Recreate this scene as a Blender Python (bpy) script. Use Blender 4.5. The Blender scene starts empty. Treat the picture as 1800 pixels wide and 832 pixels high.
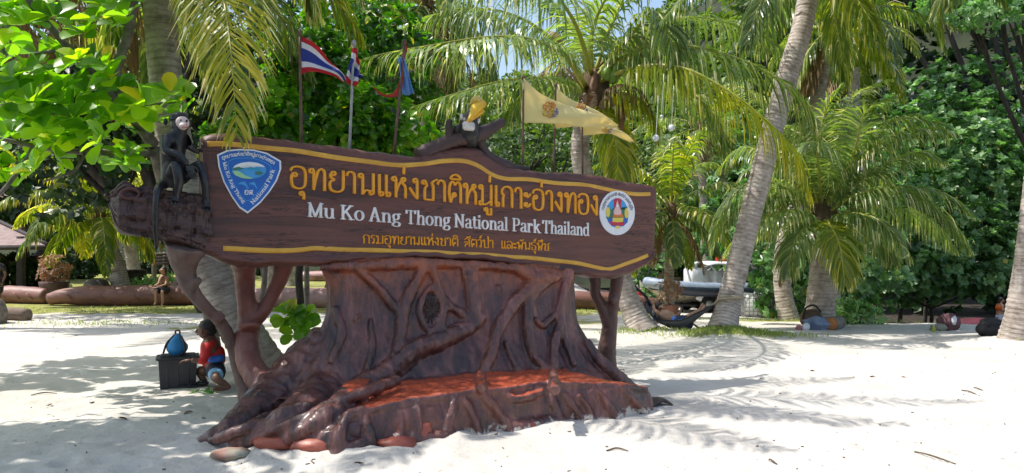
import bpy, bmesh, math, random
import numpy as np
from mathutils import Vector, noise as mnoise

scene = bpy.context.scene
R = math.radians
# ---------------------------------------------------------------- camera
F, CX, HZ, EYE = 1300.0, 900.0, 455.0, 1.6      # focal length / centre / horizon in photo pixels, eye height
cam_d = bpy.data.cameras.new("camera")
cam = bpy.data.objects.new("camera", cam_d)
scene.collection.objects.link(cam)
cam.location = (0, 0, EYE)
cam.rotation_euler = (R(90), 0, 0)
cam_d.sensor_width = 36.0
cam_d.lens = 36.0 * F / 1800.0
cam_d.shift_y = 39.0 / 1800.0
cam_d.clip_end = 2000
scene.camera = cam
# ---------------------------------------------------------------- sky, sun, exposure
SUN_EL, SUN_AZ = 60.0, -88.0      # azimuth measured from +Y (away from the camera), negative = left
wd = bpy.data.worlds.new("World"); scene.world = wd; wd.use_nodes = True
wn = wd.node_tree
sky = wn.nodes.new("ShaderNodeTexSky"); sky.sky_type = 'NISHITA'; sky.sun_disc = False
sky.sun_elevation = R(SUN_EL); sky.sun_rotation = R(SUN_AZ)
sky.air_density = 1.2; sky.dust_density = 2.5; sky.ozone_density = 1.0
bg = wn.nodes["Background"]; bg.inputs[1].default_value = 0.15
wn.links.new(sky.outputs[0], bg.inputs[0])
sl = bpy.data.lights.new("sun", 'SUN'); sl.energy = 3.8; sl.angle = R(0.53); sl.color = (1.0, 0.96, 0.9)
sun = bpy.data.objects.new("sun", sl); scene.collection.objects.link(sun)
sd = Vector((math.sin(R(SUN_AZ)) * math.cos(R(SUN_EL)), math.cos(R(SUN_AZ)) * math.cos(R(SUN_EL)), math.sin(R(SUN_EL))))
sun.rotation_euler = (-sd).to_track_quat('-Z', 'Y').to_euler()
sun.location = (-15, 5, 30)
scene.view_settings.view_transform = 'Standard'
scene.view_settings.look = 'None'
scene.view_settings.exposure = 0.6
scene.view_settings.gamma = 1
scene.render.engine = 'CYCLES'
scene.cycles.max_bounces = 6
scene.cycles.diffuse_bounces = 4
scene.cycles.glossy_bounces = 2
scene.cycles.transmission_bounces = 4
scene.cycles.transparent_max_bounces = 4
scene.cycles.sample_clamp_indirect = 6

# ---------------------------------------------------------------- helpers
random.seed(7)
rng = np.random.default_rng(11)
def V(*a): return np.array(a, float)
def P(px, py, Y): return V((px - CX) / F * Y, Y, EYE + (HZ - py) / F * Y)
def sstep(a, b, x):
    t = np.clip((np.asarray(x, float) - a) / (b - a), 0, 1); return t * t * (3 - 2 * t)
def gz(x, y):
    x = np.asarray(x, float); y = np.asarray(y, float)
    sr = sstep(1.0, 7.0, x)
    left = 0.03 * np.maximum(0, y - 27)
    drop = sstep(16.5, 30, y) * (0.55 + 0.10 * np.clip(x - 8, 0, 9))
    return left * (1 - sr) - sr * drop * (1 - sstep(36, 60, y) * .4)
def G(px, py):
    Y = EYE * F / (py - HZ); return V((px - CX) / F * Y, Y, 0)
def GY(px, Y, dz=0.0):
    x = (px - CX) / F * Y; return V(x, Y, float(gz(x, Y)) + dz)
def nrm(v):
    v = np.asarray(v, float); n = np.linalg.norm(v, axis=-1, keepdims=True); return v / np.maximum(n, 1e-9)

class MB:
    def __init__(s): s.v = []; s.f = []; s.m = []; s.a = []; s.n = 0
    def add(s, verts, faces, mi=0, val=0.5):
        verts = np.asarray(verts, float).reshape(-1, 3); b = s.n
        s.v.append(verts); s.n += len(verts)
        if isinstance(faces, np.ndarray): fl = (faces + b).tolist()
        else: fl = [[i + b for i in f] for f in faces]
        s.f += fl
        s.m += [mi] * len(fl) if np.isscalar(mi) else list(mi)
        s.a += [float(val)] * len(fl) if np.isscalar(val) else list(np.asarray(val, float))
        return s
    def mesh(s, name, mats, smooth=True):
        me = bpy.data.meshes.new(name)
        me.from_pydata(np.concatenate(s.v).tolist() if s.v else [], [], s.f)
        for m in (mats if isinstance(mats, (list, tuple)) else [mats]): me.materials.append(m)
        n = len(me.polygons)
        me.polygons.foreach_set('material_index', s.m)
        me.polygons.foreach_set('use_smooth', [smooth] * n)
        at = me.attributes.new('v', 'FLOAT', 'FACE'); at.data.foreach_set('value', s.a)
        me.update(); return me
    def build(s, name, mats, parent=None, smooth=True):
        return link(name, s.mesh(name, mats, smooth), parent)

def link(name, me, parent=None):
    o = bpy.data.objects.new(name, me); scene.collection.objects.link(o)
    if parent is not None:
        o.parent = parent
        o.matrix_parent_inverse = parent.matrix_basis.inverted()
    return o
def tag(o, label=None, cat=None, group=None, kind=None):
    if label: o['label'] = label
    if cat: o['category'] = cat
    if group: o['group'] = group
    if kind: o['kind'] = kind
    return o
def thing(name, label, cat, loc=(0, 0, 0), group=None):
    o = bpy.data.objects.new(name, None); scene.collection.objects.link(o)
    o.location = tuple(loc); o.empty_display_size = .2
    return tag(o, label, cat, group)

def resample(pts, n):
    """Catmull-Rom through pts, n evenly spaced points"""
    p = np.asarray(pts, float)
    if len(p) == 2: return p[0] + (p[1] - p[0]) * np.linspace(0, 1, n)[:, None]
    q = np.vstack([2 * p[0] - p[1], p, 2 * p[-1] - p[-2]])
    out = []
    for i in range(1, len(q) - 2):
        t = np.linspace(0, 1, 12, endpoint=False)[:, None]
        a, b, c, d = q[i - 1], q[i], q[i + 1], q[i + 2]
        out.append(.5 * ((2 * b) + (c - a) * t + (2 * a - 5 * b + 4 * c - d) * t ** 2 + (3 * b - a - 3 * c + d) * t ** 3))
    out = np.vstack(out + [p[-1:]])
    s = np.r_[0, np.cumsum(np.linalg.norm(np.diff(out, axis=0), axis=1))]
    u = np.linspace(0, s[-1], n)
    return np.stack([np.interp(u, s, out[:, k]) for k in range(out.shape[1])], 1)
def linres(vals, n):
    return np.interp(np.linspace(0, 1, n), np.linspace(0, 1, len(vals)), vals)

def frames(p):
    T = nrm(np.gradient(p, axis=0)); S = np.zeros_like(T)
    ref = V(0, 0, 1) if abs(T[0][2]) < .9 else V(0, 1, 0)
    s = np.cross(T[0], ref)
    for i in range(len(p)):
        s = s - T[i] * np.dot(s, T[i]); s = s / max(np.linalg.norm(s), 1e-9); S[i] = s
    return T, S, np.cross(S, T)

def tube(mb, pts, rad, n=None, seg=8, mi=0, val=.5, wob=0.0, flat=1.0, smoothpts=True):
    n = n or max(2, len(pts) * 4)
    p = resample(pts, n) if smoothpts else np.asarray(pts, float)
    n = len(p)
    r = linres(np.atleast_1d(rad) if np.ndim(rad) else [rad, rad], n)
    T, S, U = frames(p)
    a = np.linspace(0, 2 * np.pi, seg, endpoint=False)
    ring = S[:, None] * np.cos(a)[None, :, None] + U[:, None] * (np.sin(a) * flat)[None, :, None]
    rr = r[:, None] * (1 + (rng.uniform(-wob, wob, (n, seg)) if wob else 0))
    v = (p[:, None] + ring * rr[..., None]).reshape(-1, 3)
    i, j = np.meshgrid(np.arange(n - 1), np.arange(seg), indexing='ij'); i = i.ravel(); j = j.ravel(); k = (j + 1) % seg
    f = np.stack([i * seg + j, i * seg + k, (i + 1) * seg + k, (i + 1) * seg + j], 1)[:, ::-1]
    mb.add(v, f, mi, val)
    b = mb.n - n * seg
    mb.f += [[b + q for q in range(seg)], [b + (n - 1) * seg + q for q in range(seg)][::-1]]
    mb.m += [mi, mi]; mb.a += [float(val) if np.isscalar(val) else .5] * 2
    return p

def box(mb, c, s, mi=0, rot=0.0, bev=0.0, val=.5, tilt=None):
    """box with chamfered edges, centre c, full size s, rotated about z"""
    hx, hy, hz = [k / 2 for k in s]; b = min(bev, hx * .9, hy * .9, hz * .9) if bev else 0
    if b:
        vs = []
        for sx in (-1, 1):
            for sy in (-1, 1):
                for sz in (-1, 1):
                    vs += [(sx * hx, sy * (hy - b), sz * (hz - b)), (sx * (hx - b), sy * hy, sz * (hz - b)), (sx * (hx - b), sy * (hy - b), sz * hz)]
        bm = bmesh.new()
        for q in vs: bm.verts.new(q)
        bmesh.ops.convex_hull(bm, input=bm.verts); bm.verts.index_update()
        bmesh.ops.dissolve_limit(bm, angle_limit=.01, verts=bm.verts, edges=bm.edges); bm.verts.index_update()
        v = np.array([q.co[:] for q in bm.verts]); f = [[q.index for q in fc.verts] for fc in bm.faces]; bm.free()
    else:
        v = np.array([(x * hx, y * hy, z * hz) for x in (-1, 1) for y in (-1, 1) for z in (-1, 1)])
        f = [[0, 1, 3, 2], [4, 6, 7, 5], [0, 4, 5, 1], [2, 3, 7, 6], [0, 2, 6, 4], [1, 5, 7, 3]]
    if tilt is not None: v = v @ np.array(tilt, float)
    ca, sa = math.cos(rot), math.sin(rot)
    v = np.stack([v[:, 0] * ca - v[:, 1] * sa, v[:, 0] * sa + v[:, 1] * ca, v[:, 2]], 1) + np.asarray(c, float)
    mb.add(v, f, mi, val)

def blob(mb, c, r, seg=14, rings=9, mi=0, val=.5, amp=0.0, sc=2.0, M=None, seed=0):
    r = np.ones(3) * r; vs = []; fs = []
    for i in range(rings + 1):
        th = math.pi * i / rings
        for j in range(seg):
            ph = 2 * math.pi * j / seg
            d = V(math.sin(th) * math.cos(ph), math.sin(th) * math.sin(ph), math.cos(th))
            k = 1 + (amp * mnoise.noise(Vector(d * sc + seed)) if amp else 0)
            vs.append(d * r * k)
    for i in range(rings):
        for j in range(seg):
            k = (j + 1) % seg; fs.append([i * seg + j, (i + 1) * seg + j, (i + 1) * seg + k, i * seg + k])
    vs = np.array(vs)
    if M is not None: vs = vs @ np.asarray(M).T
    mb.add(vs + np.asarray(c, float), fs, mi, val)

def rotz(a): return np.array([[math.cos(a), -math.sin(a), 0], [math.sin(a), math.cos(a), 0], [0, 0, 1]])

# ---------------------------------------------------------------- materials
def newmat(name):
    m = bpy.data.materials.new(name); m.use_nodes = True
    nt = m.node_tree; return m, nt, nt.nodes["Principled BSDF"]
def nd(nt, t, **k):
    n = nt.nodes.new(t)
    for a, b in k.items(): setattr(n, a, b)
    return n
def ramp(nt, src, stops):
    r = nd(nt, "ShaderNodeValToRGB"); el = r.color_ramp.elements
    while len(el) < len(stops): el.new(.5)
    for e, (p, c) in zip(el, stops): e.position = p; e.color = (*c, 1) if len(c) == 3 else c
    nt.links.new(src, r.inputs[0]); return r
def texc(nt, stretch=(1, 1, 1), coord='Object', rot=(0, 0, 0)):
    tc = nd(nt, "ShaderNodeTexCoord"); mp = nd(nt, "ShaderNodeMapping")
    mp.inputs['Scale'].default_value = stretch; mp.inputs['Rotation'].default_value = rot
    nt.links.new(tc.outputs[coord], mp.inputs[0]); return mp.outputs[0]
def noi(nt, vec, scale, detail=4, rough=.55, dist=0.0):
    n = nd(nt, "ShaderNodeTexNoise"); n.inputs['Scale'].default_value = scale; n.inputs['Detail'].default_value = detail
    n.inputs['Roughness'].default_value = rough; n.inputs['Distortion'].default_value = dist
    nt.links.new(vec, n.inputs['Vector']); return n.outputs[0]
def bump(nt, src, p, strength=.4, dist=.02, prev=None):
    b = nd(nt, "ShaderNodeBump"); b.inputs['Strength'].default_value = strength; b.inputs['Distance'].default_value = dist
    nt.links.new(src, b.inputs['Height'])
    if prev is not None: nt.links.new(prev, b.inputs['Normal'])
    nt.links.new(b.outputs[0], p.inputs['Normal']); return b.outputs[0]
_plain = {}
def plain(name, c, rough=.5, c2=None, scale=8, stretch=(1, 1, 1), bs=.25, bd=.01, metal=0.0, sheen=0, spec=.5):
    """surface with two-tone noise, fine bump"""
    if name in _plain: return _plain[name]
    m, nt, p = newmat(name)
    vec = texc(nt, stretch); n = noi(nt, vec, scale, 5)
    c2 = c2 or tuple(k * .7 for k in c)
    r = ramp(nt, n, [(.35, c2), (.62, c)])
    nt.links.new(r.outputs[0], p.inputs['Base Color'])
    p.inputs['Roughness'].default_value = rough; p.inputs['Metallic'].default_value = metal
    p.inputs['Specular IOR Level'].default_value = spec
    if bs: bump(nt, noi(nt, vec, scale * 3, 6), p, bs, bd)
    _plain[name] = m; return m
def leafmat(name, stops, rough=.42, trans=.35, tcol=(.5, .8, .1), spec=.5):
    m, nt, p = newmat(name)
    at = nd(nt, "ShaderNodeAttribute", attribute_name='v')
    r = ramp(nt, at.outputs['Fac'], stops)
    nt.links.new(r.outputs[0], p.inputs['Base Color']); p.inputs['Roughness'].default_value = rough
    p.inputs['Specular IOR Level'].default_value = spec
    tr = nd(nt, "ShaderNodeBsdfTranslucent"); mx = nd(nt, "ShaderNodeMixRGB", blend_type='MULTIPLY'); mx.inputs[0].default_value = 1
    br = nd(nt, "ShaderNodeMixRGB", blend_type='MULTIPLY'); br.inputs[0].default_value = 1; br.inputs[2].default_value = (3.2 * tcol[0], 3.2 * tcol[1], 3.2 * tcol[2], 1)
    nt.links.new(r.outputs[0], br.inputs[1]); nt.links.new(br.outputs[0], tr.inputs[0])
    ms = nd(nt, "ShaderNodeMixShader"); ms.inputs[0].default_value = trans
    nt.links.new(p.outputs[0], ms.inputs[1]); nt.links.new(tr.outputs[0], ms.inputs[2])
    nt.links.new(ms.outputs[0], nt.nodes["Material Output"].inputs[0])
    return m
M_frond = leafmat('palm_leaflets', [(0, (.045, .08, .024)), (.35, (.095, .15, .045)), (.6, (.16, .22, .07)), (.8, (.31, .33, .09)), (.9, (.46, .40, .22)), (1, (.66, .60, .46))], .27, .34, (.75, .85, .15))
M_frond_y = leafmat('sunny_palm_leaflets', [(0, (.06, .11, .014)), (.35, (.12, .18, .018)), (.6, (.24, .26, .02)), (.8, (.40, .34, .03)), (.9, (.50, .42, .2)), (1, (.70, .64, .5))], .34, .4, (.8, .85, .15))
M_frond_s = leafmat('sheen_lit_palm_leaflets', [(0, (.07, .115, .04)), (.35, (.14, .205, .07)), (.6, (.225, .285, .10)), (.8, (.37, .39, .15)), (.9, (.50, .45, .27)), (1, (.68, .63, .5))], .26, .34, (.75, .85, .2))  # paler copy of the palm leaflets, sunlight and sheen put into the colour
M_dry = leafmat('dry_palm_leaflets', [(0, (.10, .06, .03)), (.5, (.24, .16, .08)), (1, (.42, .33, .2))], .7, .2, (.6, .5, .3))
M_rachis = plain('palm_leaf_stalk', (.34, .33, .05), .4, (.22, .25, .03), 14, bs=.1)
M_rachis_dry = plain('dry_palm_stalk', (.26, .17, .08), .7, (.16, .1, .05), 14)
M_shrub = leafmat('glossy_round_leaves', [(0, (.02, .055, .008)), (.4, (.055, .15, .014)), (.75, (.12, .25, .022)), (.95, (.22, .34, .03)), (1, (.4, .3, .03))], .32, .42, (.7, .9, .12))
M_alm = leafmat('beach_almond_leaves', [(0, (.04, .11, .012)), (.4, (.10, .22, .02)), (.75, (.19, .34, .03)), (.95, (.33, .45, .04)), (1, (.62, .44, .03))], .36, .48, (.75, .9, .1))
M_hib = leafmat('sea_hibiscus_leaves', [(0, (.05, .11, .05)), (.4, (.12, .225, .09)), (.8, (.20, .325, .14)), (.97, (.29, .40, .17)), (1, (.35, .3, .04))], .36, .25, (.5, .8, .2))
M_forest = leafmat('hillside_leaves', [(0, (.035, .07, .02)), (.4, (.065, .12, .03)), (.8, (.12, .18, .045)), (1, (.18, .23, .06))], .5, .25, (.7, .8, .2))
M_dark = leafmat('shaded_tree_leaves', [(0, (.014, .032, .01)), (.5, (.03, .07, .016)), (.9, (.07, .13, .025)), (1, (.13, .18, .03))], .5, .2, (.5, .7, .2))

def palmbark():
    m, nt, p = newmat('coconut_bark')
    vec = texc(nt, (1, 1, 1)); at = nd(nt, "ShaderNodeAttribute", attribute_name='v')
    n1 = noi(nt, vec, 5, 6, .6); n2 = noi(nt, texc(nt, (6, 6, 25)), 1.6, 5, .6)
    r = ramp(nt, n1, [(.3, (.27, .22, .185)), (.48, (.42, .365, .325)), (.62, (.52, .465, .42)), (.8, (.62, .57, .52))])
    r2 = ramp(nt, n2, [(.32, (.6, .56, .52)), (.55, (1, 1, 1))])
    mx = nd(nt, "ShaderNodeMixRGB", blend_type='MULTIPLY'); mx.inputs[0].default_value = .8
    nt.links.new(r.outputs[0], mx.inputs[1]); nt.links.new(r2.outputs[0], mx.inputs[2])
    r3 = ramp(nt, at.outputs['Fac'], [(0, (.76, .73, .70)), (.5, (1, 1, 1))])
    m2 = nd(nt, "ShaderNodeMixRGB", blend_type='MULTIPLY'); m2.inputs[0].default_value = .85
    nt.links.new(mx.outputs[0], m2.inputs[1]); nt.links.new(r3.outputs[0], m2.inputs[2])
    nt.links.new(m2.outputs[0], p.inputs['Base Color']); p.inputs['Roughness'].default_value = .85
    bump(nt, n2, p, .6, .02); return m
M_bark = palmbark()
M_branch = plain('grey_branch_bark', (.24, .21, .18), .85, (.12, .1, .08), 9, (1, 1, 1), .6, .02)
M_darkbark = plain('dark_tree_bark', (.07, .055, .045), .9, (.03, .025, .02), 7, (1, 1, .3), .6, .02)
# ================================================================ SETTING: ground
def ground_material():
    m, nt, p = newmat('coral_sand_and_turf')
    vec = texc(nt, (1, 1, 1))
    at = nd(nt, "ShaderNodeAttribute", attribute_name='grass'); at2 = nd(nt, "ShaderNodeAttribute", attribute_name='litter')
    n1 = noi(nt, vec, .9, 5, .6); nf = noi(nt, vec, 55, 3, .7); nm = noi(nt, vec, 7, 5, .6)
    sand = ramp(nt, n1, [(.3, (.50, .465, .41)), (.55, (.575, .54, .485)), (.75, (.615, .58, .525))])
    sp = ramp(nt, nf, [(.27, (.55, .48, .40)), (.36, (1, 1, 1))])
    s2 = nd(nt, "ShaderNodeMixRGB", blend_type='MULTIPLY'); s2.inputs[0].default_value = .5
    nt.links.new(sand.outputs[0], s2.inputs[1]); nt.links.new(sp.outputs[0], s2.inputs[2])
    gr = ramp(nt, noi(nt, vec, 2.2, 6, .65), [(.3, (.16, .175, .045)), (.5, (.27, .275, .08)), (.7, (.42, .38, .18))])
    shade_soil = ramp(nt, nm, [(.3, (.02, .017, .013)), (.6, (.06, .05, .04)), (.75, (.16, .13, .1))])  # dark earth tones with tree shade put into the colour
    # grass mask = painted attribute broken up by noise
    ad = nd(nt, "ShaderNodeMath", operation='ADD'); nt.links.new(at.outputs['Fac'], ad.inputs[0])
    mm = nd(nt, "ShaderNodeMath", operation='MULTIPLY_ADD'); mm.inputs[1].default_value = 1.5; mm.inputs[2].default_value = -.75
    nt.links.new(noi(nt, vec, 1.7, 7, .7), mm.inputs[0]); nt.links.new(mm.outputs[0], ad.inputs[1])
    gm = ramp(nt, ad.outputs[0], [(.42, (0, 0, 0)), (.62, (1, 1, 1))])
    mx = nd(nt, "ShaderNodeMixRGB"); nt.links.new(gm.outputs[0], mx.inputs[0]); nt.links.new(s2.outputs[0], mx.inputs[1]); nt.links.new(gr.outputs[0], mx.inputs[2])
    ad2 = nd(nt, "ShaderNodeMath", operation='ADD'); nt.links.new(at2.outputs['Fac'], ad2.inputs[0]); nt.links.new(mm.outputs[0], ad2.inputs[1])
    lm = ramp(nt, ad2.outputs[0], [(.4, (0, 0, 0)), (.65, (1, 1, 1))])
    mx2 = nd(nt, "ShaderNodeMixRGB"); nt.links.new(lm.outputs[0], mx2.inputs[0]); nt.links.new(mx.outputs[0], mx2.inputs[1]); nt.links.new(shade_soil.outputs[0], mx2.inputs[2])
    nt.links.new(mx2.outputs[0], p.inputs['Base Color']); p.inputs['Roughness'].default_value = .95; p.inputs['Specular IOR Level'].default_value = .15
    a = bump(nt, noi(nt, vec, 9, 6, .65), p, .6, .05); bump(nt, nf, p, .4, .006, a)
    return m
def fbm(x, y, sc, oct=4, seed=0):
    """cheap sum of rotated sines: smooth pseudo-noise"""
    r = np.random.default_rng(seed); out = 0; amp = 1
    for o in range(oct):
        for k in range(3):
            a = r.uniform(0, 6.28); ph = r.uniform(0, 6.28); f = sc * 2 ** o * r.uniform(.7, 1.3)
            out = out + amp * np.sin((x * math.cos(a) + y * math.sin(a)) * f + ph + 1.7 * np.sin((y * math.cos(a * 1.7) - x) * f * .63 + ph * 2))
        amp *= .5
    return out / 3
ny, nx = 520, 420
yy = 2.6 * (320 / 2.6) ** np.linspace(0, 1, ny)
uu = np.linspace(-1, 1, nx)
Yg = np.repeat(yy[:, None], nx, 1); Xg = uu[None, :] * (Yg * 1.25 + 5)
Zg = gz(Xg, Yg)
nearf = 1 - sstep(20, 30, Yg)
Zg = Zg + nearf * (.022 * fbm(Xg, Yg, 1.1, 3, 3) + .010 * fbm(Xg, Yg, 4.5, 3, 5))
# trampled dimples and small ridges in the sand
dr = np.random.default_rng(5)
for k in range(1500):
    cy = 4.2 * (22 / 4.2) ** dr.random(); cx = dr.uniform(-1, 1) * (cy * .85 + 1)
    if cx > -1 and cy < 9 and dr.random() < .5: continue
    i0, i1 = np.searchsorted(yy, [cy - .5, cy + .5]); a = dr.uniform(0, 3.14); l, w = dr.uniform(.09, .17), dr.uniform(.05, .09)
    if i1 - i0 < 2: continue
    dx = Xg[i0:i1] - cx; dy = Yg[i0:i1] - cy
    e = ((dx * math.cos(a) + dy * math.sin(a)) / l) ** 2 + ((dy * math.cos(a) - dx * math.sin(a)) / w) ** 2
    d = dr.uniform(.012, .034)
    Zg[i0:i1] += d * (-np.exp(-e) + .45 * np.exp(-(np.sqrt(e) - 1.5) ** 2 * 3))
# sand piled against the sculpture and palm feet
for (px, py, h, r) in ((470, 800, .05, .35), (640, 806, .06, .4), (800, 778, .05, .35), (950, 752, .04, .3), (345, 786, .04, .3), (1775, 604, .10, .8), (1270, 592, .16, 1.0), (1130, 586, .1, .7)):
    g = G(px, py); Zg += h * np.exp(-((Xg - g[0]) ** 2 + (Yg - g[1]) ** 2) / r ** 2)
gv = np.stack([Xg, Yg, Zg], -1).reshape(-1, 3)
i, j = np.meshgrid(np.arange(ny - 1), np.arange(nx - 1), indexing='ij'); i = i.ravel(); j = j.ravel()
gf = np.stack([i * nx + j, i * nx + j + 1, (i + 1) * nx + j + 1, (i + 1) * nx + j], 1)
M_ground = ground_material()
gmb = MB(); gmb.add(gv, gf)
ground = gmb.build('ground', M_ground); tag(ground, 'white coral sand running back into worn lawn and earth coloured dark as shade', 'ground', kind='structure')
X, Y = gv[:, 0], gv[:, 1]
# grass: left lawn behind the logs, strips by the palms
wob = .9 * fbm(X, Y, .5, 3, 9)
gr = sstep(20.2, 23.5, Y + wob) * (1 - sstep(4.0, 6.5, X))
gr = np.maximum(gr, .72 * np.exp(-(((X - .9) / 2.2) ** 2 + ((Y - 18.5) / 1.6) ** 2)))
gr = np.maximum(gr, .75 * np.exp(-(((Y - 17.0 - .15 * wob) / .9) ** 2)) * sstep(-9.5, -7, X) * (1 - sstep(-6, -3, X)) * .8)
gr = np.maximum(gr, .85 * np.exp(-(((Y - 20.4) / 1.0) ** 2)) * sstep(5.2, 6.5, X) * (1 - sstep(9, 11, X)))
gr = np.maximum(gr, .9 * np.exp(-(((X - 3.2) / .7) ** 2 + ((Y - 17.3) / .5) ** 2)))
shade_dark = sstep(18.6, 20.2, Y + .4 * wob) * sstep(8.2, 9.6, X)  # near-black earth stands in for shade behind the crest and under trees
shade_dark = np.maximum(shade_dark, sstep(30, 34, Y) * sstep(2, 4, X)); shade_dark = np.maximum(shade_dark, sstep(60, 80, Y))
shade_dark = np.maximum(shade_dark, .0 * X)
for nm, arr in (('grass', gr), ('litter', shade_dark)):  # litter carries the shade painted dark into the ground
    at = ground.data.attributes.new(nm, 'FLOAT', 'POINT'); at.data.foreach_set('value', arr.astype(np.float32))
def gh(x, y):
    """height of the built sand at x, y"""
    fi = math.log(max(y, 2.61) / 2.6) / math.log(320 / 2.6) * (ny - 1); u = x / (y * 1.25 + 5); fj = (u + 1) / 2 * (nx - 1)
    i0 = int(min(max(fi, 0), ny - 2)); j0 = int(min(max(fj, 0), nx - 2)); a, b = fi - i0, fj - j0
    return float(Zg[i0, j0] * (1 - a) * (1 - b) + Zg[i0 + 1, j0] * a * (1 - b) + Zg[i0, j0 + 1] * (1 - a) * b + Zg[i0 + 1, j0 + 1] * a * b)
def on(px, py, dz=0.0):
    g = G(px, py); g[2] = gh(g[0], g[1]) + dz; return g

# pale concrete footpath across the lawn
def strip(name, pts, w, mat, dz=.03, label=None):
    p = resample(pts, 60); T = nrm(np.gradient(p, axis=0)); S = np.stack([-T[:, 1], T[:, 0]], 1)
    L = p + S * w / 2; Rr = p - S * w / 2; mb = MB(); v = []
    for q in (L, Rr):
        v.append(np.stack([q[:, 0], q[:, 1], np.array([gh(a, b) for a, b in q]) + dz], 1))
    a = np.arange(59); f = np.stack([a, a + 60, a + 61, a + 1], 1)[:, ::-1]
    mb.add(np.vstack(v), f); o = mb.build(name, mat); tag(o, label, 'path', kind='structure'); return o
M_conc = plain('pale_concrete', (.46, .44, .40), .9, (.36, .34, .3), 3)
strip('path', [(-32, 31.5), (-20, 31.0), (-14, 29.6), (-9, 28.8), (-3, 28.6), (1, 28.8)], 1.3, M_conc, label='pale concrete footpath crossing the lawn behind the red logs')
strip('path', [(2.1, 30.0), (2.9, 33), (3.3, 37), (3.2, 44)], 1.1, M_conc, label='pale stepped path climbing away behind the right log bench')

# hill behind everything
def hz(x, y):
    r = sstep(30, 120, y) * 25 + sstep(6, 40, x) * sstep(24, 60, y) * 22 + sstep(10, 50, -x) * sstep(45, 110, y) * 6
    return r
hy, hx = 70, 120
Yh = np.linspace(46, 190, hy)[:, None] * np.ones((1, hx)); Xh = np.linspace(-1.3, 1.3, hx)[None, :] * Yh
Zh = hz(Xh, Yh) - .8 + 1.0 * fbm(Xh, Yh, .12, 3, 21) * sstep(48, 60, Yh) - 1.5 * (1 - sstep(46, 50, Yh))
i, j = np.meshgrid(np.arange(hy - 1), np.arange(hx - 1), indexing='ij'); i = i.ravel(); j = j.ravel()
hm = MB(); hm.add(np.stack([Xh, Yh, Zh], -1).reshape(-1, 3), np.stack([i * hx + j, i * hx + j + 1, (i + 1) * hx + j + 1, (i + 1) * hx + j], 1))
M_hill = plain('forest_floor', (.03, .04, .015), 1, (.012, .016, .008), .6, bs=0)
tag(hm.build('hill', M_hill), 'steep island hillside rising behind the beach', 'hill', kind='structure')

# ================================================================ foliage builders
def leafset(mb, C, D, N, L, W, mi=0, val=None, fold=.18, droop=.25, roundness=.8):
    """leaves as folded, tip-drooped outlines: base point C, direction D, normal N, length L, width W (arrays)"""
    n = len(C); D = nrm(D); N = nrm(N - D * np.sum(N * D, 1, keepdims=True)); S = np.cross(D, N)
    L = np.broadcast_to(L, n)[:, None]; W = np.broadcast_to(W, n)[:, None]
    val = rng.random(n) * .75 if val is None else val
    pts = []
    for (u, w) in ((0, .10), (.32, .72), (.66, 1.0), (.9, .74), (1.0, .3)):
        mid = C + D * L * u - N * L * droop * u * u
        pts.append(mid - S * W * .5 * w + N * W * fold * w); pts.append(mid); pts.append(mid + S * W * .5 * w + N * W * fold * w)
    v = np.stack(pts, 1).reshape(-1, 3)
    b = np.arange(n) * 15; f = []
    for k in range(4):
        o = k * 3
        f += [np.stack([b + o, b + o + 1, b + o + 4, b + o + 3], 1), np.stack([b + o + 1, b + o + 2, b + o + 5, b + o + 4], 1)]
    mb.add(v, np.stack(f, 1).reshape(-1, 4), mi, np.repeat(val, 8))
def leafquad(mb, C, D, N, L, W, mi=0, val=None):
    """far leaves: one folded diamond of two triangles per side"""
    n = len(C); D = nrm(D); N = nrm(N - D * np.sum(N * D, 1, keepdims=True)); S = np.cross(D, N)
    L = np.broadcast_to(L, n)[:, None]; W = np.broadcast_to(W, n)[:, None]
    val = rng.random(n) * .8 if val is None else val
    v = np.stack([C, C + D * L * .5 - S * W * .5 + N * W * .15, C + D * L - N * L * .12, C + D * L * .5 + S * W * .5 + N * W * .15, C + D * L * .55 ], 1).reshape(-1, 3)
    b = np.arange(n) * 5
    f = np.stack([np.stack([b, b + 4, b + 2, b + 1], 1), np.stack([b, b + 3, b + 2, b + 4], 1)], 1).reshape(-1, 4)
    mb.add(v, f, mi, np.repeat(val, 2))
def rndir(n, up=0.0):
    d = rng.normal(size=(n, 3)); d[:, 2] += up; return nrm(d)
def rosettes(mb, C, axis, nleaf, L, W, spread=.75, mi=0, vlo=.1, vhi=.9, big=True, jitter=.25):
    n = len(C); k = np.tile(np.arange(nleaf), n); Cc = np.repeat(C, nleaf, 0); A = nrm(np.repeat(axis, nleaf, 0))
    ref = np.where(np.abs(A[:, 2:3]) < .9, V(0, 0, 1)[None], V(1, 0, 0)[None]); S = nrm(np.cross(A, ref)); U = np.cross(S, A)
    ph = k * 2.39996 + np.repeat(rng.uniform(0, 6.28, n), nleaf) + rng.normal(0, .25, n * nleaf)
    sp = spread * (.55 + .5 * k / max(1, nleaf - 1))[:, None] * rng.uniform(.8, 1.2, (n * nleaf, 1))
    out = S * np.cos(ph)[:, None] + U * np.sin(ph)[:, None]
    D = nrm(A * (1 - sp * .75) + out * sp + rng.normal(0, jitter * .3, (n * nleaf, 3)))
    N = nrm(A + out * .15 + rng.normal(0, jitter, (n * nleaf, 3)) + V(0, 0, .35))
    clump = np.repeat(rng.uniform(vlo, vhi, n), nleaf)
    val = np.clip(clump + rng.normal(0, .13, n * nleaf), 0, .96)
    val = np.where(rng.random(n * nleaf) < .012, 1.0, val)
    sc = rng.uniform(.75, 1.15, n * nleaf)
    (leafset if big else leafquad)(mb, Cc + D * (L * .12), D, N, L * sc, W * sc, mi, val)

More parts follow.
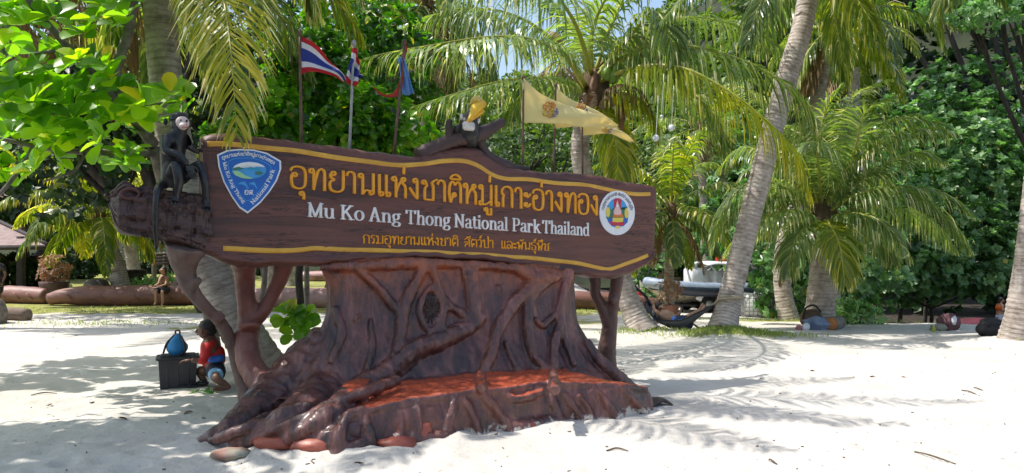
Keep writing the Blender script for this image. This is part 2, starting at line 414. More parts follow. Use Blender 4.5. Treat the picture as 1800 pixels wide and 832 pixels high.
def crown_points(blobs, n, shell=.55):
    """points and outward axes in a set of ellipsoids (centre, radii), denser to the skin, with gaps"""
    w = np.array([np.prod(np.sort(b[1])[1:]) for b in blobs]); w = w / w.sum()
    k = rng.choice(len(blobs), n, p=w); c = np.array([b[0] for b in blobs])[k]; r = np.array([np.ones(3) * b[1] for b in blobs])[k]
    d = rndir(n); rad = (shell + (1 - shell) * rng.random((n, 1)) ** .5) * (1 + .12 * np.sin(d[:, :1] * 7 + k[:, None]) + .1 * np.sin(d[:, 2:3] * 9 + 2 * k[:, None]))
    return c + d * r * rad, nrm(d / r * np.mean(r, 1, keepdims=True))

def leaf_tree(name, label, cat, base, blobs, n, nleaf, L, W, mat, bark, limbs=None, group=None, rt=.12, big=True, spread=.85, shell=.55, up=.35, vr=(.1, .85), trunk=True, crown_name='crown'):
    o = thing(name, label, cat, base, group)
    mb = MB(); C, A = crown_points(blobs, n, shell); A = nrm(A + V(0, 0, up) + rng.normal(0, .25, A.shape))
    keep = C[:, 2] > gz(C[:, 0], C[:, 1]) + .05
    rosettes(mb, C[keep], A[keep], nleaf, L, W, spread, big=big, vlo=vr[0], vhi=vr[1])
    mb.build(crown_name, mat, o)
    if trunk:
        tb = MB(); s0 = np.array(base, float) - V(0, 0, .1); cs = [np.array(b[0], float) for b in blobs[:7]]
        mz = np.mean(cs, 0); fk = s0 + (mz - s0) * .45; fk[2] = s0[2] + max(.25, .4 * (mz[2] - s0[2]))
        tube(tb, [s0, (s0 + fk) / 2 + V(rng.uniform(-.1, .1), 0, 0), fk, fk * .7 + mz * .3], [rt * 1.1, rt * .85, rt * .8, rt * .5], 14, 9, wob=.06)
        for b, c in zip(blobs, cs):
            m = (fk + c) / 2 + V(0, 0, -.08) * np.linalg.norm(c - fk)
            tube(tb, [fk, m, c], [rt * .6, rt * .42, rt * .2], 10, 7, wob=.06)
            for q in range(3):
                e = c + rndir(1)[0] * np.ones(3) * b[1] * .75; tube(tb, [c * .6 + m * .4, (c + e) / 2 + V(0, 0, .1), e], [rt * .3, rt * .18, rt * .08], 7, 5)
        tb.build('trunk' if cat == 'tree' else 'stem', bark, o)
    return o

# ================================================================ coconut palms
def frond_mesh(pts, L=.75, n=60, w=.028, grav=.35, mat=None, dry=0.0, vbias=0.0, rr=.03, updir=None, t0=.13, vee=.28, straw=.2, lod=3, thin=0.0):
    p = resample(pts, 40); T, S0, U0 = frames(p)
    up = V(0, 0, 1) if updir is None else nrm(updir)
    S = np.cross(T, up); ln = np.linalg.norm(S, axis=1)
    for i in range(len(S)):
        if ln[i] < .25 and i > 0: S[i] = S[i - 1]
    S = nrm(S); U = np.cross(S, T)
    mb = MB(); Pv, Fv, Av = [], [], []
    for sg in (-1, 1):
        t = np.linspace(t0, .995, n) + rng.normal(0, .004, n); t = np.clip(t, 0, 1)
        if thin: t = t[rng.random(n) > thin]
        k = len(t)
        u = np.linspace(0, 1, 40)
        def at(A): return np.stack([np.interp(t, u, A[:, c]) for c in range(3)], 1)
        b, tt, ss, us = at(p), nrm(at(T)), nrm(at(S)), nrm(at(U))
        prof = np.clip(np.sin(np.pi * (.16 + .80 * (t - t0) / (1 - t0))) ** .75, .2, 1)
        ll = L * prof * rng.uniform(.88, 1.08, k)
        fw = .35 + .9 * t ** 1.5
        d = nrm(ss * sg + tt * fw[:, None] + us * vee + rng.normal(0, .09, (k, 3)))
        g = grav * rng.uniform(.6, 1.4, k)
        if rng.random() < .7:   # a few broken, hanging leaflets
            br = rng.random(k) < .06; g = np.where(br, g + 1.2, g)
        wd = nrm(tt - d * np.sum(tt * d, 1, keepdims=True) + us * rng.normal(.0, .25, (k, 1)))
        q = b.copy(); rows = []
        ws = {3: (.55, 1, .8, .06), 2: (.7, 1, .06)}[lod]
        for s in range(lod + 1):
            hw = (w * ws[s] * rng.uniform(.85, 1.1, k))[:, None]
            rows += [q - wd * hw, q + wd * hw]
            d = nrm(d + V(0, 0, -1) * (g * (.5 + .5 * s))[:, None])
            wd = nrm(wd - d * np.sum(wd * d, 1, keepdims=True))
            q = q + d * (ll / lod)[:, None]
        v = np.stack(rows, 1); m = 2 * (lod + 1)
        idx = np.arange(k) * m
        f = np.stack([np.stack([idx + 2 * s, idx + 2 * s + 1, idx + 2 * s + 3, idx + 2 * s + 2], 1) for s in range(lod)], 1)
        base = np.clip(rng.normal(.42 + vbias, .16, k), 0, .8)
        a = np.repeat(base[:, None], lod, 1)
        tip = rng.random(k) < straw; a[:, -1] = np.where(tip, rng.uniform(.85, 1, k), a[:, -1])
        dead = rng.random(k) < dry; a[dead] = rng.uniform(.88, 1, (dead.sum(), 1))
        mb.add(v.reshape(-1, 3), f.reshape(-1, 4), 0, a.reshape(-1))
    tube(mb, p, [rr, rr * .75, rr * .5, rr * .3, rr * .12], 24, 6, 1, .5)
    return mb
def frond(parent, pts, mat=None, stalk=None, name='frond', **k):
    mb = frond_mesh(pts, **k)
    return mb.build(name, [mat or M_frond, stalk or M_rachis], parent)
def arc_frond(c, az, el, length, bend, n=14):
    d = V(math.cos(el) * math.sin(az), math.cos(el) * math.cos(az), math.sin(el)); p = V(*c); out = [p.copy()]
    for i in range(n):
        u = (i + 1) / n; d = nrm(d + V(0, 0, -1) * bend * (.25 + 1.5 * u) / n); p = p + d * length / n; out.append(p.copy())
    return np.array(out)
def palm_trunk(parent, pts, rad, rings=None, swell=1.5, seg=14):
    p = resample(pts, 40); s = np.r_[0, np.cumsum(np.linalg.norm(np.diff(p, axis=0), axis=1))]; Lt = s[-1]
    k = int(Lt / .085); n = k * 3; q = resample(pts, n); u = np.linspace(0, 1, n)
    r = linres(np.atleast_1d(rad), n); z = u * Lt
    r = r * (1 + (swell - 1) * np.exp(-z / .28))
    ph = np.arange(n) % 3; r = r * np.where(ph == 0, 1.02, np.where(ph == 1, 1.0, .986)) * (1 + rng.normal(0, .010, n))
    val = np.where(ph == 2, 0.0, np.where(ph == 0, .8, .6)) + rng.normal(0, .12, n)
    T, S, U = frames(q); a = np.linspace(0, 2 * np.pi, seg, endpoint=False)
    tiltz = rng.normal(0, .012, (n, 1)) * np.sin(a + rng.uniform(0, 6.28))[None, :]
    ring = S[:, None] * np.cos(a)[None, :, None] + U[:, None] * np.sin(a)[None, :, None]
    lump = 1 + .03 * np.sin(3 * a + 5 * u[:, None]) + rng.normal(0, .012, (n, seg)) + (.10 * np.sin(5 * a + 1) * np.exp(-z / .25)[:, None])
    v = (q[:, None] + ring * (r[:, None] * lump)[..., None] + T[:, None] * tiltz[..., None]).reshape(-1, 3)
    i, j = np.meshgrid(np.arange(n - 1), np.arange(seg), indexing='ij'); i = i.ravel(); j = j.ravel(); kk = (j + 1) % seg
    f = np.stack([i * seg + j, i * seg + kk, (i + 1) * seg + kk, (i + 1) * seg + j], 1)[:, ::-1]
    mb = MB(); mb.add(v, f, 0, np.clip(np.repeat(val[:-1], seg), 0, 1))
    return mb.build('trunk', M_bark, parent)
def palm_crown(parent, c, n, length, azs=None, el0=80, el1=-35, bend=1.5, L=.7, nl=48, w=.03, grav=.4, dry=.05, mat=None, seed=0, deadn=3, lod=3, skip=None, az0=0.0):
    r = np.random.default_rng(seed); c = np.array(c, float)
    for i in range(n):
        t = (i + .5) / n; az = az0 + i * 2.39996 + r.normal(0, .15); el = R(el0 + (el1 - el0) * t ** .9 + r.normal(0, 5))
        if skip and skip(math.degrees(az) % 360, math.degrees(el)): continue
        ln = length * r.uniform(.82, 1.1) * (.7 + .3 * math.sin(math.pi * min(1, .25 + t)))
        st = c + V(math.sin(az), math.cos(az), 0) * .1 + V(0, 0, .25 - .35 * t)
        pts = arc_frond(st, az, el, ln, bend * r.uniform(.75, 1.25))
        frond(parent, pts, mat if mat else (M_frond_y if r.random() < .35 else M_frond), L=L * r.uniform(.88, 1.1), n=nl, w=w, grav=grav * r.uniform(.7, 1.35), dry=dry, vbias=r.normal(0, .1), rr=.034, lod=lod)
    for i in range(deadn):
        az = r.uniform(0, 6.28); pts = arc_frond(c + V(math.sin(az), math.cos(az), 0) * .15 - V(0, 0, .2), az, R(-45 + r.normal(0, 8)), length * r.uniform(.55, .8), 1.4)
        frond(parent, pts, M_dry, M_rachis_dry, 'dead_frond', L=L * .8, n=int(nl * .6), w=w * .8, grav=1.1, rr=.03, lod=lod)
M_fibre = plain('palm_crown_fibre', (.20, .13, .07), .95, (.07, .045, .025), 22, (1, 1, 5), .8, .03)
M_boot = plain('dry_leaf_base', (.30, .22, .14), .8, (.13, .085, .05), 12, (1, 1, 3), .5, .02)
def palm_head(parent, c, r=.24, k=9, seed=1):
    q = np.random.default_rng(seed); mb = MB(); blob(mb, c, (r, r, r * 1.5), 16, 10, amp=.3, sc=3, seed=seed); mb.build('leaf_sheath', M_fibre, parent)
    for i in range(k):
        az = i * 2.4; d = V(math.sin(az), math.cos(az), 0); b = np.array(c) - V(0, 0, r * (.9 + .6 * q.random()))
        mb = MB(); tube(mb, [b + d * r * .7, b + d * r * 1.3 + V(0, 0, r * .6), b + d * r * 2.0 + V(0, 0, r * q.uniform(.2, 1.0))], [r * .3, r * .26, r * .1], 8, 7, wob=.08, flat=.5); mb.build('leaf_base', M_boot, parent)
# ================================================================ PALMS
def hero(parent, pix, mat=None, **k):
    """frond whose stalk runs through (px, py, depth) points standing in the world"""
    return frond(parent, [P(*q) for q in pix], mat, **k)
# --- palm leaning up behind the sign's left support
b = on(478, 672); b[2] -= .1
palmA = thing('coconut_palm', 'ringed brown coconut palm leaning up behind the monkey figure and the sign board', 'palm tree', b)
palm_trunk(palmA, [b, P(448, 625, 9.25), P(402, 545, 9.2), P(366, 470, 9.15), P(332, 355, 9.15), P(303, 225, 9.2), P(289, 105, 9.2), P(281, 0, 9.2), P(276, -95, 9.2)], [.29, .25, .23, .21, .2, .19, .18], swell=1.35, seg=18)
cA = P(274, -130, 9.2)
palm_head(palmA, cA - V(0, 0, .1), .28, 8, 3)
palm_crown(palmA, cA, 17, 4.3, el0=70, el1=-8, bend=1.5, L=.8, nl=80, w=.022, grav=.55, seed=4, deadn=0, skip=lambda az, el: 195 < az < 325)
# the frond hanging down in front of the sign's top-left corner
hero(palmA, [(330, -120, 8.9), (372, -60, 8.0), (393, 0, 7.3), (406, 90, 6.85), (412, 170, 6.7), (416, 238, 6.65)], M_frond_y, L=.88, n=112, w=.0125, grav=.42, vbias=.22, straw=.45, updir=(.1, -1, .25), t0=.02, rr=.026, vee=-.1)
hero(palmA, [(330, -120, 9.0), (352, -40, 8.3), (362, 20, 8.0), (372, 90, 7.9), (376, 150, 7.9)], M_frond_y, L=.6, n=80, w=.013, grav=.6, vbias=.1, straw=.4, updir=(.2, -1, .2), t0=.1)
hero(palmA, [(300, -130, 9.3), (250, -60, 9.0), (215, 10, 9.0), (200, 70, 9.1)], M_frond, L=.7, n=74, w=.016, grav=.9, vbias=.0, straw=.3)
hero(palmA, [(300, -130, 9.0), (440, -110, 8.6), (520, -50, 8.6), (560, 30, 8.8)], M_frond, L=.75, n=84, w=.016, grav=.95, vbias=.05, straw=.7, dry=.3)
hero(palmA, [(300, -130, 9.4), (450, -120, 9.8), (560, -70, 10.2), (640, 0, 10.4)], M_frond, L=.75, n=84, w=.016, grav=.95, vbias=-.1, straw=.6, dry=.25)
for i, q in enumerate(([(260, -120, 9.4), (180, -60, 9.8), (120, 20, 10.2), (80, 110, 10.4)], [(260, -120, 9.3), (150, -70, 9.6), (60, -10, 10), (15, 70, 10.2)], [(270, -120, 9.5), (230, -20, 9.9), (215, 90, 10.1), (210, 200, 10.2)])):
    frond(palmA, [P(*k) for k in q], M_dry, M_rachis_dry, 'dead_frond', L=.75, n=52, w=.016, grav=1.5, rr=.03)
for q in ([(-4.4, 9.2, 5.9), (-3, 8.6, 6.5), (-1.2, 7.9, 6.4), (.6, 7.3, 5.6)], [(-4.4, 9.2, 5.9), (-2.6, 9.4, 6.6), (-.6, 9.8, 6.6), (1.2, 10.1, 5.9)], [(-4.4, 9.0, 5.9), (-3.3, 8.0, 6.5), (-2, 6.9, 6.3), (-.9, 6.2, 5.6)], [(-4.4, 9.2, 6.0), (-2.7, 8.9, 6.9), (-.4, 8.6, 7.0), (1.6, 8.4, 6.3)]):
    frond(palmA, [np.array(k, float) for k in q], M_frond, L=.85, n=80, w=.02, grav=.5)
# --- centre palm with coconuts
b = on(1131, 587); b[2] -= .1
palmB = thing('coconut_palm', 'coconut palm with green coconuts directly behind the yellow flags, trunk slanting down right of sign', 'palm tree', b)
palm_trunk(palmB, [b, P(1112, 545, 15.9), P(1092, 488, 15.9), P(1062, 400, 15.8), P(1030, 320, 15.7), P(1019, 262, 15.6), P(1028, 200, 15.5)], [.27, .23, .2, .2, .2, .19], swell=1.3)
cB = P(1042, 150, 15.5)
palm_head(palmB, P(1045, 165, 15.4), .34, 13, 8)
M_coco = plain('green_coconut', (.16, .26, .03), .35, (.1, .18, .02), 6, bs=.1)
M_spathe = plain('dry_brown_spathe', (.22, .10, .05), .7, (.12, .06, .03), 10, (1, 1, 3))
for (px, py) in ((1067, 130), (1087, 124), (1078, 136)):
    mb = MB(); blob(mb, P(px, py, 15.0), (.115, .115, .15), amp=.12); mb.build('coconut', M_coco, palmB)
for (px, py, qx, qy) in ((1030, 190, 1046, 120), (1092, 232, 1085, 165), (985, 80, 965, 55), (1095, 80, 1105, 50)):
    mb = MB(); a, c = P(px, py, 14.95), P(qx, qy, 15.1); tube(mb, [a, (a + c) / 2 + V(.05, -.05, 0), c], [.02, .09, .02], 10, 8, flat=.5); mb.build('spathe', M_spathe, palmB)
hf = [([(1030, 155, 15.2), (990, 95, 14.2), (930, 70, 13.2), (860, 66, 12.4), (760, 80, 11.6), (660, 98, 11.2), (625, 110, 11.1)], M_frond, dict(L=1.05, n=88, grav=1.0, vbias=.08, straw=.35, rr=.075)),
      ([(1030, 165, 15.2), (985, 142, 14.4), (900, 140, 13.3), (800, 165, 12.5), (715, 192, 12.2)], M_frond, dict(L=1.0, n=80, grav=.8, vbias=.02, straw=.3, rr=.055)),
      ([(1040, 130, 15.4), (1040, 60, 15.2), (1070, -10, 15), (1130, -60, 14.8)], M_frond, dict(L=1.0, n=70, grav=.5, vbias=.1, rr=.07)),
      ([(1050, 140, 15.4), (1100, 100, 15.1), (1170, 78, 14.7), (1260, 92, 14.3), (1340, 122, 14.0), (1410, 175, 13.8), (1440, 250, 13.7)], M_frond, dict(L=1.35, n=92, grav=1.0, vbias=.08, straw=.4, rr=.06)),
      ([(1050, 145, 15.2), (1120, 118, 14.6), (1200, 120, 14.0), (1280, 160, 13.6), (1350, 215, 13.4), (1400, 275, 13.4), (1425, 345, 13.4)], M_frond_y, dict(L=1.2, n=86, grav=1.3, vbias=.15, straw=.3, rr=.055)),
      ([(1045, 140, 15.2), (1110, 60, 14.9), (1150, 20, 14.6), (1175, 60, 14.2), (1190, 140, 14.1)], M_frond, dict(L=1.0, n=70, grav=.7, vbias=.12, rr=.05)),
      ([(1040, 140, 15.6), (1120, 60, 16.2), (1220, 30, 16.8), (1330, 60, 17.2), (1400, 110, 17.4)], M_frond, dict(L=1.1, n=80, grav=.9, vbias=-.05, rr=.05)),
      ([(1045, 165, 15.3), (1070, 215, 15.0), (1085, 270, 14.9), (1082, 330, 14.9)], M_frond_y, dict(L=1.0, n=70, grav=.8, vbias=.12, rr=.05, updir=(.3, -1, .3))),
      ([(1030, 140, 15.5), (960, 60, 15.9), (880, 20, 16.2), (790, 20, 16.5), (700, 50, 16.8)], M_frond, dict(L=1.15, n=80, grav=.9, vbias=-.08, rr=.055)),
      ([(1035, 130, 15.6), (1000, 40, 16.0), (930, -30, 16.2), (840, -60, 16.5), (740, -30, 16.8)], M_frond, dict(L=1.2, n=80, grav=.8, vbias=-.05, rr=.055)),
      ([(1040, 130, 15.2), (1010, 40, 13.8), (960, -20, 12.4), (880, -30, 11.2), (800, 0, 10.6)], M_frond, dict(L=1.1, n=80, grav=.75, vbias=.0, rr=.055)),
      ([(1045, 150, 15.7), (1110, 130, 16.5), (1190, 150, 17.2), (1250, 200, 17.6), (1280, 260, 17.8)], M_frond, dict(L=1.1, n=74, grav=1.2, vbias=.05, rr=.05)),
      ([(1045, 170, 15.3), (1100, 165, 15.0), (1140, 190, 14.8), (1155, 240, 14.8)], M_frond_y, dict(L=.9, n=56, grav=1.2, vbias=.1, rr=.05)),
      ([(1040, 170, 15.8), (980, 150, 16.3), (920, 170, 16.8), (880, 215, 17)], M_frond, dict(L=1.0, n=60, grav=1.1, vbias=-.05, rr=.05)),
      ([(1045, 130, 15.5), (1080, 30, 15.7), (1130, -50, 15.9), (1220, -80, 16), (1320, -40, 16)], M_frond, dict(L=1.1, n=74, grav=.7, vbias=.05, rr=.05))]
for i_, (q, mt, k) in enumerate(hf): hero(palmB, q, M_frond_s if mt is M_frond and i_ % 2 == 0 else mt, w=.021, **{**k, 'n': int(k['n'] * 1.25)})
for q in ([(1050, 170, 15.2), (1090, 150, 14.9), (1130, 165, 14.8), (1150, 215, 14.8)], [(1030, 165, 15.5), (1005, 130, 15.4), (975, 110, 15.3), (950, 130, 15.3)], [(1050, 120, 15.8), (1100, 70, 15.8), (1140, 70, 15.8), (1160, 110, 15.8)]):
    frond(palmB, [P(*k) for k in q], M_dry, M_rachis_dry, 'dead_frond', L=.6, n=40, w=.012, grav=1.3, rr=.04)
# --- palm carrying the hammock
b = on(1270, 590); b[2] -= .12
palmC = thing('coconut_palm', 'tall pale grey coconut palm leaning right with the hammock rope tied round its trunk', 'palm tree', b)
palm_trunk(palmC, [b, P(1282, 530, 15.7), P(1306, 430, 15.8), P(1334, 320, 15.9), P(1358, 225, 16), P(1390, 115, 16.1), P(1412, 40, 16.2), P(1430, -70, 16.3)], [.26, .235, .23, .23, .23, .22, .21], swell=1.35, seg=18)
cC = P(1436, -110, 16.3); palm_head(palmC, cC, .3, 9, 5)
palm_crown(palmC, cC, 16, 5.0, el0=75, el1=-10, bend=1.4, L=.95, nl=66, grav=.6, seed=9, deadn=0, skip=lambda az, el: 205 < az < 350)
for q, mt, k in [([(1436, -100, 16), (1480, -40, 15.2), (1520, 20, 14.6), (1560, 90, 14.3)], M_frond_y, dict(L=1.0, grav=.9, vbias=.05)),
          ([(1436, -110, 16), (1540, -110, 15.3), (1620, -60, 14.8), (1650, 30, 14.6), (1655, 70, 14.6)], M_frond_y, dict(L=.9, grav=.8, vbias=.0)),
          ([(1430, -100, 16), (1380, -60, 15.2), (1340, 0, 14.8), (1310, 80, 14.6)], M_frond, dict(L=1.1, grav=1.0, vbias=0)),
          ([(1430, -110, 16), (1330, -90, 15), (1230, -30, 14.4), (1160, 40, 14.1)], M_frond, dict(L=1.1, grav=.9, vbias=.0)),
          ([(1440, -110, 16.5), (1580, -130, 16), (1700, -70, 15.6), (1770, 10, 15.4)], M_frond, dict(L=.9, grav=.9, vbias=.05)),
          ([(1440, -120, 16.8), (1450, -40, 17.6), (1470, 40, 18.2), (1490, 150, 18.5)], M_frond_y, dict(L=.9, grav=1.0, vbias=.0))]:
    hero(palmC, q, mt, n=95, w=.022, rr=.05, straw=.25, **k)
# --- broad palm on the right with the bundle at its foot
b = on(1441, 573); b[2] -= .1
palmD = thing('coconut_palm', 'broad straight coconut palm with bags and a log bolster at its foot', 'palm tree', b)
palm_trunk(palmD, [b, P(1443, 520, 17.6), P(1446, 470, 17.6), P(1447, 425, 17.6)], [.36, .31, .29, .28], swell=1.25, seg=18)
cD = P(1446, 388, 17.6); palm_head(palmD, P(1446, 395, 17.5), .34, 14, 11)
hd = [([(1446, 385, 17.5), (1500, 345, 17.0), (1580, 330, 16.6), (1650, 370, 16.3), (1705, 440, 16.2)], M_frond, .5),
      ([(1446, 395, 17.4), (1500, 375, 16.7), (1560, 400, 16.2), (1600, 450, 16.0)], M_frond, .5),
      ([(1446, 380, 17.6), (1490, 290, 17.4), (1560, 215, 17.2), (1640, 215, 17.0), (1665, 250, 16.9)], M_frond, .35),
      ([(1446, 380, 17.7), (1520, 310, 17.7), (1600, 270, 17.8), (1660, 285, 17.8)], M_frond, .4),
      ([(1446, 375, 17.8), (1470, 250, 18.0), (1500, 170, 18.2), (1560, 140, 18.4)], M_frond, .35),
      ([(1440, 375, 17.6), (1420, 270, 17.6), (1400, 200, 17.7), (1360, 170, 17.8)], M_frond, .4),
      ([(1440, 380, 17.5), (1380, 330, 17.2), (1320, 320, 17.0), (1270, 370, 16.9), (1250, 440, 16.9)], M_frond, .55),
      ([(1440, 390, 17.4), (1390, 370, 16.9), (1330, 390, 16.6), (1290, 440, 16.5)], M_frond, .55),
      ([(1440, 385, 17.7), (1370, 290, 17.9), (1310, 260, 18.2), (1260, 300, 18.4)], M_frond, .5),
      ([(1446, 395, 17.3), (1455, 390, 16.6), (1475, 430, 16.0), (1485, 500, 15.9)], M_frond_y, .5),
      ([(1440, 395, 17.3), (1420, 395, 16.7), (1395, 430, 16.3), (1385, 480, 16.2)], M_frond, .6),
      ([(1446, 380, 17.6), (1500, 270, 17.0), (1520, 200, 16.6), (1570, 170, 16.3)], M_frond, .3),
      ([(1446, 380, 17.8), (1440, 280, 17.8), (1450, 200, 17.6), (1480, 150, 17.4)], M_frond, .3),
      ([(1450, 390, 17.9), (1530, 360, 18.4), (1620, 380, 18.8), (1680, 440, 19)], M_frond, .6)]
palm_crown(palmD, P(1446, 380, 17.7), 12, 3.5, el0=80, el1=0, bend=1.5, L=.9, nl=80, w=.021, grav=.6, mat=M_frond_s, seed=41, deadn=0)
for q, mt, g in hd: hero(palmD, q, M_frond_s if mt is M_frond else mt, L=.95, n=98, w=.021, grav=g * 1.3, vbias=.02, straw=.3, rr=.05)
for q in ([(1440, 395, 17.4), (1410, 400, 17), (1385, 440, 16.9), (1372, 500, 16.9)], [(1450, 400, 17.4), (1475, 420, 17), (1490, 470, 16.9), (1492, 500, 16.9)], [(1446, 360, 17.9), (1410, 330, 17.8), (1380, 350, 17.7), (1370, 400, 17.7)]):
    frond(palmD, [P(*k) for k in q], M_dry, M_rachis_dry, 'dead_frond', L=.55, n=44, w=.014, grav=1.3, rr=.04)
# --- thinner palms behind
def palm(label, foot, pts, rad, crown, n, length, seed, rings=1.3, head=.2, **k):
    o = thing('coconut_palm', label, 'palm tree', foot)
    f = np.array(foot, float); f[2] -= .15
    palm_trunk(o, [f] + [P(*q) for q in pts], rad, swell=rings, seg=12)
    if crown is not None:
        palm_head(o, np.array(crown) + V(0, -.05, 0), head, 8, seed); palm_crown(o, crown, n, length, seed=seed, **k)
    return o
palm('speckled slim coconut palm curving up just left of the broad straight palm', GY(1390, 20.5), [(1378, 520, 20.5), (1374, 470, 20.5), (1380, 420, 20.6), (1400, 360, 20.7), (1425, 260, 20.8), (1440, 150, 20.8), (1460, 60, 20.8)], [.26, .22, .2, .2, .2, .2], P(1465, 45, 20.8), 16, 3.6, 21, L=.8, nl=52, grav=.6, bend=1.9, mat=None)
palm('thin grey palm stem leaning behind the broad straight palm', GY(1474, 21.5), [(1466, 500, 21.5), (1455, 455, 21.6), (1440, 400, 21.8), (1420, 340, 22)], [.15, .13, .12], P(1415, 325, 22), 11, 2.6, 22, L=.65, nl=44, grav=.6, bend=1.8)
palm('small dark trunked coconut palm rising from the planter in front of the boat', GY(1176, 22.5), [(1176, 500, 22.5), (1177, 450, 22.5), (1178, 395, 22.5)], [.17, .15, .14], P(1180, 372, 22.5), 19, 3.0, 23, el0=84, el1=-45, L=.65, nl=54, grav=.55, bend=1.6, dry=.08)
o = palm('scarred grey palm trunk at the far right edge beside the tourists in life vests', on(1788, 604), [(1796, 540, 13.8), (1806, 460, 13.8), (1814, 390, 13.8), (1828, 250, 13.8), (1846, 60, 13.8), (1853, -120, 13.9)], [.26, .21, .20, .2, .2, .2], P(1866, -170, 13.9), 18, 4.4, 24, el0=70, el1=-15, L=.85, nl=58, grav=.6, rings=1.6, deadn=0)
palm('grey palm trunk behind the blue flag with a crown of hanging leaves', GY(745, 19.5), [(738, 400, 19.5), (733, 260, 19.5), (735, 120, 19.6), (745, 40, 19.7)], [.34, .3, .28, .26], P(748, 0, 19.8), 20, 4.6, 25, el0=70, el1=-45, L=.95, nl=58, grav=.9, deadn=6, bend=1.6)
palm('young arching palm whose grey stem leans beside the tree stump on the lawn', GY(220, 27.0), [(205, 470, 27), (190, 430, 27), (178, 395, 27)], [.32, .3, .28], P(176, 378, 27), 24, 4.9, 26, el0=85, el1=-5, L=.9, nl=70, grav=.7, bend=1.75, dry=.06, deadn=1, w=.034, mat=M_frond_y)
palm('slim bent palm behind the dark bin on the lawn', GY(245, 33.5), [(232, 455, 33.5), (228, 420, 33.5), (232, 385, 33.5)], [.3, .26, .24], P(235, 365, 33.5), 14, 3.8, 27, L=.85, nl=46, grav=.7, bend=1.7)
palm('old palm in the upper left corner hung with brown dead leaves', GY(-60, 17), [(-55, 300, 17), (-40, 150, 17), (-20, 20, 17)], [.28, .25, .24], P(-5, -20, 17), 14, 4.2, 29, L=.85, nl=50, grav=.9, deadn=12, bend=1.6)
palm('slanting palm behind the left end of the logs, mostly hidden by the red log props', GY(478, 30.5), [(475, 430, 30.5), (468, 380, 30.5), (450, 280, 30.5), (440, 150, 30.5)], [.3, .26, .24], P(438, 120, 30.5), 18, 4.6, 30, L=.95, nl=50, grav=.9, deadn=4)
palm('far palm on the lawn seen between the two red log props', GY(510, 36), [(512, 400, 36), (520, 300, 36), (530, 200, 36)], [.26, .22], P(532, 170, 36), 16, 4.5, 31, L=.9, nl=44, grav=.8, lod=2)
palm('palm crown over the small house behind the right end of the sign', GY(1245, 36), [(1240, 440, 36), (1235, 330, 36), (1230, 250, 36)], [.25, .2], P(1230, 225, 36), 15, 4.2, 32, L=.9, nl=42, grav=.8, lod=2)
palm('high palm crown against the sky right of the tall leaning trunk', GY(1520, 27), [(1515, 420, 27), (1505, 260, 27), (1500, 120, 27)], [.24, .2], P(1498, 70, 27), 17, 4.6, 33, L=.95, nl=50, grav=.8, bend=1.8, deadn=4)
# fallen root of the palm at the lower left edge
o = thing('palm_stump', 'tapered brown palm root end at the left edge of the sand', 'stump', on(0, 566))
mb = MB(); tube(mb, [on(-30, 568, -.1), on(-20, 568, .35), on(-60, 566, .9)], [.5, .3, .2], 16, 12, wob=.04); mb.build('stump_wood', M_branch, o)

# ================================================================ BROAD-LEAVED PLANTS
# beach almond in the upper left
bt = on(300, 700)
alm = thing('beach_almond_tree', 'beach almond with large round bright green leaves and grey branches at the upper left', 'tree', GY(385, 10.4))
tb = MB()
def br(pts, r): tube(tb, [P(*q) for q in pts], r, len(pts) * 5, 8, wob=.05)
g0 = GY(385, 10.4, -.1)
tube(tb, [g0, P(365, 540, 10.3), P(338, 450, 10.0), P(300, 370, 9.5), P(270, 260, 9.0)], [.1, .085, .075, .07], 24, 9, wob=.05)
br([(270, 255, 9.0), (240, 215, 8.7), (212, 180, 8.5), (205, 120, 8.4), (225, 60, 8.3), (236, -20, 8.2), (240, -90, 8.2)], [.07, .06, .055, .055, .05])
br([(272, 270, 9.0), (180, 268, 8.6), (90, 262, 8.2), (20, 248, 8.0), (-60, 230, 8)], [.045, .04, .035, .025, .02])
br([(212, 190, 8.5), (180, 150, 8.3), (130, 95, 8.1), (90, 50, 8), (50, 0, 7.9), (20, -60, 7.9)], [.05, .04, .04, .035, .03])
br([(60, 258, 8.1), (40, 290, 8), (10, 330, 7.9), (-20, 360, 7.9)], [.03, .025, .02]); br([(130, 95, 8.1), (100, 90, 8), (60, 95, 7.9)], [.025, .015])
br([(205, 200, 8.5), (150, 190, 8.2), (90, 200, 8), (30, 190, 7.9)], [.03, .02, .015]); br([(215, 190, 8.5), (260, 185, 8.4), (300, 180, 8.5), (330, 182, 8.6)], [.03, .02, .012])
br([(150, 268, 8.4), (130, 300, 8.3), (75, 320, 8.2)], [.02, .012])
ros = [(28, 22), (10, 46), (45, 42), (95, 30), (70, 30), (185, 15), (205, 45), (170, 40), (225, 30), (5, 82), (70, 150), (50, 205), (88, 195), (130, 210), (105, 165), (60, 180), (150, 165), (195, 140), (190, 118), (255, 188), (268, 200), (175, 195), (30, 165), (12, 215), (80, 228), (118, 235), (160, 225), (62, 302), (20, 240), (325, 178), (110, 120), (140, 108), (90, 132), (75, 110), (45, 130), (8, 180), (165, 112), (210, 160), (230, 200), (180, 250), (40, 230), (100, 250), (0, 120), (120, 5), (150, 60), (210, 5), (240, 190), (60, -30), (150, -40), (230, -50), (-30, 20), (-40, 120), (-40, 200), (320, 205), (300, 165), (20, 140), (130, 190), (95, 215), (200, 215), (148, 240), (60, 245), (10, 20)]
C = np.array([P(a, b_, 7.75 + rng.uniform(-.35, .75)) for a, b_ in ros]); A = nrm(np.array([V(rng.normal(-.1, .35), -.7, .65) for _ in ros]))
mb = MB(); rosettes(mb, C, A, 7, .225, .19, .95, vlo=.4, vhi=.92, jitter=.3)
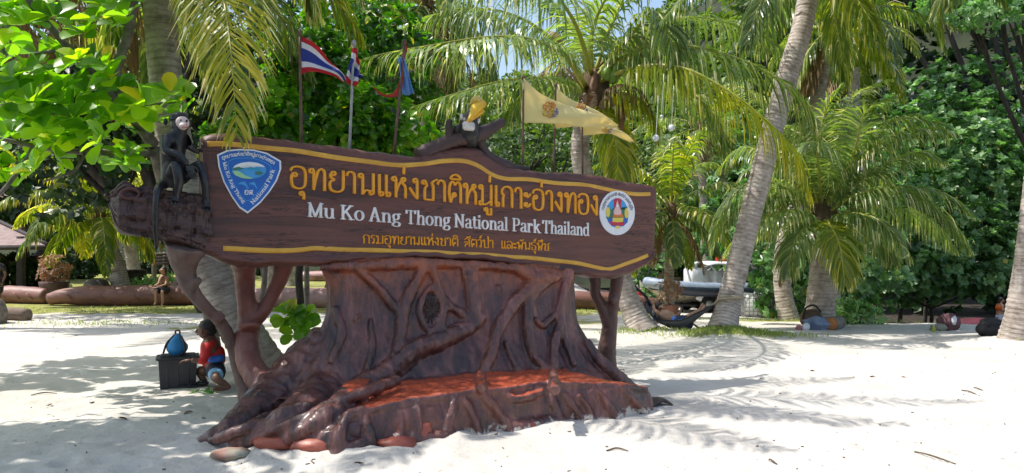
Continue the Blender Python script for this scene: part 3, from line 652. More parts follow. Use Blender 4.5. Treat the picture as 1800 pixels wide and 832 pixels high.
C2 = np.array([P(rng.uniform(-60, 240), rng.uniform(70, 300), rng.uniform(8.2, 9.2)) for _ in range(26)]); A2 = nrm(rng.normal(0, .5, (26, 3)) + V(0, -.3, .8))
rosettes(mb, C2, A2, 7, .22, .16, .95, vlo=.2, vhi=.75, jitter=.35)
# upper canopy above the frame, which shades the sand at the left
C3 = np.array([V(rng.uniform(-10.5, -5.2), rng.uniform(3.2, 7.2), rng.uniform(4.9, 6.8)) for _ in range(520)] + [V(rng.uniform(-10.5, -6.4), rng.uniform(9.2, 12.2), rng.uniform(5.4, 7.0)) for _ in range(190)]); rosettes(mb, C3, nrm(rng.normal(0, .35, (710, 3)) + V(0, 0, 1)), 7, .27, .19, .95, vlo=.3, vhi=.9)
mb.build('crown', M_alm, alm)
for k in range(14):
    e = C3[k * 50]; tube(tb, [P(236, -40, 8.2), (P(236, -60, 8.2) + e) / 2 + V(0, 0, .3), e], [.045, .03, .012], 10, 6)
tb.build('branches', M_branch, alm)

# bushes behind the sign
def bush(label, blobs, n, L=.13, W=.105, nleaf=7, **k):
    c = np.mean([b_[0] for b_ in blobs], 0); base = V(c[0], c[1], gh(c[0], c[1]))
    return leaf_tree('shrub', label, 'shrub', base, blobs, n, nleaf, L, W, k.pop('mat', M_shrub), M_branch, rt=.05, **k)
def B(px, py, Y, r): return (P(px, py, Y), np.array(r if np.ndim(r) else (r, r, r)))
bush('tall round leaved shrub behind the two red white and blue flags', [B(540, 90, 11.5, (.6, .6, .6)), B(515, 170, 11.3, (.55, .6, .6)), B(570, 150, 11.6, (.65, .6, .7)), B(530, 250, 11.4, (.8, .7, .7)), B(540, 340, 11.5, (.9, .7, .8))], 620, spread=.95, vr=(.12, .75))
bush('bright green shrub rising over the sign between the striped flag and the blue flag', [B(640, 215, 11.0, (.6, .6, .55)), B(690, 225, 11.2, (.55, .55, .5)), B(610, 250, 10.9, (.6, .6, .5)), B(660, 300, 11, (.9, .6, .7))], 420, spread=.95, vr=(.25, .92))
bush('low leafy shrub behind the shield emblem at the sign\'s top left', [B(490, 200, 10.2, (.35, .4, .4)), B(475, 245, 10.2, (.45, .4, .4)), B(430, 260, 10.3, (.5, .4, .5))], 190, spread=.95, vr=(.3, .92))
bush('dark shrub standing deep behind the torn red ribbon flag', [B(700, 110, 14.0, (.8, .7, .9)), B(650, 60, 14.5, (.8, .7, .8)), B(610, 60, 13.5, (.7, .7, .8)), B(690, 200, 14, (1, .8, .9))], 420, L=.14, W=.11, vr=(.0, .45))
# sprig by the stump, thin dark stem
o = thing('sapling', 'thin dark stem with a few big bright leaves left of the carved stump', 'sapling', on(540, 652))
sb = MB(); tube(sb, [on(540, 652, -.1), P(531, 585, 9.4), P(527, 520, 9.4), P(526, 470, 9.45), P(540, 440, 9.5)], [.06, .055, .05, .05, .045], 24, 8, wob=.06); sb.build('stem', M_darkbark, o)
C = np.array([P(a, b_, 9.15 + rng.uniform(-.1, .1)) for a, b_ in ((517, 556), (535, 560), (540, 580), (518, 588), (527, 572), (500, 557))]); mb = MB()
rosettes(mb, C, nrm(np.array([V(rng.normal(0, .3), -.8, .5) for _ in C])), 5, .2, .17, 1.0, vlo=.6, vhi=.9); mb.build('leaves', M_shrub, o)

# the bank of sea hibiscus on the right
hb = [('lower sprays of sea hibiscus hanging over the dark gap beside the white covered bundle', [(1600, 450, 30, 2.2), (1690, 440, 30.2, 2.1), (1640, 490, 29.6, (2.1, 1, .7)), (1570, 495, 29.8, (1.6, 1, .7)), (1740, 480, 30, (1.7, 1, .8))], 560),
      ('sea hibiscus billow at the right edge above the tourists in life vests', [(1760, 410, 30.5, 2.3), (1800, 340, 31, 2.6), (1850, 440, 30.5, 2.4), (1790, 260, 32, 2.5), (1720, 340, 31, 2.3)], 640),
      ('rounded sea hibiscus mass at mid height right of the broad palm leaves', [(1620, 380, 30, 2.3), (1680, 300, 31, 2.4), (1600, 290, 31, 2.3), (1540, 350, 30, 2.1), (1550, 430, 29.5, 1.9)], 680),
      ('topmost sea hibiscus crown below the dark tree canopy', [(1650, 210, 33, 2.5), (1720, 190, 33.5, 2.4), (1590, 230, 33.5, 2.1), (1560, 260, 33, 2.1), (1690, 250, 32, 2.2)], 620),
      ('sea hibiscus thicket behind the slim speckled palm', [(1370, 440, 26, 1.9), (1420, 470, 25.5, 1.8), (1330, 400, 27, 1.8), (1470, 440, 25, 1.7), (1500, 480, 24.5, 1.6), (1430, 390, 26.5, 1.8)], 640),
      ('sea hibiscus thicket behind the boat canopy', [(1250, 420, 38, 2.4), (1190, 450, 38, 2.2), (1310, 440, 36, 2.3), (1150, 480, 38, 1.8), (1130, 500, 36, 1.4)], 460)]
for lab, bl, n in hb:
    bls = [B(*q) for q in bl]; c = np.mean([q[0] for q in bls], 0)
    leaf_tree('sea_hibiscus', lab, 'shrub', V(c[0], c[1] + .8, gh(c[0], c[1] + .8)), bls, int(n * 1.35), 9, .25, .22, M_hib, M_darkbark, rt=.09, big=False, spread=.95, shell=.75, up=.5, vr=(.1, .95))
# fern-like low shrub at the foot of the broad palm
leaf_tree('low_shrub', 'low fresh green fern clump beside the log bolster', 'shrub', GY(1500, 18.6), [B(1495, 552, 18.7, (.5, .4, .28)), B(1520, 560, 18.6, (.45, .35, .25)), B(1475, 545, 19, (.4, .4, .3))], 130, 9, .2, .06, M_hib, M_branch, rt=.03, big=False, vr=(.5, 1.0))

# dark canopy trees at the upper right and deep shade trees behind
def bigtree(label, base, blobs, n, L=.4, W=.3, mat=M_dark, rt=.3, nleaf=10, vr=(.05, .8), **k):
    return leaf_tree('tree', label, 'tree', base, blobs, n, nleaf, L, W, mat, M_darkbark, rt=rt, big=False, spread=1.0, shell=.55, vr=vr, **k)
bigtree('spreading tree above the hibiscus, with unseen upper crown added to shade the corner', GY(1905, 36), [B(1600, -130, 34, (5, 4, 2.5)), B(1480, -150, 35, (4.5, 4, 2.4)), B(1720, -110, 34, (5, 4, 2.6)), B(1840, -90, 34, (5, 4, 2.6)), B(1700, 10, 36, (4, 2, 1.5)), B(1780, 150, 37, (3.5, 2, 2.6)), B(1680, 160, 37, (4, 2, 2.5)), B(1560, 120, 38, (3.2, 2, 2.6))], 900, vr=(.0, .4))  # crowns above the frame added to cast shade; leaf tones darkened for shade too
bigtree('bright leaved tree limb crossing the top right corner', GY(1960, 29), [B(1700, 15, 26, (2.0, 1.2, .55)), B(1780, 25, 25, (1.7, 1.2, .6)), B(1740, -15, 26, (2, 1, .6)), B(1840, 0, 26, (2, 1.2, .8))], 420, .2, .13, M_hib, .2, vr=(.4, 1))
bigtree('tall dark tree deep behind the hibiscus bank', GY(1620, 40), [B(1600, 260, 41, (5, 2, 5)), B(1750, 250, 41, (5, 2, 5)), B(1480, 250, 43, (4, 2, 5)), B(1500, 420, 42, (5, 2, 4)), B(1700, 430, 40, (5, 2, 4)), B(1850, 380, 40, (5, 2, 5))], 900, .55, .4, vr=(.0, .4))
bigtree('airy tree with small leaves against the sky gap', GY(1385, 42), [B(1370, 60, 42, (1.6, 1.6, 1.6)), B(1350, 120, 42, (1.2, 1.4, 1.3)), B(1400, 20, 42, (2, 1.5, 1.6)), B(1360, 170, 42, (1.3, 1.3, 1.4)), B(1400, 130, 42, (2, 2, 2)), B(1440, 200, 42, (3, 2, 4))], 520, .3, .22)
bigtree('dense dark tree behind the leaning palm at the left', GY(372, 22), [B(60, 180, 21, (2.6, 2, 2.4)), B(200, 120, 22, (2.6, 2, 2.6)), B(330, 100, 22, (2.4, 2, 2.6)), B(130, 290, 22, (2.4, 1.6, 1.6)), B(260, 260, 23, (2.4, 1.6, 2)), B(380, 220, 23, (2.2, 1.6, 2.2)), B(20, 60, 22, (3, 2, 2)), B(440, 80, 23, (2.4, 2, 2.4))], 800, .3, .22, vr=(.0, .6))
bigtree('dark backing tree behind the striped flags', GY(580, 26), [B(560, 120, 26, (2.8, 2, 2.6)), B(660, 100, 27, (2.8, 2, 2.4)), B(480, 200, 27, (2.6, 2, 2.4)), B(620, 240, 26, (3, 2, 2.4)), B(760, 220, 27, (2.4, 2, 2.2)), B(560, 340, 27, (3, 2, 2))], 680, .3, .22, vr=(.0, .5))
bigtree('feathery mid green tree behind the hornbill figure', GY(900, 40), [B(860, 300, 40, (2.6, 2, 2.2)), B(940, 270, 41, (2.8, 2, 2.4)), B(1000, 300, 40, (2.2, 2, 2)), B(800, 280, 41, (2.6, 2, 2.4)), B(900, 360, 40, (4, 2, 2))], 620, .3, .14, M_forest, vr=(.0, .55))
bigtree('round crowned light green tree on the slope behind the hanging lamps', GY(1170, 50), [B(1160, 280, 50, (3.4, 2, 2.2)), B(1210, 260, 52, (3, 2, 2.2)), B(1110, 300, 50, (3, 2, 2)), B(1180, 330, 49, (4, 2, 2))], 560, .35, .2, M_forest, vr=(.35, .95))
bigtree('dark leafy tree behind the hammock palm', GY(1290, 44), [B(1290, 290, 44, (2.4, 2, 2)), B(1330, 330, 43, (2.6, 2, 2.2)), B(1260, 330, 45, (2.2, 2, 1.8)), B(1300, 240, 46, (2.2, 2, 1.6))], 480, .4, .28, M_hib, vr=(.1, .8))
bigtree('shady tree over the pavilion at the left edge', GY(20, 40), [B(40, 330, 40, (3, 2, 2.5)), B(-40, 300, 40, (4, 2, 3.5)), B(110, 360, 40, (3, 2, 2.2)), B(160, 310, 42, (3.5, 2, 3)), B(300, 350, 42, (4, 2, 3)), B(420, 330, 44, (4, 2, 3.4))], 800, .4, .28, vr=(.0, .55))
# clipped shrubs and hedges on the lawn
for (px, Yb, r, lab) in ((120, 42, (2.2, 1, 1.3), 'rounded dark bush under the balcony house'), (250, 48, (3.4, 1, 1.1), 'long dark hedge at the back of the lawn'), (420, 46, (2.6, 1, 1.2), 'bush seen between the left log props'), (20, 36, (1.6, 1, .9), 'dark bush inside the shade of the pavilion')):
    g = GY(px, Yb); leaf_tree('lawn_bush', lab, 'shrub', g, [(g + V(0, 0, r[2] * .6), np.array(r)), (g + V(r[0] * .6, .2, r[2] * .5), np.array(r) * .7)], 210, 9, .28, .2, M_dark, M_darkbark, rt=.05, big=False, vr=(.1, .8))
# forest over the hill: one mass
fm = MB(); cc = []
for k in range(1100):
    yq = rng.uniform(54, 150); xq = rng.uniform(-.75, .78) * yq; cc.append((xq, yq))
for (xq, yq) in cc:
    z = float(hz(np.array(xq), np.array(yq))) - .5; r = rng.uniform(1.7, 3.4); m = 20
    d = rndir(m, .6); d[:, 1] -= .3; d = nrm(d); c = V(xq, yq, z + r * .8)
    rosettes(fm, c + d * r * V(1, .8, .85) * rng.uniform(.75, 1.08, (m, 1)), nrm(d + V(0, 0, .5)), 8, .95, .5, 1.0, big=False, vlo=.05, vhi=.95)
tag(fm.build('forest', M_forest), 'green forest covering the hillside behind the beach', 'forest', kind='stuff')
# turf tufts: blades in the worn lawn edge and round the hammock palm
def tufts(name, label, spots, n, h, mat):
    mb = MB(); C = []
    for (x, y, sx, sy, k) in spots:
        q = np.stack([rng.normal(x, sx, k), rng.normal(y, sy, k)], 1); C.append(np.stack([q[:, 0], q[:, 1], [gh(a, b_) for a, b_ in q]], 1))
    C = np.vstack(C); D = rndir(len(C), 1.6); leafquad(mb, C, D, rndir(len(C)), h * rng.uniform(.6, 1.3, len(C)), h * .16, 0, rng.uniform(.3, 1, len(C)))
    tag(mb.build(name, mat), label, 'grass', kind='stuff')
M_grass = leafmat('turf_blades', [(0, (.09, .12, .03)), (.5, (.19, .22, .06)), (.85, (.32, .32, .11)), (1, (.46, .41, .2))], .6, .3)
gp = on(1270, 592); gp2 = on(1131, 587); gp3 = on(1775, 604)
tufts('grass', 'short green turf round the palm feet and along the lawn edge', [(gp[0], gp[1] - .25, .5, .22, 2600), (gp[0] + .5, gp[1] - .1, .6, .2, 1200), (gp2[0] - .1, gp2[1] - .2, .4, .2, 500), (gp3[0] + .4, gp3[1] - .1, .25, .15, 160), (-10, 18.2, 1.4, .5, 500), (8, 20.5, 1.6, .5, 900)] + [(x, 22.8 + .4 * math.sin(x), .8, .7, 130) for x in np.arange(-17, 4, 1.1)], 0, .1, M_grass)
# ================================================================ THE SIGN
AL = R(30); E1 = V(math.cos(AL), math.sin(AL), 0); NF = V(math.sin(AL), -math.cos(AL), 0)
A0 = V((360 - CX) / F * 7.0, 7.0, 0)
def S(px, py, off=0.0):
    """point of the sign's own (vertical, receding) plane, off metres in front of it"""
    a = A0 + NF * off; dx = (px - CX) / F
    Y = (a[0] * NF[0] + a[1] * NF[1]) / (dx * NF[0] + NF[1])
    return P(px, py, Y)
def SE(p): return np.array([np.dot(p - A0, E1), p[2]])       # along, height
def SP(s, z, off=0.0): return A0 + E1 * s + NF * off + V(0, 0, z)

def carvedpaint(name, base, dark, warm, stretch, crack=True, rough=.33, rings=False):
    m, nt, p = newmat(name)
    vec = texc(nt, stretch, 'Object', (0, 0, 0))
    n1 = noi(nt, vec, 1.6, 6, .6, .6); n2 = noi(nt, texc(nt, (1, 1, 1)), 1.3, 4, .55)
    c = ramp(nt, n1, [(.34, dark), (.5, base), (.66, tuple(k * 1.25 for k in base))])
    w = ramp(nt, n2, [(.45, (0, 0, 0)), (.72, (1, 1, 1))])
    mx = nd(nt, "ShaderNodeMixRGB"); nt.links.new(w.outputs[0], mx.inputs[0]); nt.links.new(c.outputs[0], mx.inputs[1]); mx.inputs[2].default_value = (*warm, 1)
    out = mx.outputs[0]
    b = noi(nt, vec, 6, 7, .65, .4)
    if crack:
        v = noi(nt, vec, 3.2, 8, .62, 1.2); cr = ramp(nt, v, [(.475, (1, 1, 1)), (.497, (.12, .1, .1)), (.503, (.12, .1, .1)), (.525, (1, 1, 1))])
        g2 = ramp(nt, noi(nt, texc(nt, tuple(k * .6 for k in stretch)), 2.3, 2), [(.45, (0, 0, 0)), (.56, (1, 1, 1))])
        m3 = nd(nt, "ShaderNodeMixRGB", blend_type='MULTIPLY'); nt.links.new(g2.outputs[0], m3.inputs[0]); nt.links.new(out, m3.inputs[1]); nt.links.new(cr.outputs[0], m3.inputs[2]); out = m3.outputs[0]
    if rings:   # upright checks crossing the grain
        v = noi(nt, texc(nt, (5, 5, 1.1)), 2.6, 6, .6, .8); cr = ramp(nt, v, [(.465, (1, 1, 1)), (.49, (.1, .08, .08)), (.51, (.1, .08, .08)), (.53, (1, 1, 1))])
        m4 = nd(nt, "ShaderNodeMixRGB", blend_type='MULTIPLY'); m4.inputs[0].default_value = .85; nt.links.new(out, m4.inputs[1]); nt.links.new(cr.outputs[0], m4.inputs[2]); out = m4.outputs[0]
    nt.links.new(out, p.inputs['Base Color']); p.inputs['Roughness'].default_value = rough
    bump(nt, b, p, .55, .02); return m
M_board = carvedpaint('carved_board_paint', (.130, .048, .036), (.06, .026, .022), (.15, .05, .032), (.55, .55, 6), rough=.45)
M_log = carvedpaint('charred_log_paint', (.095, .052, .046), (.045, .028, .027), (.10, .045, .036), (1.2, 1.2, 5), rough=.55, rings=True)
M_stump = None
def stump_material():
    m, nt, p = newmat('carved_stump_paint')
    vec = texc(nt, (2.2, 2.2, .55)); v1 = texc(nt, (1, 1, 1))
    at = nd(nt, "ShaderNodeAttribute", attribute_name='red'); bl = nd(nt, "ShaderNodeAttribute", attribute_name='blush'); wh = nd(nt, "ShaderNodeAttribute", attribute_name='sandy')
    n1 = noi(nt, vec, 2.6, 7, .66, .8); n2 = noi(nt, v1, 1.5, 5, .6); n3 = noi(nt, v1, 7, 6, .7)
    c = ramp(nt, n1, [(.33, (.018, .010, .013)), (.46, (.075, .029, .027)), (.57, (.15, .054, .044)), (.72, (.30, .135, .115))])
    w = ramp(nt, n2, [(.5, (0, 0, 0)), (.75, (.7, .7, .7))])
    mx = nd(nt, "ShaderNodeMixRGB"); nt.links.new(w.outputs[0], mx.inputs[0]); nt.links.new(c.outputs[0], mx.inputs[1]); mx.inputs[2].default_value = (.24, .072, .04, 1)
    ad = nd(nt, "ShaderNodeMath", operation='MULTIPLY'); nt.links.new(bl.outputs['Fac'], ad.inputs[0]); rr = ramp(nt, n3, [(.35, (0, 0, 0)), (.7, (1, 1, 1))]); nt.links.new(rr.outputs[0], ad.inputs[1])
    m2 = nd(nt, "ShaderNodeMixRGB"); nt.links.new(ad.outputs[0], m2.inputs[0]); nt.links.new(mx.outputs[0], m2.inputs[1]); m2.inputs[2].default_value = (.40, .105, .04, 1)
    a2 = nd(nt, "ShaderNodeMath", operation='ADD'); nt.links.new(at.outputs['Fac'], a2.inputs[0]); k = nd(nt, "ShaderNodeMath", operation='MULTIPLY_ADD'); k.inputs[1].default_value = .5; k.inputs[2].default_value = -.25; nt.links.new(n3, k.inputs[0]); nt.links.new(k.outputs[0], a2.inputs[1])
    r3 = ramp(nt, a2.outputs[0], [(.42, (0, 0, 0)), (.55, (1, 1, 1))])
    m3 = nd(nt, "ShaderNodeMixRGB"); nt.links.new(r3.outputs[0], m3.inputs[0]); nt.links.new(m2.outputs[0], m3.inputs[1]); m3.inputs[2].default_value = (.42, .075, .028, 1)
    a4 = nd(nt, "ShaderNodeMath", operation='ADD'); nt.links.new(wh.outputs['Fac'], a4.inputs[0]); k2 = nd(nt, "ShaderNodeMath", operation='MULTIPLY_ADD'); k2.inputs[1].default_value = 1.6; k2.inputs[2].default_value = -.85; nt.links.new(noi(nt, v1, 9, 7, .72), k2.inputs[0]); nt.links.new(k2.outputs[0], a4.inputs[1])
    r4 = ramp(nt, a4.outputs[0], [(.48, (0, 0, 0)), (.6, (1, 1, 1))])
    m4 = nd(nt, "ShaderNodeMixRGB"); nt.links.new(r4.outputs[0], m4.inputs[0]); nt.links.new(m3.outputs[0], m4.inputs[1]); m4.inputs[2].default_value = (.55, .5, .45, 1)
    nt.links.new(m4.outputs[0], p.inputs['Base Color'])
    rg = ramp(nt, n3, [(.3, (.20, .20, .20)), (.7, (.40, .40, .40))]); nt.links.new(rg.outputs[0], p.inputs['Roughness']); p.inputs['Coat Weight'].default_value = .4; p.inputs['Coat Roughness'].default_value = .26
    rdg_ = ramp(nt, noi(nt, texc(nt, (3.2, 3.2, .7)), 4.5, 9, .7, .9), [(.38, (1, 1, 1)), (.5, (0, 0, 0)), (.60, (1, 1, 1))])
    a = bump(nt, rdg_.outputs[0], p, .3, .02); a = bump(nt, noi(nt, texc(nt, (2.6, 2.6, .8)), 7, 8, .68, .5), p, .6, .03, a); bump(nt, noi(nt, v1, 26, 5, .6), p, .3, .012, a)
    return m
M_stump = stump_material()
M_yellow = plain('yellow_border_paint', (.72, .40, .05), .4, (.62, .32, .035), 6, bs=.3)
M_orange = plain('orange_letter_paint', (.85, .38, .02), .2, (.8, .33, .015), 5, bs=.05)
M_white = plain('white_letter_paint', (.88, .87, .86), .35, (.72, .71, .70), 5, bs=.1)
def flatpaint(name, c, rough=.4): return plain(name, c, rough, tuple(k * .9 for k in c), 9, bs=.05, bd=.003)

sgn_base = on(800, 742)
sign = thing('park_sign', 'huge carved brown park sign board with orange and white lettering on a gnarled root stump', 'sign', sgn_base)

# ---- board: columns between the wavy lower and upper edges
top = [(354, 243), (380, 237), (420, 239), (470, 245), (520, 251), (600, 261), (660, 269), (715, 276), (760, 269), (800, 261), (832, 262), (850, 274), (880, 291), (930, 302), (1000, 305), (1050, 311), (1100, 322), (1146, 328)]
bot = [(358, 448), (390, 460), (430, 468), (480, 470), (560, 466), (620, 463), (700, 459), (780, 459), (860, 464), (930, 474), (1000, 484), (1050, 489), (1090, 486), (1120, 472), (1141, 452)]
TP = np.array([SE(S(*q)) for q in top]); BP = np.array([SE(S(*q)) for q in bot])
def slab(name, TP, BP, ns, nv, front, thick, mat, amp=.006, edge=.05, lip=0.0, wobe=.012, parent=sign, seed=3):
    q = np.random.default_rng(seed)
    s0, s1 = max(TP[0, 0], BP[0, 0]), min(TP[-1, 0], BP[-1, 0]); u = np.linspace(0, 1, ns)
    tp = resample(TP, ns * 3); bp = resample(BP, ns * 3)
    st = np.interp(u, np.linspace(0, 1, len(tp)), tp[:, 0]); zt = np.interp(st, tp[:, 0], tp[:, 1])
    sb = np.interp(u, np.linspace(0, 1, len(bp)), bp[:, 0]); zb = np.interp(sb, bp[:, 0], bp[:, 1])
    zt = zt + wobe * (.6 * np.sin(u * 61) + .5 * np.sin(u * 143 + 1)) * .6; zb = zb + wobe * (.7 * np.sin(u * 47 + 2) + .6 * np.sin(u * 121))
    v = np.linspace(0, 1, nv); vs = []
    for k in range(ns):
        row = []
        for a in v:
            z = zb[k] + (zt[k] - zb[k]) * a; s = sb[k] + (st[k] - sb[k]) * a; h = zt[k] - zb[k]
            de = min(a * h, (1 - a) * h); df = front - edge * math.exp(-de / .022)
            df += lip * math.exp(-((a * h - .045) / .035) ** 2)
            df += amp * mnoise.noise(Vector((s * 1.2, z * 16, 3))) + amp * .8 * mnoise.noise(Vector((s * 2.6, z * 34, 9)))
            ee = min(u[k], 1 - u[k]) * (s1 - s0); df -= edge * .5 * math.exp(-ee / .025)
            row.append(SP(s, z, df))
        for a in v[::-1][::3]:
            z = zb[k] + (zt[k] - zb[k]) * a; s = sb[k] + (st[k] - sb[k]) * a; h = zt[k] - zb[k]
            de = min(a * h, (1 - a) * h); row.append(SP(s, z, front - thick + edge * math.exp(-de / .05) + .01 * mnoise.noise(Vector((s, z * 6, 1)))))
        vs.append(row)
    m = len(vs[0]); vs = np.array(vs).reshape(-1, 3)
    i, j = np.meshgrid(np.arange(ns - 1), np.arange(m), indexing='ij'); i = i.ravel(); j = j.ravel(); k = (j + 1) % m
    mb = MB(); mb.add(vs, np.stack([i * m + j, (i + 1) * m + j, (i + 1) * m + k, i * m + k], 1))
    nf = nv
    bk = m - nf
    for c in (0, ns - 1):   # end caps as strips between front and back
        fr = [c * m + a for a in range(nf)]; ba = [c * m + nf + a for a in range(bk)][::-1]
        fc = []
        for a in range(bk - 1):
            seg = fr[a * 3:a * 3 + 4]; fc.append(seg + [ba[a + 1], ba[a]])
        mb.add(np.zeros((0, 3)), [[q_ - mb.n for q_ in f_] if c else [q_ - mb.n for q_ in f_[::-1]] for f_ in fc])
    return mb.build(name, mat, parent)
FR = .12
board = slab('board', TP, BP, 220, 46, FR, .34, M_board, lip=.035, edge=.06)
# ---- charred log end on the left, thicker and round
lt = [(190, 352), (196, 334), (214, 330), (228, 318), (243, 326), (262, 329), (290, 333), (330, 338), (368, 345)]
lb = [(190, 356), (197, 376), (192, 396), (205, 410), (270, 421), (320, 431), (350, 441), (372, 449)]
LT = np.array([SE(S(*q)) for q in lt]); LB = np.array([SE(S(*q)) for q in lb])
def roundlog():
    ns, na = 150, 90; u = np.linspace(0, 1, ns); tp, bp = resample(LT, ns), resample(LB, ns); vs = []
    for k in range(ns):
        s, zt, zb = (tp[k, 0] + bp[k, 0]) / 2, tp[k, 1], bp[k, 1]; h = (zt - zb) / 2; zc = (zt + zb) / 2; d = min(.21, h * 1.0) * (.7 if k < 4 else 1)
        for a in np.linspace(0, 2 * np.pi, na, endpoint=False):
            ca, sa = math.cos(a), math.sin(a); ca = math.copysign(abs(ca) ** .5, ca); sa = math.copysign(abs(sa) ** .7, sa)
            n_ = .05 * mnoise.noise(Vector((s * 3, math.cos(a) * 3, math.sin(a) * 3))) + .025 * mnoise.noise(Vector((s * 9, math.cos(a) * 7, math.sin(a) * 7))) - .03 * (math.sin(s * 30 + 5 * mnoise.noise(Vector((s * 2, a * 2, 0)))) > .82) * (mnoise.noise(Vector((s * 4, a * 3, 7))) > -.1) - .022 * (math.sin(a * 13 + 2 * mnoise.noise(Vector((s * 3, a, 4)))) > .85)
            vs.append(SP(s, zc + sa * (h + n_ * .4), -.07 + ca * (d + n_)))
    i, j = np.meshgrid(np.arange(ns - 1), np.arange(na), indexing='ij'); i = i.ravel(); j = j.ravel(); k = (j + 1) % na
    mb = MB(); mb.add(np.array(vs), np.stack([i * na + j, (i + 1) * na + j, (i + 1) * na + k, i * na + k], 1)); c0 = mb.n
    mb.add(np.mean(vs[:na], 0) - E1 * .02, [[0, -na * ns + (j_ + 1) % na, -na * ns + j_] for j_ in range(na)][::-1]); return mb.build('log_end', M_log, sign)
roundlog()
mb = MB()   # knot ring on the log end
c = S(229, 341, .15); th = np.linspace(0, 2 * np.pi, 20, endpoint=False)
tube(mb, [c + E1 * .07 * math.cos(a) + V(0, 0, .045 * math.sin(a)) for a in np.r_[th, 0]], [.016, .016], 30, 6); mb.build('log_knot', plain('log_knot_paint', (.13, .05, .04), .5), sign)

# ---- yellow border lines
ytop = [(364, 253), (400, 254), (450, 258), (520, 266), (600, 278), (640, 284), (700, 290), (745, 289), (780, 283), (815, 283), (840, 292), (865, 307), (890, 314), (930, 316), (980, 322), (1040, 327), (1090, 338), (1115, 341), (1143, 341)]
ybot = [(392, 437), (450, 440), (520, 440), (560, 437), (640, 440), (741, 443), (842, 448), (943, 455), (1001, 461), (1045, 469), (1073, 473), (1108, 461), (1139, 449)]
def ribbon(mb, p2, w, h, off, n, contrast=None, nib=0.0, rise=0.0, ups=None):
    """raised painted stroke along 2-D path p2 (along, height); half-round profile; width varies with direction when contrast is set"""
    p = p2; T = nrm(np.gradient(p, axis=0)); Nn = np.stack([-T[:, 1], T[:, 0]], 1)
    ww = np.full(len(p), w) if contrast is None else contrast + (w - contrast) * np.abs(T @ np.array([nib, math.sqrt(1 - nib * nib)])) ** 1.3
    prof = [(-.5, 0), (-.42, .7), (0, 1.0), (.42, .7), (.5, 0)]
    vs = []
    for (a, b) in prof:
        q = p + Nn * (a * ww)[:, None]; o = off + b * h + rise * np.linspace(0, 1, len(p)) * (b > 0)
        vs.append(np.stack([q[:, 0], q[:, 1], o], 1))
    v = np.stack(vs, 1); k = len(p)
    i, j = np.meshgrid(np.arange(k - 1), np.arange(4), indexing='ij'); i = i.ravel(); j = j.ravel()
    f = np.stack([i * 5 + j, i * 5 + j + 1, (i + 1) * 5 + j + 1, (i + 1) * 5 + j], 1)[:, ::-1]
    mb.add(np.array([SP(*q) for q in v.reshape(-1, 3)]), f)
    b = mb.n - 5 * k; mb.f += [[b + a for a in range(5)], [b + 5 * (k - 1) + a for a in range(5)][::-1]]; mb.m += [0, 0]; mb.a += [.5, .5]
for nm, ln in (('border_stripe', ytop), ('border_stripe', ybot)):
    mb = MB(); p2 = resample(np.array([SE(S(*q, FR)) for q in ln]), 160); p2[:, 1] += .003 * np.sin(np.linspace(0, 50, 160)); ribbon(mb, p2, .052, .012, FR - .004, 160); mb.build(nm, M_yellow, sign)

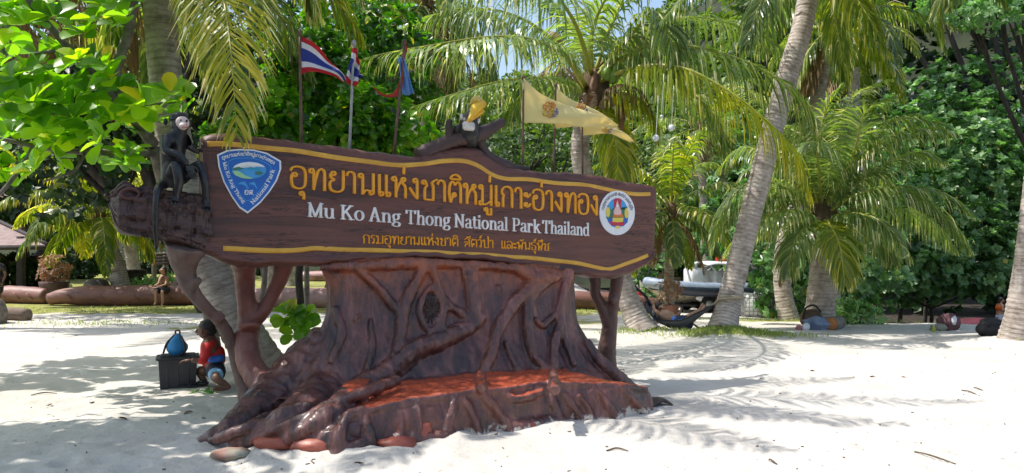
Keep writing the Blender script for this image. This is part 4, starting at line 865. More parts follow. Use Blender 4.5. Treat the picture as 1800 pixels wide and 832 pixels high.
# ---- lettering: stroke alphabets
def arc(cx, cy, rx, ry, a0, a1, n=14):
    a = np.radians(np.linspace(a0, a1, n)); return [(cx + rx * math.cos(t), cy + ry * math.sin(t)) for t in a]
def loop(cx, cy, r=.095, a0=0, d=1): return arc(cx, cy, r, r, a0, a0 + 360 * d, 16)
TH = {  # glyph: (advance, strokes)
 'อ': (.86, [arc(.40, .5, .34, .5, 165, -180, 26)[:0] + [(.06, .80), (.13, .93), (.28, 1.0), (.46, 1.0), (.64, .93), (.72, .72), (.72, .30), (.66, .10), (.5, .01), (.3, .01), (.15, .1), (.1, .32), (.11, .58), (.17, .68)] + loop(.25, .62, .085, 135, -1)]),
 'ท': (.88, [loop(.14, .87, .09, 0, 1) + [(.24, .80), (.24, 0)], [(.24, .05), (.38, .70), (.47, .92), (.60, 1.0), (.71, .92), (.74, .78), (.74, 0)]]),
 'ย': (.86, [loop(.27, .84, .085, 180, -1) + [(.13, .78), (.15, .66), (.32, .55)], [(.32, .55), (.15, .46), (.10, .28), (.17, .07), (.38, 0), (.60, .03), (.72, .16), (.74, .36), (.74, 1.0)]]),
 'า': (.58, [[(.04, .80), (.1, .94), (.22, 1.0), (.36, .95), (.42, .8), (.42, .6), (.42, 0)]]),
 'น': (.92, [loop(.14, .87, .09, 0, 1) + [(.24, .80), (.24, 0)], [(.24, .03), (.40, .2), (.58, .18)], [(.76, 1.0), (.76, .12)] + loop(.67, .11, .09, 0, -1)]),
 'เ': (.40, [[(.14, 1.0), (.14, .12)] + loop(.23, .10, .09, 180, 1)]),
 'ห': (.88, [loop(.14, .87, .09, 0, 1) + [(.24, .80), (.24, 0)], [(.24, .2), (.36, .55), (.52, .78)] + loop(.62, .86, .085, 225, 1), [(.5, .74), (.66, .62), (.73, .45), (.73, 0)]]),
 'ง': (.66, [loop(.36, .87, .09, 0, 1) + [(.46, .8), (.46, .02)], [(.47, .02), (.28, .22), (.06, .5)]]),
 'ช': (.86, [loop(.16, .84, .085, 90, 1) + [(.27, .80), (.3, .68), (.22, .55), (.2, .35), (.2, .02)], [(.2, .02), (.66, .02)], [(.66, .0), (.66, .66), (.58, .82), (.68, .92), (.86, 1.02)]]),
 'ต': (.86, [loop(.36, .36, .085, 90, 1) + [(.26, .26), (.18, .0)], [(.18, 0), (.1, .3), (.1, .62), (.16, .88), (.28, 1.0), (.42, .84)], [(.42, .84), (.56, 1.0), (.68, .9), (.73, .7), (.73, 0)]]),
 'ม': (.90, [loop(.14, .87, .09, 0, 1) + [(.24, .80), (.24, .12)] + loop(.15, .10, .09, 0, 1), [(.22, .06), (.42, .04), (.74, .22)], [(.75, 1.0), (.75, .0)]]),
 'ก': (.84, [[(.16, 0), (.16, .45), (.2, .56), (.06, .68)], [(.06, .68), (.14, .88), (.3, .99), (.5, .99), (.66, .88), (.70, .68), (.70, 0)]]),
 'ะ': (.50, [loop(.13, .70, .075, 0, 1) + [(.20, .62), (.28, .60), (.42, .74)], loop(.13, .22, .075, 0, 1) + [(.20, .14), (.28, .12), (.42, .26)]]),
 'ร': (.60, [loop(.3, .10, .085, 0, 1) + [(.39, .2), (.40, .5), (.32, .64), (.1, .70)], [(.1, .70), (.14, .92), (.28, 1.0), (.46, .95)]]),
 'ส': (.86, [loop(.36, .36, .085, 90, 1) + [(.26, .3), (.14, .0)], [(.1, .5), (.2, .64), (.45, .62), (.6, .5)], [(.08, .84), (.2, .98), (.45, 1.0), (.64, .86), (.68, .6), (.68, 0)], [(.58, .92), (.84, 1.1)]]),
 'ล': (.84, [loop(.22, .10, .085, 0, 1) + [(.12, .15), (.08, .36), (.2, .56), (.38, .52), (.5, .3), (.5, .1)], [(.08, .82), (.2, .97), (.42, 1.0), (.62, .9), (.7, .65), (.7, 0)]]),
 'ว': (.66, [loop(.36, .10, .085, 0, 1) + [(.46, .2), (.48, .6), (.42, .9), (.26, 1.0), (.06, .86)]]),
 'ป': (.88, [loop(.14, .87, .09, 0, 1) + [(.24, .80), (.24, .02)], [(.24, .02), (.72, .02)], [(.72, 0), (.72, 1.4)]]),
 'พ': (.92, [loop(.14, .87, .09, 0, 1) + [(.24, .80), (.26, 0)], [(.26, 0), (.46, .6), (.62, 0)], [(.62, 0), (.78, 1.0)]]),
 'ธ': (.80, [[(.66, .98), (.3, 1.0), (.1, .86), (.14, .68), (.5, .6), (.64, .5), (.64, 0)], [(.66, .02), (.16, .02)], [(.16, 0), (.16, .4)]]),
 'ุ': (0, [loop(-.30, -.22, .075, 0, 1) + [(-.21, -.26), (-.21, -.48)]]),
 'ู': (0, [loop(-.46, -.20, .07, 0, 1) + [(-.38, -.26), (-.38, -.44)], [(-.38, -.44), (-.16, -.44)], [(-.16, -.46), (-.16, -.14)]]),
 'ิ': (0, [[(-.70, 1.12), (-.62, 1.26), (-.42, 1.34), (-.22, 1.26), (-.14, 1.12)], [(-.70, 1.12), (-.14, 1.12)]]),
 'ื': (0, [[(-.70, 1.12), (-.62, 1.26), (-.42, 1.32), (-.22, 1.26), (-.14, 1.12)], [(-.70, 1.12), (-.14, 1.12)], [(-.16, 1.12), (-.16, 1.42)], [(-.32, 1.2), (-.32, 1.42)]]),
 '่': (0, [[(-.24, 1.14), (-.22, 1.46)]]),
 'ั': (0, [loop(-.42, 1.2, .07, 90, 1) + [(-.32, 1.14), (-.18, 1.2), (-.06, 1.34)]]),
 '์': (0, [loop(-.30, 1.26, .08, 90, 1) + [(-.3, 1.36), (-.2, 1.46), (-.08, 1.5)]]),
 ' ': (.36, []), '.': (.3, [[(.1, .02), (.1, .1)]]), '"': (.2, []),
}
TH['แ'] = (.74, TH['เ'][1] + [[(x + .35, y) for x, y in s] for s in TH['เ'][1]])
def ser(x0, x1, y): return ('s', x0, x1, y)
xh = .68
LA = {
 'M': (1.04, [[(.17, 0), (.17, .97)], [(.14, 1), (.5, .03)], [(.5, .03), (.86, 1)], [(.85, .97), (.85, 0)], ser(.02, .32, 0), ser(.02, .2, 1), ser(.68, 1.0, 0), ser(.82, 1.0, 1)]),
 'u': (.74, [[(.15, xh), (.15, .22), (.22, .04), (.36, .0), (.5, .08), (.56, .2)], [(.56, xh), (.56, 0)], ser(.0, .2, xh), ser(.42, .6, xh), ser(.54, .7, 0)]),
 'K': (.88, [[(.17, 0), (.17, 1)], [(.17, .36), (.68, .99)], [(.36, .58), (.72, .0)], ser(.02, .34, 0), ser(.02, .34, 1), ser(.52, .82, 1), ser(.54, .9, 0)]),
 'o': (.70, [arc(.34, xh / 2, .25, xh / 2 - .01, 90, 450, 26)]),
 'A': (.86, [[(.12, 0), (.42, .99)], [(.41, 1.0), (.70, 0)], [(.2, .34), (.6, .34)], ser(.0, .26, 0), ser(.54, .86, 0)]),
 'n': (.76, [[(.17, xh), (.17, 0)], [(.17, .44), (.28, .62), (.42, .67), (.54, .6), (.58, .42), (.58, 0)], ser(.02, .2, xh), ser(.04, .3, 0), ser(.45, .71, 0)]),
 'g': (.68, [arc(.30, .45, .19, .21, 90, 450, 22), [(.44, .6), (.52, .68), (.62, .66)], [(.2, .26), (.14, .16), (.24, .09), (.44, .06), (.56, -.04), (.5, -.2), (.3, -.25), (.1, -.19), (.08, -.07), (.22, .05)]]),
 'T': (.84, [[(.40, 0), (.40, 1)], [(.04, .97), (.76, .97)], [(.06, .99), (.05, .76)], [(.74, .99), (.75, .76)], ser(.24, .56, 0)]),
 'h': (.76, [[(.17, 1.02), (.17, 0)], [(.17, .44), (.28, .62), (.42, .67), (.54, .6), (.58, .42), (.58, 0)], ser(.02, .2, 1.01), ser(.04, .3, 0), ser(.45, .71, 0)]),
 'N': (.94, [[(.17, 0), (.17, .97)], [(.15, 1), (.75, .02)], [(.75, .03), (.75, 1)], ser(.02, .32, 0), ser(.0, .2, 1), ser(.6, .9, 1)]),
 'a': (.66, [[(.12, .52), (.2, .65), (.34, .68), (.46, .6), (.48, .45), (.48, .1), (.56, .0), (.64, .06)], [(.48, .40), (.2, .32), (.1, .18), (.14, .04), (.26, .0), (.4, .06), (.48, .16)]]),
 't': (.46, [[(.20, .88), (.20, .16), (.26, .03), (.36, .02), (.42, .1)], [(.03, .66), (.4, .66)]]),
 'i': (.38, [[(.18, xh), (.18, 0)], [(.18, .87), (.18, 1.0)], ser(.03, .2, xh), ser(.04, .33, 0)]),
 'l': (.38, [[(.18, 1.02), (.18, 0)], ser(.03, .2, 1.01), ser(.04, .33, 0)]),
 'P': (.76, [[(.17, 0), (.17, 1)], [(.17, .97), (.42, .98), (.60, .90), (.64, .72), (.58, .54), (.42, .47), (.17, .47)], ser(.02, .36, 0), ser(.02, .2, .99)]),
 'r': (.58, [[(.17, xh), (.17, 0)], [(.17, .42), (.26, .6), (.38, .67), (.5, .62)], [(.47, .64), (.47, .52)], ser(.02, .2, xh), ser(.04, .32, 0)]),
 'k': (.76, [[(.17, 1.02), (.17, 0)], [(.17, .26), (.52, .66)], [(.32, .44), (.62, 0)], ser(.02, .2, 1.01), ser(.04, .3, 0), ser(.4, .66, xh), ser(.48, .76, 0)]),
 'd': (.76, [[(.56, 1.02), (.56, 0)], [(.56, .5), (.44, .65), (.3, .67), (.15, .56), (.11, .34), (.16, .1), (.3, .0), (.44, .04), (.56, .18)], ser(.4, .58, 1.01), ser(.54, .7, 0)]),
 ' ': (.36, []), '.': (.3, [[(.12, .02), (.12, .1)]]),
}
def layout(txt, table, mapf, w, h, thin=None, nib=0.0, off=FR, mb=None):
    """lay txt out; mapf(gx, gy) -> sign-plane point"""
    mb = mb or MB(); x = 0; k = 0
    for ch in txt:
        adv, strokes = table[ch]
        for st in strokes:
            if isinstance(st, tuple) and st[0] == 's':
                pts = np.array([(st[1], st[3] + (.025 if st[3] == 0 else -.025)), (st[2], st[3] + (.025 if st[3] == 0 else -.025))]); sw, st_thin = (thin or w) * 1.15, None
                n = 2
            else:
                pts = np.array(st, float); n = 6 if len(pts) == 2 else min(46, 3 * len(pts)); sw, st_thin = w, thin
            q = resample(pts, n) if n > 2 else pts
            T = nrm(np.gradient(q, axis=0))
            ww = np.full(len(q), sw) if st_thin is None else st_thin + (sw - st_thin) * np.abs(T @ np.array([nib, math.sqrt(1 - nib * nib)])) ** 1.4
            Nn = np.stack([-T[:, 1], T[:, 0]], 1); k += 1
            prof = [(-.5, -.3), (-.40, .72), (0, 1.0), (.40, .72), (.5, -.3)]
            if len(q) == 2 or (np.linalg.norm(q[0] - q[-1]) > .05): q[0] -= T[0] * sw * .12; q[-1] += T[-1] * sw * .12
            vs = []
            for (a, b) in prof:
                g = q + Nn * (a * ww)[:, None]; hh = off + h * b * (1 + .02 * (k % 7)) + .0006 * np.linspace(0, 1, len(q))
                vs.append([mapf(x + gx, gy, o) for (gx, gy), o in zip(g, hh)])
            v = np.transpose(np.array(vs), (1, 0, 2)); m = len(q)
            i, j = np.meshgrid(np.arange(m - 1), np.arange(4), indexing='ij'); i = i.ravel(); j = j.ravel()
            f = np.stack([i * 5 + j, i * 5 + j + 1, (i + 1) * 5 + j + 1, (i + 1) * 5 + j], 1)[:, ::-1]
            b0 = mb.n; mb.add(v.reshape(-1, 3), f)
            mb.f += [[b0 + a for a in range(5)], [b0 + 5 * (m - 1) + a for a in range(5)][::-1]]; mb.m += [0, 0]; mb.a += [.5, .5]
        x += adv
    return mb, x
def width(txt, table): return sum(table[c][0] for c in txt)
def line(txt, table, p0, p1, h0, h1, w, hh, thin=None, mb=None, nib=0.0):
    """text from photo point p0 to p1 on the board, cap heights h0..h1 (photo px)"""
    a, b = SE(S(*p0, FR)), SE(S(*p1, FR)); wt = width(txt, table)
    ha = SE(S(p0[0], p0[1] - h0, FR))[1] - a[1]; hb = SE(S(p1[0], p1[1] - h1, FR))[1] - b[1]
    def mapf(gx, gy, o):
        t = gx / wt; q = a + (b - a) * t; return SP(q[0], q[1] + gy * (ha + (hb - ha) * t), o)
    return layout(txt, table, mapf, w, hh, thin, nib, FR, mb)[0]
line('อุทยานแห่งชาติหมู่เกาะอ่างทอง', TH, (508, 330), (1053, 379), 38, 35, .165, .022, .10, nib=-.25).build('thai_lettering', M_orange, sign)
mb = MB()
for wd_, x0, y0, x1, y1, h0, h1 in (('Mu', 540, 381, 589, 384.5, 25, 25), ('Ko', 598, 385.5, 641, 388.5, 25, 25), ('Ang', 648, 389, 705, 393, 24.5, 24), ('Thong', 713, 393.5, 792, 399, 24, 24), ('National', 798, 399.5, 893, 406, 23.5, 23), ('Park', 900, 406.5, 950, 410, 23, 22.5), ('Thailand', 953, 410, 1036, 415, 22.5, 22)):
    line(wd_, LA, (x0, y0), (x1, y1), h0, h1, .19, .016, .07, mb)
mb.build('english_lettering', M_white, sign)
mb = MB()
for wd_, x0, y0, x1, y1, h0, h1 in (('กรมอุทยานแห่งชาติ', 637, 428, 806, 433, 15, 14), ('สัตว์ป่า', 815, 433.5, 868, 436.5, 14, 14), ('และพันธุ์พืช', 880, 437, 966, 441, 13.5, 13)):
    line(wd_, TH, (x0, y0), (x1, y1), h0, h1, .16, .012, .10).build('small_thai_lettering', M_orange, sign)

# ---- flat painted emblems, drawn in the sign's plane
def poly(pix, off, mat, name, parent, thick=.004, smooth=0):
    q = np.array(pix, float)
    if smooth: q = resample(np.vstack([q, q[:1]]), smooth)[:-1]
    f = [S(x, y, off) for x, y in q]; bk = [S(x, y, off) - NF * thick for x, y in q]; n = len(q)
    bm = bmesh.new(); a = [bm.verts.new(v) for v in f]; b = [bm.verts.new(v) for v in bk]
    bm.faces.new(a)
    for i in range(n): bm.faces.new([a[i], a[(i + 1) % n], b[(i + 1) % n], b[i]])
    bmesh.ops.triangulate(bm, faces=[fc for fc in bm.faces if len(fc.verts) > 4]); bmesh.ops.recalc_face_normals(bm, faces=bm.faces)
    me = bpy.data.meshes.new(name); bm.to_mesh(me); bm.free(); me.materials.append(mat); return link(name, me, parent)
def ell(cx, cy, rx, ry, n=36, a0=0, a1=360): return arc(cx, cy, rx, ry, a0, a1, n + 1)[:-1]
FB = FR + .012
Mw = flatpaint('emblem_white', (.82, .83, .86)); Mb = flatpaint('emblem_blue', (.012, .13, .52)); Mlb = flatpaint('emblem_light_blue', (.06, .36, .75)); Mg = flatpaint('emblem_pale_green', (.36, .66, .36))
Mteal = flatpaint('emblem_teal', (.02, .33, .52)); Mdg = flatpaint('emblem_island_green', (.05, .2, .14)); Mr = flatpaint('emblem_crimson', (.55, .03, .06)); My = flatpaint('emblem_yellow', (.80, .62, .10)); Mpk = flatpaint('emblem_pink', (.8, .5, .5)); Mor = flatpaint('emblem_orange', (.7, .2, .04))
shp = [(381.5, 272), (399, 264), (421, 262), (446, 263), (470, 269), (494, 283), (494.5, 297), (487, 318), (474, 338), (458, 357), (435.5, 375.5), (421, 366), (407, 346), (393, 320), (384, 293)]
sc0 = np.array((436, 310.0))
def shr(k): return [tuple(sc0 + (np.array(q) - sc0) * k) for q in shp]
def smooth_poly(pts, n):   # rounded corners
    q = np.array(pts); return resample(np.vstack([q[-2:], q, q[:3]]), n * 2)[int(n * .2):int(n * 1.75)]
shield = poly(shp, FB, Mw, 'shield_emblem', sign, .02)
poly(shr(.945), FB + .002, Mb, 'blue_field', shield)
ring = MB(); q = np.array([SE(S(*k, FR)) for k in shr(.66)]); ribbon(ring, resample(np.vstack([q, q[:1]]), 90), .006, .0015, FB + .002, 90); ring.build('inner_line', Mlb, shield)
poly(ell(438, 299.5, 30, 15, 40), FB + .0045, Mlb, 'sea_picture', shield)
poly([(409, 296), (413, 291), (424, 286.5), (438, 284.8), (452, 286.5), (462, 290.5), (466, 294), (455, 292.5), (446, 294.5), (436, 292.5), (425, 295)], FB + .0065, Mw, 'cloud_patch', shield)
poly([(408.8, 299), (410, 295.5), (420, 293.5), (428, 296), (426, 298), (415, 299.5)], FB + .008, Mdg, 'island_patch', shield); poly([(433, 297.5), (440, 293.5), (452, 296), (462, 297), (455, 299), (440, 299)], FB + .008, Mteal, 'island_patch', shield); poly([(448, 303), (456, 300.5), (463, 304), (458, 308), (450, 307)], FB + .008, Mdg, 'island_patch', shield)
poly([(408.5, 301), (417, 300.5), (424, 303), (430, 308), (440, 312), (446, 314), (438, 314.5), (425, 313), (413, 308)], FB + .0085, Mg, 'beach_patch', shield)
dol = [(417.5, 324), (424, 320), (430, 319.5), (433, 323.5), (435, 330), (438, 331.5), (434.5, 332), (431, 326.5), (424, 324)]
poly(dol, FB + .0045, Mlb, 'dolphin_mark', shield); poly([(x + 19, y + 1) for x, y in dol[:1] + dol[1:]][0:] and [(437 + (x - 417.5) * .8, 322.5 + (y - 322) * .9) for x, y in dol], FB + .0045, Mlb, 'dolphin_mark', shield)
def arctext(txt, table, path, h, w, off, hh, mat, name, parent, thin=None, flip=False):
    """small lettering along a photo-pixel path on the emblem; h = letter height in px"""
    pp = resample(np.array(path, float), 80); s = np.r_[0, np.cumsum(np.linalg.norm(np.diff(pp, axis=0), axis=1))]; wt = width(txt, table); T = nrm(np.gradient(pp, axis=0))
    Ln = s[-1]
    def mapf(gx, gy, o):
        t = gx / wt * Ln; b = np.array([np.interp(t, s, pp[:, 0]), np.interp(t, s, pp[:, 1])]); d = nrm(np.array([np.interp(t, s, T[:, 0]), np.interp(t, s, T[:, 1])]))
        n = np.array([d[1], -d[0]]); q = b + n * gy * h; return S(q[0], q[1], o)
    layout(txt, table, mapf, w, hh, thin, 0, off)[0].build(name, mat, parent)
arctext('อุทยานแห่งชาติหมู่เกาะอ่างทอง', TH, [(391, 281), (410, 275.5), (436, 274), (460, 279), (482, 290)], 5.2, .2, FB + .003, .002, Mw, 'emblem_lettering', shield)
arctext('Mu Ko Ang Thong', LA, [(391.5, 286), (396, 302), (405, 324), (417, 345), (428, 358)], 6.2, .2, FB + .003, .002, Mw, 'emblem_lettering', shield, .1)
arctext('National Park', LA, [(444.5, 360), (459, 344), (473, 324), (483.5, 299)], 7.2, .2, FB + .003, .002, Mw, 'emblem_lettering', shield, .1)
arctext('อส.', TH, [(429.5, 342), (447, 343)], 7.5, .2, FB + .003, .002, Mw, 'emblem_lettering', shield)
rc = (1085, 374.5)
rnd = poly(ell(*rc, 31, 39, 60), FB, Mw, 'round_emblem', sign, .02)
poly(ell(*rc, 19, 26, 40), FB + .002, Mlb, 'sky_field', rnd)
poly([(1068, 361), (1074, 369), (1078, 366), (1085, 371), (1092, 366), (1097, 370), (1103, 364), (1104, 384), (1066, 384)], FB + .004, Mdg, 'hill_field', rnd)
poly([(1079, 352), (1082, 349), (1090, 349), (1093, 352), (1091, 366), (1080, 366)], FB + .0055, Mr, 'canopy_field', rnd)
poly(ell(1069, 373, 3.6, 9, 14), FB + .006, My, 'gold_scroll', rnd); poly(ell(1101.5, 375, 3.6, 9, 14), FB + .006, My, 'gold_scroll', rnd)
poly([(1067, 384), (1104, 384), (1103, 391), (1096, 398), (1076, 398), (1070, 391)], FB + .0055, Mb, 'base_field', rnd)
poly([(1073, 389), (1098, 389), (1096, 397), (1074, 396)], FB + .0075, Mr, 'throne_tier', rnd); poly([(1077, 383), (1096, 383), (1095, 390), (1086, 391), (1077, 390)], FB + .009, My, 'throne_tier', rnd); poly([(1079, 376), (1094, 376), (1096, 382), (1077, 382)], FB + .0105, Mor, 'throne_tier', rnd)
poly([(1085.5, 352), (1087, 358), (1088.5, 364), (1092, 370), (1091, 377), (1080, 377), (1079, 370), (1082.5, 364), (1083.5, 358)], FB + .012, Mpk, 'seated_figure', rnd, smooth=30)
poly(ell(1085.5, 362, 2.1, 2.8, 14), FB + .0135, Mw, 'seated_figure', rnd)
poly(ell(1086, 399.5, 5, 2.4, 14), FB + .0075, My, 'base_scroll', rnd)
Mbk = flatpaint('emblem_grey_ink', (.18, .2, .26))
arctext('กรมอุทยานแห่งชาติ สัตว์ป่า และพันธุ์พืช', TH, arc(*rc, 23.5, 30.5, 188, 352, 30), 4.0, .16, FB + .003, .0015, Mbk, 'emblem_lettering', rnd)
# ---- carved forked branch on the top edge
M_br = carvedpaint('dark_carved_branch', (.06, .033, .03), (.025, .016, .016), (.09, .045, .035), (2, 2, 2), crack=False, rough=.55)
mb = MB()
tube(mb, [S(735, 276, .0), S(765, 262, .0), S(800, 248, .02), (S(835, 240, .03)), S(860, 228, .02), S(885, 214, 0)], [.10, .095, .085, .09, .075, .045], 28, 10, wob=.13)
tube(mb, [S(788, 252, .02), S(790, 232, .03), S(789, 222, .03), S(791, 211, .04)], [.06, .045, .04, .03], 12, 8, wob=.08)
tube(mb, [S(838, 240, .0), S(846, 256, 0), S(856, 274, 0), S(884, 291, 0), S(905, 297, 0), S(930, 297, 0)], [.07, .06, .07, .09, .05, .03], 22, 9, wob=.08)
mb.build('carved_branch', M_br, sign)

# ---- root stump: lofted trunk, ledge, roots, fused by a voxel remesh
sm = MB()
rows = [((556, 452), (1012, 468), .17), ((572, 500), (1007, 500), .22), ((575, 545), (1008, 537), .27), ((564, 580), (1013, 566), .33), ((538, 615), (1027, 595), .42), ((498, 655), (1050, 626), .52), ((445, 705), (1082, 656), .68), ((398, 748), (1112, 690), .8), ((380, 775), (1120, 705), .85)]
na = 72; ring_pts = []
RL = np.array([S(*r[0]) for r in rows]); RR_ = np.array([S(*r[1]) for r in rows]); RB = np.array([r[2] for r in rows])
nr = 40; RLs, RRs = resample(RL, nr), resample(RR_, nr); RBs = np.interp(np.linspace(0, 1, nr), np.linspace(0, 1, len(RB)), RB)
for k in range(nr):
    c = (RLs[k] + RRs[k]) / 2; h = (RRs[k] - RLs[k]) / 2
    for a in np.linspace(0, 2 * np.pi, na, endpoint=False):
        ca, sa = math.cos(a), math.sin(a); x = math.copysign(abs(ca) ** .7, ca); y = math.copysign(abs(sa) ** .75, sa)
        ring_pts.append(c + h * x + NF * RBs[k] * y * (1 if y > 0 else .7))
i, j = np.meshgrid(np.arange(nr - 1), np.arange(na), indexing='ij'); i = i.ravel(); j = j.ravel(); k = (j + 1) % na
sm.add(np.array(ring_pts), np.stack([i * na + j, i * na + k, (i + 1) * na + k, (i + 1) * na + j], 1))
sm.f += [[q for q in range(na)], [(nr - 1) * na + q for q in range(na)][::-1]]; sm.m += [0, 0]; sm.a += [.5, .5]
def tr(px, py, ex=0.0):
    """point on the trunk's carved front as seen at px, py"""
    best = None
    off = .3
    for it in range(6):
        p = S(px, py, off); kz = np.argmin(np.abs((RLs[:, 2] + RRs[:, 2]) / 2 - p[2])); c = (RLs[kz] + RRs[kz]) / 2; h = np.linalg.norm(RRs[kz] - RLs[kz]) / 2
        u = np.clip(np.dot(p - c, E1) / h, -.97, .97); off = RBs[kz] * (1 - abs(u) ** (2 / .7)) ** (.375)
    return S(px, py, off + ex)
def cap(pts, r, n=None, seg=9, flat=1.0): tube(sm, pts, r, n, seg, wob=.09, flat=flat)
# ledge: flat-topped bench of concrete roots in front
led = [(420, 788), (470, 790), (520, 799), (560, 803), (600, 804), (660, 790), (740, 782), (800, 772), (860, 765), (920, 757), (980, 746), (1040, 740), (1100, 735), (1150, 722)]
outward_trunk = True
fl = np.array([G(*q) for q in led]); fl = resample(fl, 40)
zt = np.interp(np.linspace(0, 1, 40), [0, .08, .2, .32, .5, .7, .88, 1], [.05, .12, .24, .335, .365, .365, .325, .23])
vs = []; prof = [(0.0, -.12, 0), (0.0, .1, 0), (.02, .55, 0), (.05, .85, 0), (.12, 1.0, 0), (.35, 1.03, 0), (1.15, 1.08, 0), (1.15, -.12, 0)]
for k in range(40):
    t = np.gradient(fl, axis=0)[k]; nrm_in = nrm(V(-t[1], t[0], 0)); shade = 1.0 if k > 3 else .6 + .1 * k
    for (ins, zz, _) in prof:
        p = fl[k] + nrm_in * ins * (1 if ins < 1 else (.75 + .3 * min(1, k / 10))); vs.append(V(p[0], p[1], zt[k] * zz if zz > 0 else zz))
m = len(prof); i, j = np.meshgrid(np.arange(39), np.arange(m), indexing='ij'); i = i.ravel(); j = j.ravel(); k = (j + 1) % m
b0_ = sm.n; f0_ = len(sm.f); sm.add(np.array(vs), np.stack([i * m + j, (i + 1) * m + j, (i + 1) * m + k, i * m + k], 1))
sm.f += [[b0_ + q for q in range(m)][::-1], [b0_ + 39 * m + q for q in range(m)]]; sm.m += [0, 0]; sm.a += [.5, .5]
def gp_(px, py, z): # point at height z seen at px, py
    Y = (EYE - z) * F / (py - HZ); return V((px - CX) / F * Y, Y, z)
def outward(v0, f0):
    'turn a closed piece right side out'
    vv = np.concatenate(sm.v); vol = 0
    for f in sm.f[f0:]:
        a = vv[f[0]]
        for q in range(1, len(f) - 1): vol += np.dot(a - vv[v0], np.cross(vv[f[q]] - vv[v0], vv[f[q + 1]] - vv[v0]))
    print('piece volume', vol / 6)
    if vol < 0: sm.f[f0:] = [f[::-1] for f in sm.f[f0:]]
outward(b0_, f0_)
# big left buttress root sweeping forward to its tip
cap([tr(580, 600, -.22), tr(535, 645, -.22), tr(485, 695, -.14), gp_(425, 742, .14), gp_(380, 768, .07), gp_(344, 779, .0)], [.2, .24, .24, .19, .12, .04], 30, 14)
cap([tr(630, 640, -.2), tr(575, 690, -.12), gp_(520, 730, .25), gp_(465, 762, .13), gp_(410, 784, .02)], [.2, .22, .19, .13, .07], 28, 14)
cap([tr(690, 660, -.12), tr(640, 692, -.08), gp_(585, 725, .30), gp_(530, 760, .17), gp_(480, 782, .05)], [.16, .18, .15, .10, .06], 26, 14)
cap([gp_(700, 668, .46), gp_(640, 690, .42), gp_(580, 712, .36), gp_(515, 742, .25), gp_(440, 776, .08)], [.05, .06, .055, .05, .04], 30, 9)
cap([tr(600, 690, .0), tr(520, 712, .02), gp_(440, 750, .2), gp_(370, 776, .05)], [.05, .055, .05, .035], 26, 9)
cap([gp_(540, 742, .25), gp_(490, 764, .14), gp_(420, 784, .03)], [.035, .04, .03], 20, 8)
cap([gp_(512, 722, .30), gp_(519, 718, .32)], [.05, .045], 5, 9)
# roots crawling over the trunk
for pts, r in (([(618, 462), (640, 484), (663, 504), (690, 536), (707, 556)], [.05, .05, .055, .05]),
               ([(746, 462), (738, 485), (720, 515), (706, 552), (703, 590), (694, 634), (690, 655)], [.06, .06, .065, .07, .07, .06, .05]),
               ([(756, 465), (763, 485), (772, 509), (791, 537), (826, 560), (845, 566)], [.055, .05, .05, .05, .05]),
               ([(818, 464), (824, 500), (826, 520), (835, 562)], [.085, .07, .06, .06]), ([(833, 464), (836, 500), (838, 520), (838, 562)], [.04, .04, .04]),
               ([(852, 556), (832, 570), (806, 584), (765, 602), (735, 612), (712, 626), (682, 654), (622, 684), (560, 715)], [.05, .09, .10, .11, .12, .11, .10, .08, .04]),
               ([(740, 612), (720, 640), (690, 660), (640, 680)], [.05, .06, .06, .03]),
               ([(952, 494), (925, 512), (904, 532), (888, 556), (876, 577), (868, 598), (864, 620), (852, 648), (847, 658)], [.06, .085, .09, .08, .08, .075, .075, .07, .05]),
               ([(985, 480), (950, 505), (930, 530), (926, 560), (930, 592), (940, 627), (955, 645), (968, 656)], [.05, .06, .07, .07, .07, .075, .07, .06]),
               ([(1000, 474), (994, 500), (988, 521), (982, 550), (984, 570), (976, 600), (974, 640), (972, 660)], [.075, .065, .06, .06, .06, .055, .055]),
               ([(984, 575), (994, 600), (1003, 625), (1012, 645)], [.05, .055, .05, .05]), ([(940, 560), (952, 572), (966, 562), (982, 549)], [.03, .035, .035, .03]),
               ([(757, 502), (746, 520), (736, 545), (745, 570), (757, 586)], [.03, .035, .035, .03]), ([(757, 502), (768, 520), (778, 545), (770, 572), (757, 586), (762, 600)], [.035, .04, .04, .035, .03]), ([(780, 540), (778, 566), (768, 592)], [.045, .045, .05]),
               ([(900, 470), (925, 482), (955, 490), (985, 482)], [.05, .08, .09, .06]), ([(560, 470), (640, 468), (740, 463), (840, 466), (920, 474), (1000, 484)], [.05, .06, .06, .06, .06, .05]),
               ([(590, 540), (600, 590), (580, 640)], [.03, .05, .04]), ([(650, 560), (655, 610), (640, 660)], [.03, .04, .03]), ([(890, 600), (900, 630), (915, 655)], [.04, .05, .05]), ([(1030, 600), (1050, 630), (1085, 662), (1120, 690)], [.05, .07, .08, .06])):
    cap([tr(*q, .018) for q in pts], r, len(pts) * 7, 9)
for px, py, r in ((633, 562, .05), (876, 509, .035), (832, 534, .035), (593, 566, .03)):
    c = tr(px, py, .0); cap([c + E1 * r * math.cos(a) + V(0, 0, r * math.sin(a)) for a in np.linspace(0, 2 * np.pi, 14)], [.018, .018], 20, 6)
